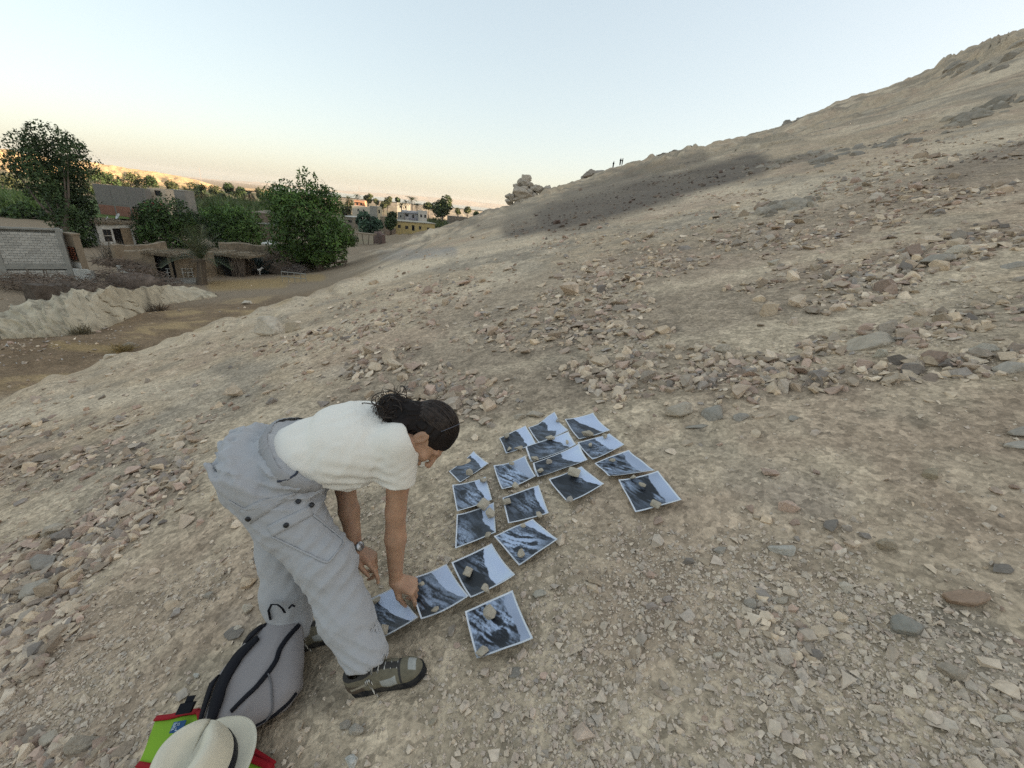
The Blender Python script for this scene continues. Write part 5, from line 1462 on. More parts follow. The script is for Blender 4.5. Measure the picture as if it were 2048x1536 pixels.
# ---- tall house
def tall_extra(e, w, h, d):
    hb = h * .47
    for x0, x1 in ((.0, .33), (.33, .64), (.64, .97)):
        for z0, z1, mm, nm in ((hb, h - .12, mat('grey_block_panel', (.215, .195, .175), rough=.95, var=.15, scale=3, bump=.3, bscale=8, bdist=.05), 'block_panel'), (h * .06, hb - .25, mat('red_brick_panel', (.27, .135, .095), rough=.95, var=.2, scale=4, bump=.3, bscale=9, bdist=.05), 'brick_panel')):
            b = MB(); b.box((x0 * w + .16, -.05, z0), (x1 * w - .16, -.003, z1)); obj(nm, b.mesh(nm), mm, e)
top_house('tall_house', 'tall bare house, grey blocks above and red brick below, behind the white cottage', 'building', (184, 367), (287, 373), 85, 1.6, mat('cement_frame', (.23, .215, .19), rough=.95, var=.15, scale=1), extra=tall_extra, parapet=.3, dr=85.5)
top_house('cream_house', 'cream rendered upper storey with a dark window joined to the tall house', 'building', (293, 375), (330, 377), 88, 2.2, mat('cream_render', (.62, .50, .37), rough=.95, var=.12, scale=.8), holes=[(.38, .35, 1.4, 1.1)], parapet=.25, dr=88)
top_house('red_doorway_house', 'lower house front with a red painted wall behind the green trees', 'building', (289, 405), (298, 406), 84, 3, mat('red_paint', (.30, .03, .03), rough=.8), dr=84)
top_house('grey_house', 'low grey rendered house right of the cream upper storey', 'building', (331, 378), (368, 379), 95, 3, mat('grey_render', (.30, .27, .23), rough=.95, var=.15, scale=.8), dr=95)
# ---- white cottage with thatch
wc, ww, wh = top_house('white_cottage', 'low white cottage with a brown door and flat thatched roof', 'building', (190, 446), (262, 447), 51.5, 6, M_white, holes=[(.14, .75, .85, .75), (.14, 1.55, .8, .7)], doors=[(.42, .62, 1.0, 2.0)], roof='thatch')
b = MB(); b.box((ww * .64, -.06, 0), (ww * .93, -.003, wh - .55)); obj('brown_patch', b.mesh('brown_patch'), mat('bare_mud_patch', (.27, .20, .13), rough=.98, var=.3, scale=4), wc)
for nm, px, sz, lab in (('satellite_dish', (237, 433), .55, 'larger white satellite dish on the cottage roof'), ('satellite_dish', (215, 436), .28, 'small white satellite dish on the cottage roof')):
    c_ = at(*px, 53.5); e = empty(nm, (c_[0], c_[1], c_[2] - sz), lab, 'dish', 'satellite dishes on the cottage')
    V = []; Fc = []; n = 16; nv = nrm([-.35, -.75, .55]); a1 = nrm(np.cross(nv, up)); a2 = np.cross(nv, a1)
    for k in range(4):
        r = sz * k / 3 * .75
        for i in range(n): a = 2 * math.pi * i / n; V.append(np.array([0, 0, sz]) + r * (math.cos(a) * a1 + math.sin(a) * a2) + nv * (r * r / sz * .35))
    for k in range(3):
        for i in range(n): j = (i + 1) % n; Fc.append((k * n + i, k * n + j, k * n + n + j, k * n + n + i))
    o = obj('dish', new_mesh('dish', V, Fc, True), mat('white_enamel', (.75, .75, .72), rough=.4), e)
    m = MB(); m.tube([(0, 0, 0), (0, 0, sz)], sz * .06, 6); m.tube([np.array([0, 0, sz]) - nv * .0 + .3 * sz * a2 * 0, np.array([0, 0, sz]) + nv * sz * .6], sz * .03, 5); obj('mast', m.mesh('mast'), M_conc, e)
# ---- mud walls
def rough_wall(name, label, pts, hts, th=.45, mm=None, cat='wall', lump=.10, seed=3, holes=()):
    """earth wall along ground points with uneven top"""
    pts = np.array(pts, float); n = len(pts) * 10
    L = np.concatenate([[0], np.cumsum(np.hypot(*np.diff(pts[:, :2], axis=0).T))]); q = np.linspace(0, L[-1], n)
    x = np.interp(q, L, pts[:, 0]); y = np.interp(q, L, pts[:, 1]); h = np.interp(q, L, hts)
    z0 = hgt(x, y) - .3
    e = empty(name, (x[0], y[0], z0[0]), label, cat)
    o_ = np.array([x[0], y[0], z0[0]])
    t = nrm(np.stack([np.gradient(x), np.gradient(y), 0 * x], -1)); nn = np.stack([-t[:, 1], t[:, 0], 0 * x], -1)
    K = 7; V = []
    for i in range(n):
        hh = h[i] + .3 + lump * 1.6 * float(fbm(np.array(q[i] * 1.3 + seed), np.array(0.0), seed, 3))
        prof = [(-.5, 0), (-.5, .35), (-.46, .7), (-.38, .97), (.38, 1.0), (.46, .6), (.5, 0)]
        for a, b in prof:
            V.append(np.array([x[i], y[i], z0[i]]) + nn[i] * (a * th + lump * .5 * float(fbm(np.array(q[i] * 2), np.array(b * 3 + a), seed + 4, 2))) + np.array([0, 0, b * hh]) - o_)
    Fc = []
    for i in range(n - 1):
        for j in range(K - 1): Fc.append((i * K + j, (i + 1) * K + j, (i + 1) * K + j + 1, i * K + j + 1))
    Fc += [tuple(range(K)), tuple((n - 1) * K + j for j in range(K - 1, -1, -1))]
    obj('earth', new_mesh('earth', V, Fc, False), mm or M_mud, e)
    return e, o_
def G(px, py): return hit1(px, py)
rough_wall('mud_wall', 'brown mud compound wall left of the dark doorway', [G(262, 553), G(318, 553)], [2.3, 2.5], seed=3)
rough_wall('mud_wall', 'mud compound wall behind the white bench, right of the dark doorway', [G(343, 555), G(385, 554), G(432, 551)], [2.3, 2.2, 2.4], seed=9)
dw = G(331, 555); 
e = empty('doorway', dw, 'dark open doorway in the mud wall under a thatch lintel', 'doorway')
b = MB(); b.box((-1.25, .3, -.3), (.75, 1.6, 2.2)); obj('room_shade', b.mesh('room_shade'), M_dark, e)
thatch('thatch_lintel', e, -1.9, 1.7, -.5, 1.6, 2.05, .3, 260)
rough_wall('mud_wall', 'low mud wall below the white cottage', [G(176, 533) + [0, 3, 0], G(215, 530) + [0, 4, 0], G(262, 528) + [0, 5, 0]], [2.0, 1.7, 2.0], seed=15)
rough_wall('stone_wall', 'dark dry stone wall behind the pale outcrop at the left edge', [G(-30, 632) + [0, 2.5, 0], G(40, 622) + [0, 2.0, 0], G(100, 600) + [0, 1.6, 0]], [1.3, 1.2, 1.0], .9, mat('dark_stones', (.12, .095, .075), rough=.98, var=.4, scale=3, bump=.8, bscale=5, bdist=.15), lump=.3, seed=21)
# ---- brush heaps: sticks, each heap one thing
def heap(name, label, c_, size, n, mm, cat='brush heap', seed=1, leafy=.0, up_=.35, rad=.028, L=1.0):
    g_ = np.random.default_rng(seed); e = empty(name, c_, label, cat)
    core = rock_mesh('heap_core', seed, .9, 3, 3, .35, .8)
    o = obj('heap_core', core, mm, e); o.scale = (size[0] * 1.45, size[1] * 1.45, size[2] * 1.3); o.location = (0, 0, size[2] * .05)
    m = MB()
    for i in range(n):
        d = g_.normal(size=3); d[2] = abs(d[2]); d = nrm(d); p = d * np.array(size) * g_.uniform(.8, 1.12)
        v = nrm(g_.normal(size=3) * np.array([1, 1, up_]) + d * .4) * L * g_.uniform(.5, 1.3)
        m.tube([p - v * .5, p + v * .1 + g_.normal(size=3) * .04, p + v * .5], [rad, rad * .8, rad * .4], 3, 0, False)
    o = obj('sticks', m.mesh('sticks'), mm, e); o['kind'] = 'stuff'
    return e
M_brush2 = mat('purple_brown_brush', (0.18, 0.135, 0.105), rough=.98, var=.5, scale=5)
heap('brush_heap', 'long heap of dead branches in front of the block building', G(90, 590) + [-.5, 1.2, .2], (4.2, 1.6, .95), 420, M_brush, seed=4)
heap('brush_heap', 'rounded heap of purple brown dead shrubs behind the outcrop', G(240, 580) + [0, 1.5, .1], (3.6, 1.8, 1.45), 520, M_brush2, seed=5, L=.5)
heap('brush_heap', 'dry brushwood pile leaning on the shed right of its dark opening', G(478, 550) + [0, .6, .2], (1.35, 1.1, 1.75), 320, M_brush, seed=6, up_=1.5, L=1.2)
heap('brush_heap', 'round brown brush stack left of the mango tree', G(556, 549) + [0, 1.0, .3], (2.2, 1.5, 2.0), 380, M_brush, seed=7, L=.7)
heap('brush_heap', 'small grey brush pile at the right end of the sheds', G(588, 548) + [0, .4, 0], (1.3, 1.0, .9), 200, mat('grey_brush', (.20, .165, .14), rough=.98, var=.4, scale=6), seed=8)
heap('brush_heap', 'dark fallen branches on top of the white bricks', G(205, 566) + [0, 2.2, 1.15], (2.6, .8, .5), 200, M_brush, seed=9)
# fence sticks standing in the heap
for k, (px, a) in enumerate(((92, .1), (100, -.06), (80, -.3), (66, .0))):
    p = at(px, 562, 32.0); m = MB(); L = (.95, .9, .55, .35)[k]; m.tube([(0, 0, -.6), (a * L, 0, L)], [.045, .03], 5)
    o = obj('fence_stick', m.mesh('fence_stick'), M_wood, None, ['tall dark stake leaning right in the long brush heap', 'upright dark stake beside the leaning one in the long brush heap', 'short stake leaning left in the long brush heap', 'stub of a stake at the left of the long brush heap'][k], 'stake', 'stakes in the brush heap'); o.location = p
# ---- shed with dark opening
sp_ = G(446, 551); e = empty('brush_shed', sp_, 'low brushwood shed with a black opening beside the young palm', 'shed')
b = MB(); b.box((-1.0, .1, -.2), (1.15, 2.4, 1.95)); obj('room_shade', b.mesh('room_shade'), M_dark, e)
thatch('roof', e, -2.7, 3.2, -.5, 2.6, 2.0, .35, 420)
b = MB()
for i in range(60):
    x = rng.uniform(1.1, 2.4) if i % 3 else rng.uniform(-1.5, -1.0); b.tube([(x, rng.uniform(-.3, .1), -.2), (x + rng.uniform(-.5, .5), rng.uniform(-.2, .2), 2.1)], .03, 3, 0, False)
o = obj('brushwood_wall', b.mesh('brushwood_wall'), M_brush, e); o['kind'] = 'stuff'
b = MB(); b.box((-9.5, .6, 2.05), (-1.8, 2.6, 2.35)); b.box((2.2, .8, 1.9), (9.0, 2.8, 2.25)); 
hb_ = rough_wall('mud_wall', 'long thatch topped mud wall behind the sheds and brush', [G(400, 548) + [0, 3.5, 0], G(480, 547) + [0, 3.5, 0], G(600, 546) + [0, 4.0, 0]], [3.1, 3.0, 3.0], seed=33)
# ---- white bench
bp_ = G(361, 558); bl = G(334, 553) * .5 + G(334, 557) * .5; br = G(390, 556)
e = empty('bench', bl, 'long low white plank bench against the mud wall', 'bench', None, math.atan2(br[1] - bl[1], br[0] - bl[0]))
Lb = float(np.hypot(*(br - bl)[:2])); M_bw = mat('white_paint', (.58, .57, .52), rough=.8, var=.1, scale=6)
for z in (.42, .78): 
    m = MB(); m.box((0, .0, z), (Lb, .28 if z < .5 else .05, z + .05)); bpart('seat' if z < .5 else 'back_rail', m, M_bw, e)
m = MB(); m.box((0, .1, .14), (Lb, .14, .19)); bpart('stretcher', m, M_bw, e)
for x in np.linspace(.1, Lb - .15, 6): m = MB(); m.box((x, .02, 0), (x + .06, .08, .80)); bpart('leg', m, M_bw, e)
# ---- yellow long house and the village behind
M_yel = mat('yellow_render', (.50, .385, .17), rough=.95, var=.12, scale=.6, dark=(.38, .33, .24), darkscale=.5, darkamt=.5)
top_house('yellow_house', 'long single storey yellow house with five small dark windows', 'building', (791, 441), (870, 447), 141, 8, M_yel, dr=148, holes=[(.055, 1.3, 1.0, 1.1), (.235, 1.45, 1.1, 1.1), (.58, 1.3, .9, 1.1), (.79, 1.55, 1.1, 1.0)], doors=[(.40, 1.1, 1.0, 1.9)], roof='slab', roofm=mat('pale_roof', (.42, .38, .30), rough=.95))
def balcony(e, w, h, d):
    b = MB(); b.box((w * .38, -.9, h - 3.6), (w * .98, 0, h - 3.45)); b.box((w * .38, -.9, h - 3.45), (w * .98, -.82, h - 2.7)); bpart('balcony', b, mat('lilac_paint', (.34, .31, .33), rough=.9), e)
    b = MB(); b.box((w * .0, -.6, h - .9), (w * 1.0, .02, h - .7)); bpart('awning', b, mat('grey_sheet', (.25, .26, .28), rough=.6), e)
top_house('two_storey_house', 'two storey lilac and white house with a grey awning behind the yellow one', 'building', (807, 421), (837, 422), 180, 8, mat('lilac_render', (.52, .49, .48), rough=.95, var=.08, scale=.5), dr=182, holes=[(.12, 1.3, 1.4, 1.0), (.58, 1.5, .9, 1.6)], extra=balcony)
top_house('white_house', 'white cube house with two windows at the right end of the two storey house', 'building', (837, 421), (854, 423), 179, 8, mat('pale_render', (.58, .53, .46), rough=.95, var=.08, scale=.5), dr=180, holes=[(.2, 1.5, .8, 1.2), (.68, 1.5, .8, 1.2)], parapet=.3)
top_house('grey_block_house', 'grey rendered house with one small window left of the lilac house', 'building', (795, 424), (807, 424), 178, 8, mat('grey_render_b', (.30, .28, .25), rough=.95, var=.1, scale=.5), dr=178, holes=[(.4, 1.2, .6, .8)])
top_house('cream_tower_house', 'narrow cream house with a tall window above the blue green tree', 'building', (753, 414), (763, 415), 205, 6, mat('cream_render_b', (.58, .49, .34), rough=.95, var=.08, scale=.5), dr=206, holes=[(.35, 1.2, .8, 1.6)])
top_house('grey_flat_house', 'grey windowless house left of the narrow cream house', 'building', (739, 412), (753, 413), 204, 8, mat('grey_render_c', (.33, .30, .26), rough=.95, var=.1, scale=.5), dr=204)
top_house('cream_terrace', 'low cream terrace wall under the orange house', 'building', (704, 411), (739, 412), 235, 8, mat('cream_render_c', (.55, .48, .38), rough=.95, var=.1, scale=.5), dr=236, holes=[(.3, 1.5, 1, 1.2), (.6, 1.5, 1, 1.2)])
def obal(e, w, h, d):
    for z in (.2, 2.9): b = MB(); b.box((-.2, -.7, h - z - .9), (w + .2, -.62, h - z)); bpart('balcony', b, mat('pale_orange', (.62, .33, .20), rough=.9), e)
top_house('orange_house', 'bright orange two storey house with balconies beyond the trees', 'building', (709, 400), (729, 401), 262, 8, mat('orange_paint', (.50, .235, .14), rough=.9, var=.06, scale=.5), dr=263, holes=[(.15, 1.2, 1.2, 1.6), (.55, 1.2, 1.2, 1.6), (.15, 4, 1.2, 1.5), (.55, 4, 1.2, 1.5)], extra=obal)
top_house('low_white_roof_house', 'low brown house with a pale roof edge beside the mango tree', 'building', (688, 432), (706, 432), 150, 6, mat('brown_render', (.25, .21, .16), rough=.95, var=.1, scale=.5), dr=150, holes=[(.4, 1.2, 1.4, .9)], roof='slab', roofm=mat('pale_roof_b', (.55, .52, .45), rough=.9))
top_house('brown_block_house', 'brown mud brick house between the two dark green trees', 'building', (760, 433), (770, 433), 152, 6, M_mud, dr=152)
top_house('cream_block', 'cream house with palms in front of it, far in the village', 'building', (794, 405), (820, 406), 320, 8, mat('cream_render_d', (.60, .54, .43), rough=.95), dr=322, holes=[(.2, 2, 1.2, 1.5), (.6, 2, 1.2, 1.5)])
top_house('brown_long_house', 'long low brown house under the right hand trees', 'building', (899, 432), (937, 434), 225, 8, mat('brown_render_b', (.20, .165, .13), rough=.95, var=.15, scale=.4), dr=228)
top_house('brown_mud_house', 'brown mud house with a pale lintel between the hedge trees and the mango tree', 'building', (502, 424), (553, 428), 66, 8, mat('brown_mud', (.25, .195, .145), rough=.98, var=.2, scale=.7), dr=67, extra=lambda e, w, h, d: bpart('lintel', MB().box((0, -.06, h - 1.7), (w, -.003, h - 1.45)), M_white, e))
top_house('white_fronted_hut', 'small white fronted hut with a dark window above the brush stack', 'building', (523, 487), (551, 488), 58, 4, M_white, dr=58.6, holes=[(.3, .25, .4, .5)])
rough_wall('rubble_wall', 'low tumbled brown wall in front of the yellow house', [G(769, 470), G(800, 468), G(850, 466)], [1.5, 1.2, 1.3], .7, mat('tumbled_stone', (.22, .165, .125), rough=.98, var=.35, scale=1.5), lump=.35, seed=44)
rough_wall('rubble_wall', 'dark brown brick stub wall right of the thatch shelter', [G(752, 488), G(768, 487)], [2.8, 2.0], .8, mat('dark_brick_stub', (.17, .115, .095), rough=.98, var=.35, scale=1.5), lump=.3, seed=45)
sc_ = G(731, 489); e = empty('shelter', sc_, 'open shelter of crooked poles with a flat thatch roof', 'shelter')
for x, y, a in ((-1.9, 0, .1), (-.6, .4, -.25), (.6, 0, .3), (1.8, .3, -.05)): m = MB(); m.tube([(x, y, -.2), (x + a, y, 2.2)], [.09, .07], 5); bpart('pole', m, M_wood, e)
m = MB(); m.box((-2.3, -.5, 2.15), (2.0, 1.8, 2.4)); bpart('roof', m, M_thatch, e)
pp = at(727, 467, 138); m = MB(); m.tube([(0, 0, -2), (0, 0, 4.0)], [.09, .07], 6); m.box((-.5, -.04, 3.6), (.5, .04, 3.7)); o = obj('utility_pole', m.mesh('utility_pole'), mat('pole_grey', (.4, .4, .4), rough=.8), None, 'grey utility pole standing above the thatch shelter', 'pole'); o.location = pp
def mast(px, py0, py1, depth, lab):
    p = at(px, py1, depth); h = float(at(px, py0, depth)[2] - p[2]) + 14; e = empty('radio_mast', (p[0], p[1], p[2] - 14), lab, 'mast'); m = MB(); w = .7
    for a in range(3): t = a * 2.094; m.tube([(w * math.cos(t), w * math.sin(t), 0), (.25 * math.cos(t), .25 * math.sin(t), h)], .12, 4)
    obj('legs', m.mesh('legs'), mat('mast_steel', (.3, .28, .28), rough=.6), e); m = MB()
    n = 12
    for k in range(n):
        f0, f1 = k / n, (k + 1) / n; r0, r1 = w + (.25 - w) * f0, w + (.25 - w) * f1
        for a in range(3): t, t2 = a * 2.094, (a + 1) * 2.094; m.tube([(r0 * math.cos(t), r0 * math.sin(t), h * f0), (r1 * math.cos(t2), r1 * math.sin(t2), h * f1)], .06, 3)
    o = obj('lattice', m.mesh('lattice'), mat('mast_steel_b', (.3, .28, .28), rough=.6), e); o['kind'] = 'stuff'
mast(403, 336, 362, 560, 'thin lattice radio mast on the sunlit hill'); mast(719, 372, 398, 520, 'thin lattice radio mast above the orange house')
# ---- small things in the yard
cp = G(590, 566); e = empty('metal_cot', cp, 'bare metal bed frame standing on the straw', 'bed frame')
for z, nm in ((.5, 'rail'), (.95, 'top_rail')):
    m = MB(); m.tube([(-1.2, 0, z), (1.1, 0, z)], .035, 4); bpart(nm, m, M_conc, e)
for x in (-1.2, -.6, 0, .6, 1.1): m = MB(); m.tube([(x, 0, 0), (x, 0, .98)], .03, 4); bpart('leg', m, M_conc, e)
tp = G(672, 536); e = empty('plank_ramp', tp, 'old plank propped on a branch beside the mango trunk', 'plank'); m = MB(); m.tube([(-1.6, 0, .25), (1.3, .2, .85)], .09, 4); bpart('plank', m, M_wood, e); m = MB(); m.tube([(1.0, 0, -.1), (1.2, .2, 1.0)], .06, 4); m2 = m; bpart('prop', m, M_wood, e)
# black and white goat
gp_ = G(516, 551); e = empty('goat', gp_, 'black and white goat standing by the round brush stack', 'goat', None, 0.3)
gv = Vol((-.6, -.25, 0), (.75, .25, .95), .018)
gv.chain([(-.38, 0, .56), (-.1, 0, .55), (.25, 0, .60)], [.15, .165, .15], .06); gv.chain([(.28, 0, .66), (.42, 0, .78), (.50, 0, .84)], [.10, .075, .065], .04); gv.chain([(.48, 0, .84), (.62, 0, .77)], [.065, .04], .03)
for s_ in (-1, 1):
    gv.chain([(.24, s_ * .08, .5), (.23, s_ * .08, .27), (.24, s_ * .08, .02)], [.06, .03, .025], .03); gv.chain([(-.34, s_ * .09, .52), (-.28, s_ * .09, .34), (-.40, s_ * .09, .22), (-.38, s_ * .09, .02)], [.08, .045, .028, .025], .03)
    gv.cap((.47, s_ * .05, .88), (.44, s_ * .13, .84), .025, .015, .02); gv.cap((.46, s_ * .03, .90), (.36, s_ * .05, 1.0), .018, .008, .01)
gv.cap((-.48, 0, .62), (-.56, 0, .68), .025, .015, .02)
gm = gv.mesh('body'); Pg = np.array([v.co[:] for v in gm.vertices]); cg = np.tile([.02, .018, .016], (len(Pg), 1)); cg[(Pg[:, 0] > .05) & (fbm3(Pg * 6, 2, 2) > -.12)] = [.62, .6, .55]; vcol(gm, cg); obj('body', gm, mat('goat_coat', attr='col', rough=.9), e)
for k, (px, py) in enumerate(((312, 563), (326, 565))):
    p = G(px, py); hn_ = rock_mesh('hen', 600 + k, .7, 3, 2, .2, .9); o = obj('dark_bundle', hn_, mat('dark_rag', (.03, .02, .02), rough=.9), None, ['dark bundle lying in the yard left of the bench', 'dark bundle lying nearer the bench in the yard'][k], 'bundle', 'dark bundles in the yard'); o.location = p + [0, 0, .15]; o.scale = (.55, .4, .5)
# bluish bush and potted things
# ------------------------------------------------------------------ trees
def leaf_mat(name):
    return mat(name, attr='leaf', rough=.55, spec=.25, transl=.18)
M_leaf = leaf_mat('foliage')
M_bark = mat('bark', (.13, .10, .075), rough=.95, var=.3, scale=4, bump=.6, bscale=10, bdist=.05)
def leaves(blobs, n, size, cols, seed, aspect=.45, fill=.30, droop=.3, clump=.55):
    """leaf clumps spread through overlapping crown lobes; blobs = (x,y,z,r)"""
    g_ = np.random.default_rng(seed); Bl = np.array(blobs); w = Bl[:, 3] ** 2; w /= w.sum()
    k = g_.choice(len(Bl), n, p=w)
    d = nrm(g_.normal(size=(n, 3)))
    rr = Bl[k, 3] * np.where(g_.uniform(size=n) < fill, g_.uniform(.35, .9, n), g_.uniform(.86, 1.06, n))
    rr = rr * (1 + .46 * fbm3(d * 2.2 + k[:, None] * 3.3, seed, 3))
    rr = rr * .90
    P = Bl[k, :3] + d * rr[:, None]
    cl = fbm3(P / (clump * 2.2), seed + 9, 3)
    keepm = cl > -.20
    P, d, k, cl = P[keepm], d[keepm], k[keepm], cl[keepm]; n = len(P)
    N = nrm(d + .8 * g_.normal(size=(n, 3)) + np.array([0, 0, .35]))
    A = nrm(np.cross(N, g_.normal(size=(n, 3)))); A = nrm(A - np.array([0, 0, droop])); Bv = nrm(np.cross(N, A))
    s = size * g_.uniform(.6, 1.4, n)[:, None]
    V = np.stack([P - A * s, P + Bv * s * aspect + N * s * .12, P + A * s, P - Bv * s * aspect + N * s * .12], 1).reshape(-1, 3)
    Fc = np.arange(4 * n).reshape(-1, 4)
    c = np.array(cols)[g_.choice(len(cols), n)] * 1.25 * g_.uniform(.62, 1.3, len(Bl))[k][:, None] * (1 + 1.3 * cl[:, None] + .2 * g_.normal(size=(n, 1)))  # random tone per lobe and clump puts shading into the leaf colour
    return V, Fc, np.repeat(np.clip(c, .006, .5), 4, 0)
GREEN = [(.060, .105, .026), (.046, .084, .022), (.085, .135, .032), (.066, .112, .025)]
DGREEN = [(.042, .064, .022), (.034, .054, .02), (.052, .076, .025)]
OLIVE = [(.075, .085, .035), (.06, .075, .03), (.09, .09, .04)]
BLUEG = [(.04, .07, .04), (.05, .085, .05), (.035, .06, .035)]
def tree(name, label, blobs_px, depth, base_px, n, size, cols, seed, trunk=.22, spread=.7, group=None, cat='tree', base_depth=None):
    g_ = np.random.default_rng(seed)
    bl = []
    for (x, y, r) in blobs_px:
        R = r * depth / F
        bl.append((*(at(x, y, depth) + CF * g_.uniform(-1, 1) * R * spread), R))
        if r > 24: 
            for s_ in (-.6, .6): bl.append((*(at(x, y, depth) + (CF * s_ + CR * g_.uniform(-.3, .3)) * R), R * .72))
    b = at(*base_px, base_depth or depth); z0 = float(hgt(b[0], b[1])) - .1
    e = empty(name, (b[0], b[1], z0), label, cat, group); o_ = np.array([b[0], b[1], z0])
    V, Fc, c = leaves(bl, n, size, cols, seed)
    me = new_mesh('crown', V - o_, Fc); vcol(me, c, 'leaf')
    obj('crown', me, M_leaf, e)
    m = MB(); cen = np.mean([q[:3] for q in bl], 0) - o_
    top = cen * np.array([1, 1, .8])
    m.tube([(0, 0, -.2), np.array([0, 0, .35 * max(cen[2], .6)]) + .1 * cen * np.array([1, 1, 0]), top], [trunk * 1.2, trunk, trunk * .5], 8)
    fork = np.array([0, 0, .35 * max(cen[2], .6)]) + .1 * cen * np.array([1, 1, 0])
    order = g_.permutation(len(bl))[:9]
    for i in order:
        q = np.array(bl[i][:3]) - o_; mid_ = fork * .5 + q * .5 + np.array([0, 0, -.08 * np.linalg.norm(q - fork)])
        m.tube([fork, mid_, q], [trunk * .55, trunk * .3, trunk * .1], 5, 0, False)
    obj('trunk', m.mesh('trunk', True), M_bark, e)
    return e
tree('mango_tree', 'large dark green mango tree with a short trunk in the middle of the yard', [(622, 366, 23), (560, 402, 30), (592, 412, 42), (640, 402, 36), (664, 405, 25), (566, 440, 34), (620, 452, 55), (668, 440, 24), (600, 490, 50), (650, 492, 48), (690, 470, 26), (572, 492, 26), (640, 508, 34), (702, 478, 15), (600, 516, 20), (548, 425, 16)], 47.3, (641, 543), 24000, .17, GREEN, 3, .38)
tree('tall_ivy_tree', 'tall leaning tree with a broad flat crown and a leafy trunk, left edge', [(66, 306, 40), (112, 295, 40), (44, 330, 28), (150, 318, 26), (90, 345, 48), (56, 366, 32), (120, 375, 38), (140, 345, 30), (138, 290, 26), (160, 345, 12), (140, 415, 28), (148, 445, 30), (152, 480, 28), (158, 512, 22), (164, 440, 18), (126, 392, 28), (148, 430, 30), (154, 470, 30), (160, 505, 24), (146, 400, 30), (170, 460, 16), (164, 490, 18), (166, 530, 12)], 50, (156, 545), 23000, .17, DGREEN + [(.04, .065, .022)], 5, .42)
tree('round_tree', 'round dark tree left of the young palm, in front of the white cottage', [(300, 440, 33), (332, 436, 36), (368, 440, 36), (350, 465, 40), (305, 470, 30), (282, 478, 24), (385, 455, 25), (270, 462, 12)], 57, (286, 515), 13000, .19, DGREEN + GREEN[:2], 7, .22)
tree('leafy_tree', 'bright green leafy tree right of the young palm', [(450, 430, 26), (482, 440, 34), (445, 465, 38), (500, 462, 26), (470, 478, 38), (415, 455, 26), (430, 440, 24), (512, 478, 14)], 62, (470, 520), 13000, .2, GREEN, 9, .22)
tree('dark_hedge_tree', 'dark bushy tree behind the block building', [(62, 432, 22), (30, 440, 22), (92, 440, 24), (118, 428, 18), (75, 455, 22)], 72, (70, 480), 3800, .3, DGREEN + GREEN[:1], 11, .2)
tree('blue_green_tree', 'feathery blue green tree behind the thatch shelter', [(725, 432, 13), (740, 442, 14), (754, 448, 12), (732, 456, 14), (748, 460, 12), (716, 440, 8)], 132, (738, 470), 2600, .45, BLUEG, 13, .25)
tree('oval_tree', 'dense oval dark tree at the left end of the yellow house', [(782, 440, 12), (784, 430, 9), (780, 450, 10)], 136, (782, 462), 1800, .42, DGREEN, 15, .25)
tree('tall_far_tree', 'tallest tree on the skyline near the hill edge', [(880, 410, 13), (894, 404, 11), (886, 420, 13), (870, 416, 10), (897, 416, 9), (876, 426, 9)], 262, (885, 436), 2600, .75, OLIVE + DGREEN, 17, .4)
FT = [(857, 412, 9, 290, OLIVE, 'small skyline tree left of the tallest tree'), (915, 422, 7, 300, OLIVE, 'small tree right of the tallest skyline tree'), (934, 420, 8, 310, OLIVE, 'rounded tree near the hill edge'), (952, 428, 7, 300, DGREEN, 'last dark tree before the hill edge'), (736, 397, 9, 330, OLIVE, 'tree right of the orange house'), (752, 403, 6, 330, OLIVE, 'small tree further right of the orange house'), (774, 400, 10, 330, OLIVE, 'broad tree left of the far palms'), (768, 410, 8, 300, OLIVE, 'lower olive tree left of the far palms'), (795, 399, 6, 340, DGREEN, 'dark round tree top left of the cream palm house'), (700, 405, 8, 300, OLIVE, 'tree left of the orange house'), (690, 420, 12, 240, OLIVE, 'olive tree touching the mango crown'),
 (195, 352, 17, 175, DGREEN, 'dark tree rising above the tall house at its left'), (224, 358, 14, 180, DGREEN, 'round dark tree above the tall house'), (262, 362, 20, 185, OLIVE, 'bare twiggy tree above the tall house'), (296, 364, 16, 185, DGREEN, 'dark tree above the cream upper storey'), (345, 372, 13, 200, OLIVE, 'olive tree above the grey house'), (392, 380, 15, 190, DGREEN, 'dark tree between the two shaggy palms'), (430, 382, 15, 200, OLIVE, 'olive tree right of the shaggy palms'), (457, 375, 12, 210, DGREEN, 'dark tree top against the far sunlit hill'), (478, 384, 13, 210, DGREEN, 'dark tree below the second sunlit hill'), (522, 388, 14, 200, OLIVE, 'grey olive tree left of the mango crown'), (540, 400, 12, 190, OLIVE, 'low olive tree touching the mango crown at left'), (14, 358, 22, 150, OLIVE, 'yellowish tree at the left edge behind the tall tree'), (34, 378, 18, 150, OLIVE, 'yellowish bush at the foot of the left edge tree'), (185, 380, 12, 150, DGREEN, 'dark tree at the tall house\'s left corner')]
for i, (x, y, r, d, cl, lab) in enumerate(FT):
    g_ = np.random.default_rng(40 + i)
    bb = [(x, y, r * .8)] + [(x + g_.uniform(-.6, .6) * r, y + g_.uniform(-.35, .5) * r, r * g_.uniform(.45, .7)) for _ in range(4)]
    tree('village_tree', lab, bb, d, (x, y + r * 1.6), int(500 + r * 75), d * .0021, cl, 60 + i, .22, .7, 'trees of the village')

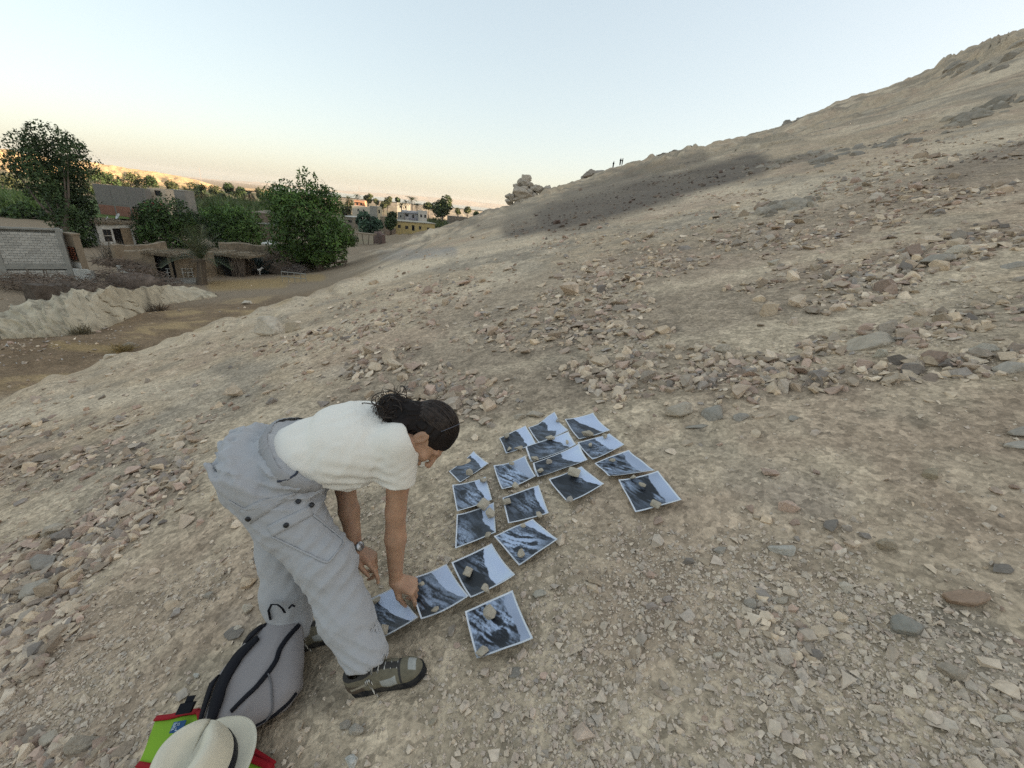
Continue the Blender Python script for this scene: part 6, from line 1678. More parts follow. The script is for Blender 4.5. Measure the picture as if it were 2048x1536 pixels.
def palm(name, label, crown_px, depth, base_px, L, nf, seed, cols, shag=0, cat='palm tree', group=None, leaflets=14, up_bias=.6, tw=.22, lw=.035):
    g_ = np.random.default_rng(seed)
    b = at(*base_px, depth); z0 = float(hgt(b[0], b[1])); t = at(*crown_px, depth)
    e = empty(name, (b[0], b[1], z0), label, cat, group); o_ = np.array([b[0], b[1], z0]); top = t - o_
    m = MB(); m.tube([(0, 0, -.2), top * .5 + [.05, 0, 0], top], [tw * 1.25, tw, tw * .9], 8)
    tm = m.mesh('trunk', False); obj('trunk', tm, M_bark, e)
    V, Fc, Cc = [], [], []
    def frond(d0, L_, col, stiff):
        d0 = nrm(d0); side = nrm(np.cross(d0, up) + 1e-4); pts = []; p = top.copy(); v = d0.copy()
        K = 9
        for i in range(K):
            pts.append(p.copy()); p = p + v * L_ / (K - 1); v = nrm(v - np.array([0, 0, (1 - stiff) * .26]))
        pts = np.array(pts)
        T = nrm(np.gradient(pts, axis=0)); S = nrm(np.cross(T, np.cross(side, T))) if False else np.tile(side, (K, 1))
        U = nrm(np.cross(S, T))
        for i in range(leaflets):
            f = (i + 1.2) / (leaflets + 1); q = np.array([np.interp(f * (K - 1), np.arange(K), pts[:, j]) for j in range(3)]); k = min(int(f * (K - 1)), K - 1)
            ll = L_ * .30 * (math.sin(math.pi * min(1, f * .9 + .12)) ** .6 + .1)
            for s_ in (-1, 1):
                d = nrm(S[k] * s_ + T[k] * .75 + U[k] * .35 - np.array([0, 0, .12])); w = T[k] * L_ * lw
                n0 = len(V); V.extend([q - w * .5, q + w * .5, q + d * ll + w * .1, q + d * ll - w * .1]); Fc.append((n0, n0 + 1, n0 + 2, n0 + 3)); Cc.extend([col * g_.uniform(.75, 1.25)] * 4)
        for i in range(K - 1):
            n0 = len(V); w = S[i] * L_ * .008; V.extend([pts[i] - w, pts[i] + w, pts[i + 1] + w * .7, pts[i + 1] - w * .7]); Fc.append((n0, n0 + 1, n0 + 2, n0 + 3)); Cc.extend([col * 1.5] * 4)
    for i in range(nf):
        a = i * 2.4; el_ = g_.uniform(.05, 1.35) * up_bias + .1
        frond(np.array([math.cos(a) * math.cos(el_), math.sin(a) * math.cos(el_), math.sin(el_)]), L * g_.uniform(.8, 1.1), np.array(cols[i % len(cols)]), .45)
    for i in range(shag):
        a = i * 2.4 + 1; frond(np.array([math.cos(a) * .8, math.sin(a) * .8, -.15]), L * g_.uniform(.6, .85), np.array([.17, .125, .075]), -.1)
    me = new_mesh('crown', V, Fc); vcol(me, np.array(Cc), 'leaf'); obj('crown', me, M_leaf, e)
    return e
PG = [(.075, .095, .042), (.06, .08, .036), (.09, .105, .05)]
palm('young_palm', 'young date palm with drooping fronds standing in front of the bench', (402, 520), 37.4, (402, 567), 3.4, 24, 3, PG + [(.12, .115, .06)], shag=10, up_bias=1.0, tw=.36, leaflets=16, lw=.018)
for i, (c_, b_, d, L, lab) in enumerate([((176, 372), (178, 400), 150, 4.5, 'shaggy palm at the tall house\'s left side'), ((402, 383), (402, 412), 150, 5.2, 'broad shaggy palm beyond the grey house'), ((446, 392), (446, 412), 160, 3.6, 'smaller shaggy palm left of the second hill'), ((498, 388), (498, 415), 150, 4.4, 'shaggy palm below the second sunlit hill'), ((372, 380), (372, 405), 170, 4.0, 'palm half hidden behind the grey house'), ((824, 401), (824, 424), 240, 4.6, 'taller of the palms in front of the cream house'), ((812, 405), (812, 424), 242, 3.2, 'slim palm just left of the taller far palm'), ((803, 411), (803, 426), 238, 3.6, 'yellowish palm in front of the cream house'), ((834, 412), (834, 426), 238, 3.2, 'short palm right of the taller far palm'), ((697, 398), (697, 420), 280, 4.4, 'palm left of the orange house'), ((714, 393), (715, 410), 330, 4.2, 'palm top rising behind the orange house')]):
    palm('date_palm', lab, c_, d, b_, L, 16, 20 + i, OLIVE + PG, shag=12 if i < 5 else 5, group='palms of the village', leaflets=8, lw=.07, tw=.25)
# bluish bush, grass clumps
def bush(name, label, px, depth, r, n, size, cols, seed, up_=1.5, cat='bush'):
    p = at(*px, depth); p[2] = float(hgt(p[0], p[1])); e = empty(name, p, label, cat); g_ = np.random.default_rng(seed)
    m = MB(); V, Fc, Cc = [], [], []
    for i in range(n):
        d = g_.normal(size=3); d[2] = abs(d[2]) * up_ + .2; d = nrm(d); q = g_.normal(size=3) * r * .25 * np.array([1, 1, 0]); L = r * g_.uniform(.6, 1.15); s = nrm(np.cross(d, g_.normal(size=3))) * size
        n0 = len(V); V.extend([q - s, q + s, q + d * L * .6 + s * .8, q + d * L * .6 - s * .8, q + d * L - np.array([0, 0, .12 * L])]); Fc.extend([(n0, n0 + 1, n0 + 2, n0 + 3), (n0 + 3, n0 + 2, n0 + 4)]); Cc.extend([np.array(cols[i % len(cols)]) * g_.uniform(.6, 1.3)] * 5)
    me = new_mesh('foliage', V, Fc); vcol(me, np.clip(Cc, .005, .5), 'leaf'); obj('foliage', me, M_leaf, e)
bush('bluish_bush', 'bluish green spiky bush between the shed and the brush stack', (512, 550), 46.5, 2.7, 260, .06, [(.055, .08, .075), (.045, .07, .06), (.07, .09, .08)], 4)
bush('dry_reeds', 'dry upright reeds below the brown wall of the white cottage', (242, 545), 46, 2.4, 160, .035, [(.23, .19, .14), (.18, .145, .11)], 6, 3)
bush('grass_tuft', 'dry brown grass tuft at the near foot of the pale outcrop', (165, 672), 17.2, .55, 160, .012, [(.20, .16, .09), (.16, .125, .075)], 8, 1.0)
bush('grass_tuft', 'golden grass tuft beside the flat stone on the low path', (245, 700), 15.4, .5, 140, .010, [(.34, .24, .10), (.28, .20, .09)], 9, .8)
bush('grass_tuft', 'dark dry weeds in the notch of the pale outcrop', (318, 628), 24.6, .7, 150, .014, [(.15, .11, .075), (.18, .135, .09)], 10, .9)
# crops: nobody could count the plants
def crop(name, label_px, depth_rng, n, h, cols, seed, w=.08):
    g_ = np.random.default_rng(seed); x0, y0, x1, y1 = label_px
    dd = g_.uniform(*depth_rng, n); xx = g_.uniform(x0, x1, n); P = ray(xx, np.full(n, (y0 + y1) / 2)) * dd[:, None]; z = hgt(P[:, 0], P[:, 1])
    P[:, 2] = z; d = nrm(g_.normal(size=(n, 3)) * np.array([.5, .5, .2]) + [0, 0, 1]); L = h * g_.uniform(.6, 1.15, n)[:, None]; s = nrm(np.cross(d, g_.normal(size=(n, 3)))) * w * g_.uniform(.6, 1.5, n)[:, None]
    dr = np.array([0, 0, 1.0])
    V = np.stack([P - s, P + s, P + d * L * .7 + s * 1.2, P + d * L * .7 - s * 1.2, P + d * L + nrm(g_.normal(size=(n, 3))) * L * .3], 1).reshape(-1, 3)
    a = np.arange(n) * 5; Fc = [(i, i + 1, i + 2, i + 3) for i in a] + [(i + 3, i + 2, i + 4) for i in a]
    me = new_mesh(name, V, Fc); c = np.array(cols)[g_.choice(len(cols), n)] * g_.uniform(.7, 1.3, (n, 1)); vcol(me, np.repeat(c, 5, 0), 'leaf'); obj(name, me, M_leaf, kind='stuff')
crop('tall_crop', (-80, 425, 130, 440), (78, 108), 3500, 3.0, [(.13, .19, .055), (.10, .155, .045), (.17, .22, .08)], 3, .14)
crop('banana_grove', (425, 415, 560, 420), (92, 175), 5200, 5.0, [(.085, .12, .038), (.07, .10, .035), (.11, .135, .05)], 5, .22)
crop('maize_field', (300, 400, 480, 410), (120, 190), 3200, 4.0, [(.10, .12, .045), (.085, .105, .045)], 6, .22)
crop('garden_plants', (855, 440, 905, 440), (200, 300), 2200, 3.4, [(.10, .12, .04), (.12, .13, .05), (.07, .09, .035)], 7, .25)
# green field sheet
def draped(name, xy, mm, lift=.12, n=16):
    V = []; q = np.array(xy, float)
    for i in range(n + 1):
        for j in range(n + 1):
            u, v = j / n, i / n; p = (q[0] * (1 - u) + q[1] * u) * (1 - v) + (q[3] * (1 - u) + q[2] * u) * v
            V.append((p[0], p[1], float(hgt(p[0], p[1])) + lift))
    Fc = [(i * (n + 1) + j, i * (n + 1) + j + 1, (i + 1) * (n + 1) + j + 1, (i + 1) * (n + 1) + j) for i in range(n) for j in range(n)]
    return obj(name, new_mesh(name, V, Fc, True), mm, kind='structure')
def pt(az, r): a = math.radians(az); return (r * math.sin(a), r * math.cos(a))
draped('green_field', [pt(-60, 118), pt(-43, 118), pt(-43, 190), pt(-60, 190)], mat('young_crop_green', (.105, .15, .035), rough=.9, var=.25, scale=.35, bump=1, bscale=3, bdist=.3), .5)
# ------------------------------------------------------------------ far setting: sunlit hill, river, cliffs
def far_hill(name, sky_px, r0, r1, zb, mm, seed, depth_fac=1.35, amp=1.0, K=40):
    xs = np.linspace(sky_px[0][0], sky_px[-1][0], 220); ys = np.interp(xs, [p[0] for p in sky_px], [p[1] for p in sky_px])
    d = ray(xs, ys); az = np.arctan2(d[:, 0], d[:, 1]); te = d[:, 2] / np.hypot(d[:, 0], d[:, 1])
    V = []
    for k in range(K):
        f = k / (K - 1)
        r = r0 + (r1 - r0) * f
        rise = sstep(0, .8, f) * .62 + .38 * min(1, f * 1.25)
        zt = te * (r0 + (r1 - r0) * .8)
        z = zb + (zt - zb) * (rise if f < .8 else 1 - (f - .8) * 1.2)
        x = r * np.sin(az); y = r * np.cos(az)
        n_ = fbm(x / 45, y / 45, seed, 5) * 6 * amp * min(1, f * 3) * (1 if f < .78 else .4) + np.abs(fbm(az * 60, x * 0 + r / 120, seed + 5, 4)) * -7 * amp * (f * (1 - f) * 4)
        V.append(np.stack([x, y, z + n_ * np.clip((zt - zb) / 20, .2, 1)], -1))
    V = np.concatenate(V); M_ = len(xs)
    a = np.arange(K * M_).reshape(K, M_); Fc = np.stack([a[:-1, :-1], a[:-1, 1:], a[1:, 1:], a[1:, :-1]], -1).reshape(-1, 4)
    return obj(name, new_mesh(name, V, Fc, True), mm, kind='structure')
M_sand = mat('desert_sand', (.66, .43, .21), rough=.95, var=.14, scale=.02, bump=.8, bscale=.25, bdist=3, dark=(.36, .26, .17), darkscale=.025, darkamt=.5)
far_hill('desert_hill', [(-500, 250), (-250, 272), (0, 300), (60, 309), (175, 322), (215, 330), (270, 338), (330, 347), (400, 360), (440, 376), (462, 392)], 520, 1000, -14, M_sand, 3)
far_hill('desert_hill', [(430, 392), (455, 380), (480, 377), (520, 379), (545, 383), (575, 394)], 900, 1400, -14, M_sand, 9, amp=.6)
M_cliff = mat('limestone_cliff', (.42, .33, .25), rough=.95, var=.2, scale=.004)
CS = [(-400, 290), (200, 338), (440, 364), (520, 368), (620, 380), (700, 386), (800, 393), (900, 401), (960, 409), (1000, 412), (1100, 424), (1300, 446)]
far_hill('far_cliffs', [(x, y - 4) for x, y in CS], 6200, 7600, -26, M_cliff, 17, amp=2.2)
riv = []
for az in np.linspace(-30, 14, 30):
    riv.append([pt(az, 1350 + 12 * (az + 30)), pt(az, 5200)])
V = [(p[0], p[1], -15.0) for q in riv for p in q]
obj('river', new_mesh('river', V, [(2 * i, 2 * i + 2, 2 * i + 3, 2 * i + 1) for i in range(29)]), mat('river_water', (.03, .04, .045), rough=.12, spec=.5, bump=.05, bscale=.2), kind='structure')
# ------------------------------------------------------------------ pale limestone outcrop by the low path
TOPL = [(-60, 640), (0, 628), (30, 615), (75, 600), (100, 600), (140, 583), (158, 579), (190, 585), (222, 573), (240, 575), (266, 581), (290, 575), (335, 571), (372, 574), (402, 578), (436, 590)]
BASL = [(-60, 690), (0, 678), (60, 674), (110, 674), (172, 666), (205, 661), (250, 640), (300, 622), (330, 610), (380, 602), (436, 593)]
n = 300; K = 64
xs = np.linspace(-60, 436, n); yt = np.interp(xs, [p[0] for p in TOPL], [p[1] for p in TOPL]); yb = np.interp(xs, [p[0] for p in BASL], [p[1] for p in BASL])
Bp = hit(xs, yb); db = proj(Bp)[2]
from_ = np.array([np.convolve(np.pad(db, 12, 'edge'), np.ones(25) / 25, 'valid')])[0]
Bp = ray(xs, yb) * from_[:, None]; Tp = ray(xs, yt) * (from_ + 1.5)[:, None]
V = []; ck = []
hv = np.linalg.norm(Tp - Bp, axis=1)
for k in range(K):
    f = k / (K - 1) * 1.35
    if f <= 1: P = Bp * (1 - f) + Tp * f + (-CF * 0.30 * math.sin(f * math.pi) + np.array([0, 0, .10 * math.sin(f * math.pi)]))
    else: P = Tp + (f - 1) / .35 * (np.array([0, 0, -1.0]) * (hv[:, None] + .3) + CF * 1.6)
    if k == 0: P = P - np.array([0, 0, .35])
    u = xs * .05 * 1.0; w = f * hv
    ck.append(np.exp(-((((.55 * (u * 1.3 + w * 1.6) + .9 * fbm(u * .25, w * .3, 77, 2) + .8 * fbm(u * .7, w * .9, 3, 3)) * 1.1) % 1.0 - .985) / .05) ** 2) * (fbm(u * 1.7, w * 1.3, 44, 3) > -.08)); st = .55 * (u * 1.3 + w * 1.6) + .9 * fbm(u * .25, w * .3, 77, 2)          # beds dip to the right
    bed = st + .8 * fbm(u * .7, w * .9, 3, 3)
    step = (bed * 1.1) % 1.0
    off = .24 * (step ** 2.5) - .16 * np.exp(-((step - .985) / .035) ** 2) + .12 * fbm(u * .9, w * 1.1, 8, 4) + .05 * fbm(u * 4, w * 4, 12, 3)
    V.append(P - CF * (off * (1 if f < 1.02 else .5))[:, None] + np.array([0, 0, 1.0]) * (off * .35)[:, None])
V = np.concatenate(V); a = np.arange(K * n).reshape(K, n)
ome = new_mesh('limestone_outcrop', V, np.stack([a[:-1, :-1], a[:-1, 1:], a[1:, 1:], a[1:, :-1]], -1).reshape(-1, 4), False)
ckk = np.concatenate(ck)[:, None]; vcol(ome, np.array([[.56, .475, .34]]) * (1 - .62 * ckk))
oc = obj('limestone_outcrop', ome, mat('pale_limestone', attr='col', rough=.95, var=.16, scale=1.6, bump=.5, bscale=7, bdist=.05, dark=(.27, .225, .16), darkscale=1.1, darkamt=.55), None, 'long pale slab of bare bedded limestone beside the low brown path', 'rock outcrop')
# ------------------------------------------------------------------ named rocks
def rk(name, px, w, label, flat=.5, col=(.42, .36, .28), seed=1, lift=.25, asp=1.0, rz=None, sub=4, cuts=12, rough=.10, group=None, cat='rock', tall=1.0, depth=None):
    P = hit1(*px) if depth is None else at(*px, depth); d = float(proj(P)[2]); s = w * d / F
    me = hull_mesh(name, 1000 + seed, flat, 16, 2, .05); me.materials.append(M_stone)
    o = bpy.data.objects.new(name, me); COL.objects.link(o); o.location = P + np.array([0, 0, lift * s * flat])
    nn = gnormal(P[0], P[1], .3)
    q = Vector(nn).to_track_quat('Z', 'Y'); yaw = rng.uniform(0, 6.28) if rz is None else rz
    from mathutils import Quaternion
    cr_ = Vector(CR) - Vector(nn) * Vector(CR).dot(Vector(nn)); cr_.normalize(); yv = Vector(nn).cross(cr_)
    Mx = Matrix((cr_, yv, Vector(nn))).transposed(); o.rotation_euler = (Mx @ Matrix.Rotation(yaw if rz is not None else rng.uniform(-.3, .3), 3, 'Z')).to_euler()
    o.scale = (s, s * asp, s * tall); o.color = (*col, 1)
    tag(o, label, cat, group)
    if d < 30: NAMED_XY.append((P[0], P[1], s)); KEEP_OUT.append((P[0], P[1], s * .32))
    return o
gr_, pa_, re_, da_, ta_ = (.40, .345, .275), (.62, .53, .41), (.40, .275, .19), (.27, .23, .19), (.50, .42, .32)
RK = [((540, 668), 56, 'larger of two pale boulders on the slope edge left of centre', .75, pa_), ((583, 662), 36, 'smaller tan boulder just right of the large pale one', .7, (.45, .36, .25)), ((218, 716), 32, 'flat pale stone beside the golden grass on the low path', .4, pa_), ((262, 695), 30, 'dull brown stone above the golden grass on the low path', .5, (.33, .27, .2)), ((495, 608), 24, 'pale round rock standing on the low path before the yard', .5, pa_),
 ((1738, 690), 112, 'long low tan slab across the rubble, right of centre', .22, ta_), ((1758, 714), 26, 'chalk white rounded stone just below the long slab', .8, (.56, .50, .39)), ((1965, 702), 62, 'pale flat slab near the right edge, level with the long slab', .3, (.47, .41, .32)), ((2022, 738), 72, 'pale thin slab touching the right edge below another slab', .25, (.47, .41, .33)), ((2036, 893), 64, 'pale pointed slab cut by the right edge, highest contrast one', .25, (.5, .44, .36)), ((2040, 868), 44, 'grey brown slab just above the pale pointed slab at the right edge', .3, gr_), ((1872, 527), 58, 'blocky grey rock in the upper rubble with a pale rock behind it', .5, gr_), ((1912, 508), 46, 'pale blocky rock behind the grey one in the upper rubble', .55, pa_), ((2030, 535), 44, 'dark grey slab at the right edge on the pale track', .3, gr_), ((1546, 529), 26, 'pale cream stone alone among upper rubble', .6, (.54, .47, .36)), ((1444, 702), 30, 'rounded tan stone standing out of the middle rubble', .8, ta_), ((1808, 504), 26, 'flat grey stone left of the blocky grey rock', .4, gr_),
 ((1356, 829), 58, 'big blocky tan rock beyond the back row of prints', .65, ta_), ((1428, 830), 48, 'flat grey tan rock right of the big blocky rock', .4, (.37, .33, .27)), ((1480, 836), 32, 'smaller flat rock right of the flat grey tan one', .4, (.38, .33, .27)), ((1395, 858), 46, 'thin curved flake below the blocky rock', .15, (.40, .35, .28)), ((1594, 838), 36, 'thin slab pair on the bare patch right of the prints', .2, (.40, .35, .28)), ((1070, 831), 40, 'flat tan stone just behind the back row of prints', .35, ta_), ((1040, 836), 26, 'stubby tan stone left of the flat one behind the prints', .5, ta_), ((1860, 952), 32, 'rounded yellowish stone alone on the bare right side', .7, (.42, .345, .24)),
 ((1561, 1101), 50, 'whitish flat stone on the bare ground right of the prints', .4, (.54, .49, .41)), ((1662, 1054), 38, 'dark grey layered stone right of the prints', .4, da_), ((1769, 1095), 36, 'tan wedge stone with a dark hollow behind it', .7, (.43, .35, .25)), ((2002, 1140), 44, 'dark grey flat stone near the right edge', .3, da_), ((1930, 1206), 86, 'long reddish brown stone at lower right', .45, re_), ((1810, 1260), 64, 'blocky stone with a grey green top at lower right', .65, (.34, .31, .255)), ((1901, 1350), 44, 'round tan stone below the reddish one', .75, (.42, .345, .26)), ((1690, 1178), 28, 'pale pointed stone between the prints and the reddish stone', .55, pa_), ((1562, 1202), 32, 'tan flake beside a small grey stone, lower right', .35, ta_), ((1500, 1210), 26, 'small blue grey stone at lower right', .6, gr_), ((1440, 1102), 30, 'grey slanted stone right of the rightmost print', .4, gr_), ((1375, 1125), 24, 'dark round stone right of the prints', .7, da_), ((1434, 1312), 22, 'pale lone pebble at the bottom centre right', .7, pa_), ((2010, 1440), 42, 'pale elongated stone in the bottom right corner', .35, pa_),
 ((1078, 1189), 30, 'pale heart shaped stone right of the nearest prints', .4, (.50, .44, .345)), ((716, 1464), 38, 'pale angular stone in the clump below the shoe', .6, (.47, .41, .33)), ((690, 1453), 26, 'grey stone in the clump below the shoe', .6, gr_), ((1026, 1352), 32, 'flat grey tan stone half buried below the nearest print', .2, (.33, .29, .235)), ((162, 1494), 64, 'large rounded boulder in the bottom left corner', .75, (.40, .335, .255)), ((100, 1480), 40, 'weathered stone left of the bottom left boulder', .5, ta_), ((172, 1275), 58, 'curved reddish brown stone on the left bare ground', .25, re_), ((468, 1268), 46, 'dark flat slab behind the backpack', .3, da_), ((496, 1221), 22, 'small pale stone on the grey soil behind the backpack', .8, pa_), ((475, 1258), 18, 'pale pebble lying on the dark flat slab', .6, pa_), ((393, 1354), 16, 'round white pebble left of the backpack', .9, (.6, .55, .46)), ((848, 929), 30, 'tan stone seen just under the chin of the bending person', .6, pa_), ((418, 1192), 24, 'grey stone on the bare ground left of the trousers', .5, gr_), ((870, 1410), 0, '', .5, ta_), ((865, 1447), 24, 'tan pebble right of the stone clump below the shoe', .7, (.47, .39, .28)), ((1035, 1488), 22, 'tan pebble at the bottom centre', .7, (.45, .37, .27)), ((700, 1525), 34, 'white chalky stone at the very bottom', .5, (.6, .57, .5)), ((1305, 1215), 30, 'pinkish pointed stone right of the heart shaped one', .5, (.43, .35, .29)), ((1335, 1200), 22, 'small pinkish stone beside the pinkish pointed one', .6, (.43, .35, .29)), ((88, 1130), 60, 'grey brown block in the left rubble', .55, (.34, .30, .25)), ((110, 1062), 46, 'tan block in the left rubble', .55, ta_), ((70, 1185), 62, 'pale slab at the lower end of the left rubble', .4, (.44, .38, .30))]
for i, (p, w, lab, fl, cl) in enumerate(RK):
    if w: rk('rock', p, w * .95, lab, fl, cl, i, sub=3, group=None, cat='stone', asp=.42 if ((fl <= .25 and w > 40) or 'long' in lab) else .85)
# crags on the skyline
def crag(name, label, parts_px, depth, seed, col=(.40, .335, .265)):
    onsl = depth is None
    if onsl: depth = float(proj(hit1(*parts_px[0][:2]))[2])
    c0 = at(*parts_px[0][:2], depth); c0[2] = float(hgt(c0[0], c0[1])) - .5; e = empty(name, c0, label, 'rock outcrop')
    for i, (x, y, w, asp) in enumerate(parts_px):
        me = hull_mesh('boulder', 2000 + seed * 20 + i, .85, 18, 3, .16); me.materials.append(M_stone)
        o = bpy.data.objects.new('boulder', me); COL.objects.link(o); o.parent = e; s = w * depth / F * 1.1
        if onsl: q_ = hit1(x, y); dq = float(proj(q_)[2]); s = w * dq / F * 1.1; o.location = q_ + [0, 0, .1 * s * asp] - c0
        else: o.location = at(x, y, depth + rng.uniform(-1, 1)) - c0
        o.scale = (s, s, s * asp); o.rotation_euler = (rng.uniform(-.3, .3), rng.uniform(-.25, .25), rng.uniform(0, 6)); o.color = (*(np.array(col) * rng.uniform(.85, 1.12)), 1)
    return e
_cp = [(1010, 402), (1014, 386), (1030, 369), (1043, 359), (1055, 356), (1066, 366), (1080, 377), (1096, 378), (1108, 388), (1090, 402), (1060, 414), (1028, 412)]
_cg = np.random.default_rng(8); _cl = [(1048, 392, 46, .7)]
while len(_cl) < 46:
    x, y = _cg.uniform(1008, 1110), _cg.uniform(356, 414); ins_ = False
    for a, b in zip(_cp, _cp[1:] + _cp[:1]):
        if (a[1] <= y) != (b[1] <= y) and x < a[0] + (y - a[1]) / (b[1] - a[1]) * (b[0] - a[0]): ins_ = not ins_
    if ins_: _cl.append((x, y + 1, _cg.uniform(10, 26), _cg.uniform(.6, 1.1)))
crag('rock_crag', 'pale broken rock crag standing at the low end of the ridge', _cl, 118, 1, (.50, .42, .33))
crag('rock_crag', 'low rounded rock on the ridge left of the distant people', [(1182, 350, 34, .7), (1200, 350, 40, .5), (1170, 356, 20, .7)], 114, 2, (.37, .31, .25))
crag('rock_crag', 'dark blocky rock on the ridge right of the distant people', [(1325, 314, 24, .9), (1338, 312, 20, .7), (1350, 308, 26, .5)], 104, 3, (.30, .265, .225))
crag('rock_crag', 'rock on the ridge with a pale stone perched on it', [(1375, 302, 30, .7), (1392, 300, 26, .7), (1362, 307, 24, .5)], 100, 4, (.33, .285, .235))
rk('perched_stone', (1390, 293), 9, 'small pale stone perched on the ridge rock', .8, (.58, .51, .40), 77, depth=98, cat='stone')
crag('rock_crag', 'paired rounded rocks on the ridge below the high slope', [(1575, 252, 24, .8), (1592, 248, 26, .7), (1606, 246, 30, .5)], 76, 5, (.33, .29, .24))
def ledge(name, label, line, n, w0, seed, col):
    g_ = np.random.default_rng(seed); line = np.array(line, float); L = np.concatenate([[0], np.cumsum(np.hypot(*np.diff(line, axis=0).T))])
    c0 = hit1(*line[0]); e = empty(name, c0, label, 'rock outcrop')
    for i in range(n):
        q = g_.uniform(0, L[-1]); x = np.interp(q, L, line[:, 0]) + g_.normal() * 6; y = np.interp(q, L, line[:, 1]) + g_.normal() * 5
        P = hit1(x, y); d = float(proj(P)[2]); s = w0 * g_.uniform(.4, 1.25) * d / F
        me = hull_mesh('boulder', 3000 + seed * 50 + i % 8, .6, 15, 2, .07) if i < 8 else bpy.data.meshes['ledge%d_%d' % (seed, i % 8)]
        if i < 8: me.name = 'ledge%d_%d' % (seed, i); me.materials.append(M_stone)
        o = bpy.data.objects.new('boulder', me); COL.objects.link(o); o.parent = e; o.location = P - c0 - np.array([0, 0, .05 * s]); o.scale = (s, s * g_.uniform(.7, 1.2), s * g_.uniform(.7, 1.2))
        nn = Vector(gnormal(P[0], P[1], .6)); o.rotation_euler = (nn.to_track_quat('Z', 'Y').to_matrix() @ Matrix.Rotation(g_.uniform(0, 6.28), 3, 'Z')).to_euler(); o.color = (*(np.array(col) * g_.uniform(.75, 1.2)), 1)
ledge('rock_ledge', 'broken rock ledge near the top of the right hand slope', [(1880, 262), (1960, 228), (2040, 190)], 34, 34, 6, (.36, .305, .235))
ledge('rock_ledge', 'upper rock ledge just under the skyline at the right edge', [(1900, 150), (1970, 128), (2045, 100)], 26, 30, 7, (.37, .31, .24))
ledge('rock_ledge', 'grey brown ledge in the middle of the right hand slope', [(1630, 330), (1720, 300), (1830, 275)], 32, 28, 8, (.35, .30, .24))
ledge('rock_ledge', 'row of blocks across the slope below the dark scree', [(1450, 345), (1560, 330), (1640, 310)], 24, 22, 9, (.33, .28, .22))
ledge('rock_ledge', 'hump of cracked bedrock in the middle of the slope', [(1520, 432), (1580, 414), (1640, 405)], 22, 34, 10, (.38, .325, .255))
ledge('rock_ledge', 'line of skyline blocks along the ridge above the dark scree', [(1420, 292), (1500, 275), (1620, 248), (1720, 222)], 40, 16, 11, (.34, .295, .24))
# three distant people on the ridge
M_far = mat('dark_clothing', (.035, .035, .032), rough=.9); M_fars = mat('brown_skin', (.20, .12, .08), rough=.6)
def far_person(px, depth, lab, yaw, arm, dark):
    p = at(*px, depth); e = empty('person', (p[0], p[1], p[2]), lab, 'person', None, yaw)
    v = Vol((-.5, -.4, -.02), (.5, .4, 1.85), .026)
    for s_ in (-1, 1): v.chain([(.0, s_ * .09, .92), (.03 * s_, s_ * .11, .48), (0.0, s_ * .12, .04)], [.095, .065, .05], .03); v.cap((0, s_ * .12, .03), (.14, s_ * .12, .03), .045, .035, .03)
    v.chain([(0, 0, .95), (0, 0, 1.2), (0, 0, 1.42)], [.14, .14, .15], .05); v.cap((0, 0, 1.45), (0, 0, 1.55), .06, .055, .03); v.ell((.01, 0, 1.66), (.10, .085, .125), None, .02)
    for s_ in (-1, 1): v.chain([(0, s_ * .19, 1.42), (arm * .1, s_ * .27, 1.15), (arm * .28, s_ * .22, 1.0 + .12 * arm)], [.055, .045, .035], .03)
    me = v.mesh('body'); obj('body', me, M_fars, e)
    c = Vol((-.5, -.4, -.02), (.5, .4, 1.85), .028); c.chain([(0, 0, .93), (0, 0, 1.2), (0, 0, 1.40)], [.165, .16, .17], .05)
    for s_ in (-1, 1): c.cap((0, s_ * .18, 1.41), (arm * .06, s_ * .25, 1.22), .075, .07, .04)
    obj('shirt', c.mesh('shirt'), M_far if dark else mat('olive_shirt', (.10, .095, .07), rough=.9), e)
    t = Vol((-.5, -.4, -.02), (.5, .4, 1.2), .028); t.ell((0, 0, .92), (.15, .19, .12), None, .05)
    for s_ in (-1, 1): t.chain([(.0, s_ * .09, .90), (.03 * s_, s_ * .11, .48), (0.0, s_ * .12, .12)], [.115, .085, .075], .04)
    obj('trousers', t.mesh('trousers'), mat('dark_trousers', (.06, .055, .05), rough=.9) if dark else M_far, e)
    hh = Vol((-.2, -.2, 1.5), (.2, .2, 1.85), .02); hh.ell((-.015, 0, 1.70), (.11, .095, .115), None, .01); obj('hair', hh.mesh('hair'), M_hair, e)
far_person((1225.5, 337), 113, 'leftmost of three tiny figures standing on the ridge', 2.2, .3, True)
far_person((1239.5, 331), 112, 'middle of three tiny figures on the ridge, dark clothes', 1.0, 1.0, True)
far_person((1243.5, 331), 113.5, 'rightmost of three tiny figures on the ridge, arm raised', 2.8, 1.4, False)
# ------------------------------------------------------------------ loose stones
def allowed(P, size):
    ok = np.ones(len(P), bool)
    for poly, m in KEEP_POLY:
        inside = np.ones(len(P), bool)
        n = len(poly)
        cx, cy = np.mean(poly, 0)
        for i in range(n):
            a, b = poly[i], poly[(i + 1) % n]
            e = b - a; nn = np.array([e[1], -e[0]]) / np.hypot(*e)
            if np.dot(np.array([cx, cy]) - a, nn) > 0: nn = -nn
            inside &= (P[:, 0] - a[0]) * nn[0] + (P[:, 1] - a[1]) * nn[1] < m + size * 0.4
        ok &= ~inside
    for x, y, r in KEEP_OUT:
        ok &= np.hypot(P[:, 0] - x, P[:, 1] - y) > r + size * 0.5
    return ok

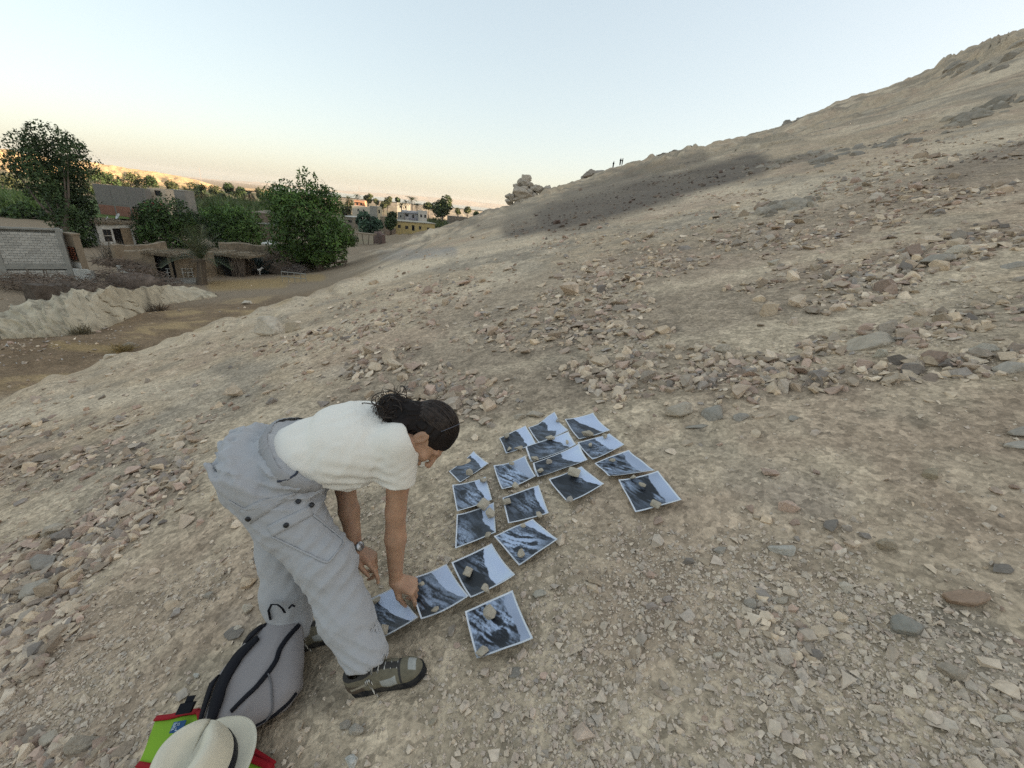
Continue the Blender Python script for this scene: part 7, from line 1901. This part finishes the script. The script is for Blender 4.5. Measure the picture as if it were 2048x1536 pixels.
def stone_rot(P, g, tilt=0.28):
    from mathutils import Euler
    N = gnormal(P[:, 0], P[:, 1])
    N = nrm(N + g.normal(0, tilt, N.shape))
    a = g.uniform(0, 2 * math.pi, len(P))
    T = np.stack([np.cos(a), np.sin(a), np.zeros_like(a)], -1)
    T = nrm(T - N * (T * N).sum(-1, keepdims=True)); B = np.cross(N, T)
    # euler XYZ from matrix columns T,B,N
    sy = np.hypot(T[:, 0], T[:, 1])
    return np.stack([np.arctan2(B[:, 2], N[:, 2]), np.arctan2(-T[:, 2], sy), np.arctan2(T[:, 1], T[:, 0])], -1)

g = np.random.default_rng(55)
named_xy = np.array(NAMED_XY) if len(NAMED_XY) else np.zeros((0, 3))
# thick rubble
P = scatter(135000, -220, 2280, 250, 1640, 31)
_, _, dep = proj(P)
s = np.exp(g.normal(math.log(0.050), 0.55, len(P)))
s = np.clip(s * (1 + 0.35 * sstep(5, 25, dep)), 0.02, 0.42)
m = rub_at(P); cl = rub_patch(P)
pr = np.clip(1.3 * m * (0.55 + 1.5 * cl) + (0.014 + 0.035 * sstep(3, 7, dep)) + 0.10 * sstep(0.15, 0.5, cl) * sstep(2, 5, dep) + (0.16 + 0.3 * cl) * sstep(6, 16, dep) + .55 * px_blob(P[:, 0], P[:, 1], P[:, 2], DARK), 0, 1)
keep = (g.uniform(size=len(P)) < pr) & (s > 2.4 * dep / F) & (s < 36 * dep / F) & (np.hypot(P[:, 0], P[:, 1]) > 0.9)
keep &= (g.uniform(size=len(P)) < 0.35 + 0.65 * np.maximum(m, sstep(1.6, 3.2, dep)))
keep &= (s < 24 * dep / F) | (m > 0.35) | (g.uniform(size=len(P)) < 0.25)
keep &= allowed(P, s)
P, s, dep = P[keep], s[keep], dep[keep]
pxs = s * F / dep
order = np.argsort(-pxs)
NBIG = max(0, 298 - len(NAMED_XY))
inview = []
for i in order:
    u, v, _ = proj(P[i])
    if 10 < u < 2038 and 60 < v < 1526: inview.append(i)
    if len(inview) >= NBIG: break
big = np.zeros(len(P), bool); big[inview] = True
LAB_S = 'loose angular stone lying on the rubble slope'
rots = stone_rot(P, g)
tin = rand_tint(g, len(P))
_dk = px_blob(P[:, 0], P[:, 1], P[:, 2], DARK)[:, None]
tin = tin * (1 - .62 * _dk) * (1 - _dk * np.array([0, .02, -.04]))
for i in np.nonzero(big)[0]:
    o = bpy.data.objects.new('stone', STONE[g.integers(len(STONE))]); COL.objects.link(o)
    k = s[i] * 1.08
    o.location = P[i] + np.array([0, 0, 0.16 * k]); o.rotation_euler = rots[i]; o.scale = (k, k * g.uniform(.8, 1.1), k * g.uniform(0.9, 1.5))
    o.color = (*tin[i], 1)
    tag(o, LAB_S, 'stone', 'loose stones on the rubble slope')
P, s, rots, tin = P[~big], s[~big], rots[~big], tin[~big]

def stuff_points(name, P, s, rots, tin, srcs, zs=(0.8, 1.5), sink=0.10):
    n = len(P)
    me = bpy.data.meshes.new(name)
    me.vertices.add(n); me.vertices.foreach_set('co', (P + np.stack([np.zeros(n), np.zeros(n), sink * s], -1)).ravel())
    def att(nm, ty, arr, key):
        a = me.attributes.new(nm, ty, 'POINT'); a.data.foreach_set(key, np.ascontiguousarray(arr).ravel())
    att('rot', 'FLOAT_VECTOR', rots.astype(np.float32), 'vector')
    sc3 = np.stack([s, s * g.uniform(.75, 1.15, n), s * g.uniform(*zs, n)], -1)
    att('scl', 'FLOAT_VECTOR', sc3.astype(np.float32), 'vector')
    att('vi', 'INT', g.integers(0, len(srcs), n).astype(np.int32), 'value')
    b = np.ones((n, 4), np.float32); b[:, :3] = tin
    att('tint', 'FLOAT_COLOR', b, 'color')
    me.update()
    o = obj(name, me, kind='stuff')
    ng = bpy.data.node_groups.new(name, 'GeometryNodeTree')
    ng.interface.new_socket('Geometry', in_out='INPUT', socket_type='NodeSocketGeometry')
    ng.interface.new_socket('Geometry', in_out='OUTPUT', socket_type='NodeSocketGeometry')
    N, L = ng.nodes, ng.links
    gi = N.new('NodeGroupInput'); go = N.new('NodeGroupOutput')
    iop = N.new('GeometryNodeInstanceOnPoints')
    g2i = N.new('GeometryNodeGeometryToInstance')
    for q in srcs[::-1]:
        so = bpy.data.objects.new(q.name, q)
        oi = N.new('GeometryNodeObjectInfo'); oi.inputs['Object'].default_value = so
        L.new(oi.outputs['Geometry'], g2i.inputs[0])
    def na(nm, ty):
        a = N.new('GeometryNodeInputNamedAttribute'); a.data_type = ty; a.inputs[0].default_value = nm; return a.outputs[0]
    L.new(gi.outputs[0], iop.inputs['Points']); L.new(g2i.outputs[0], iop.inputs['Instance'])
    iop.inputs['Pick Instance'].default_value = True
    L.new(na('vi', 'INT'), iop.inputs['Instance Index']); L.new(na('scl', 'FLOAT_VECTOR'), iop.inputs['Scale'])
    e2r = N.new('FunctionNodeEulerToRotation'); L.new(na('rot', 'FLOAT_VECTOR'), e2r.inputs[0]); L.new(e2r.outputs[0], iop.inputs['Rotation'])
    L.new(iop.outputs[0], go.inputs[0])
    md = o.modifiers.new('scatter', 'NODES'); md.node_group = ng
    return o
stuff_points('rubble', P, s, rots, tin, STONE_I)
# fine chips
P = scatter(210000, -160, 2210, 560, 1620, 77)
_, _, dep = proj(P)
s = np.clip(np.exp(g.normal(math.log(0.0088), 0.52, len(P))), 0.005, 0.06)
cl = rub_patch(P) + 0.5 * fbm(P[:, 0] / 0.3, P[:, 1] / 0.3, 151, 2)
keep = (g.uniform(size=len(P)) < np.clip(0.17 + 0.8 * cl, 0.03, .75)) & (s > 1.9 * dep / F) & (np.hypot(P[:, 0], P[:, 1]) > 0.55)
keep &= allowed(P, s * 0)
P, s = P[keep], s[keep]
t_ = rand_tint(g, len(P)) * 0.5 + .5 * np.array([.64, .53, .41]) * g.uniform(.9, 1.25, (len(P), 1))
stuff_points('gravel', P, s, stone_rot(P, g, 0.4), t_, [*CHIP], (0.7, 1.3), 0.12)
print('rubble counts', len(P))

# sparse stones and litter on the low path
_g = np.random.default_rng(91); px = _g.uniform(-150, 760, 9000); py = _g.uniform(560, 790, 9000)
P = hit(px, py); P = P[np.isfinite(P[:, 0])]; r = np.hypot(P[:, 0], P[:, 1]); az = np.degrees(np.arctan2(P[:, 0], P[:, 1])); P = P[(r > 14) & (r < 60) & (az < -20)]
dep = proj(P)[2]; s = np.clip(np.exp(_g.normal(math.log(.055), .6, len(P))), .02, .4); k_ = (s > 2.4 * dep / F) & (_g.uniform(size=len(P)) < .25 + .9 * fbm(P[:, 0] / 3, P[:, 1] / 3, 5, 3)); P, s = P[k_], s[k_]
t_ = rand_tint(_g, len(P)); w_ = _g.uniform(size=len(P)) < .05; t_[w_] = [.62, .6, .56]
stuff_points('path_stones', P, s, stone_rot(P, _g, .3), t_, STONE_I)
# ------------------------------------------------------------------ air
HAZE = 0.00007
hz_m = bpy.data.materials.new('haze'); hz_m.use_nodes = True
_nt = hz_m.node_tree
for _n in list(_nt.nodes):
    if _n.type == 'BSDF_PRINCIPLED': _nt.nodes.remove(_n)
_pv = _nt.nodes.new('ShaderNodeVolumePrincipled'); _pv.inputs['Density'].default_value = HAZE; _pv.inputs['Color'].default_value = (.93, .90, .86, 1); _pv.inputs['Anisotropy'].default_value = 0.2
_nt.links.new(_pv.outputs[0], _nt.nodes['Material Output'].inputs['Volume'])
_m = MB(); _m.box((-9400, -9400, -60), (9400, 9400, 110))
obj('haze', _m.mesh('haze'), hz_m, kind='stuff')
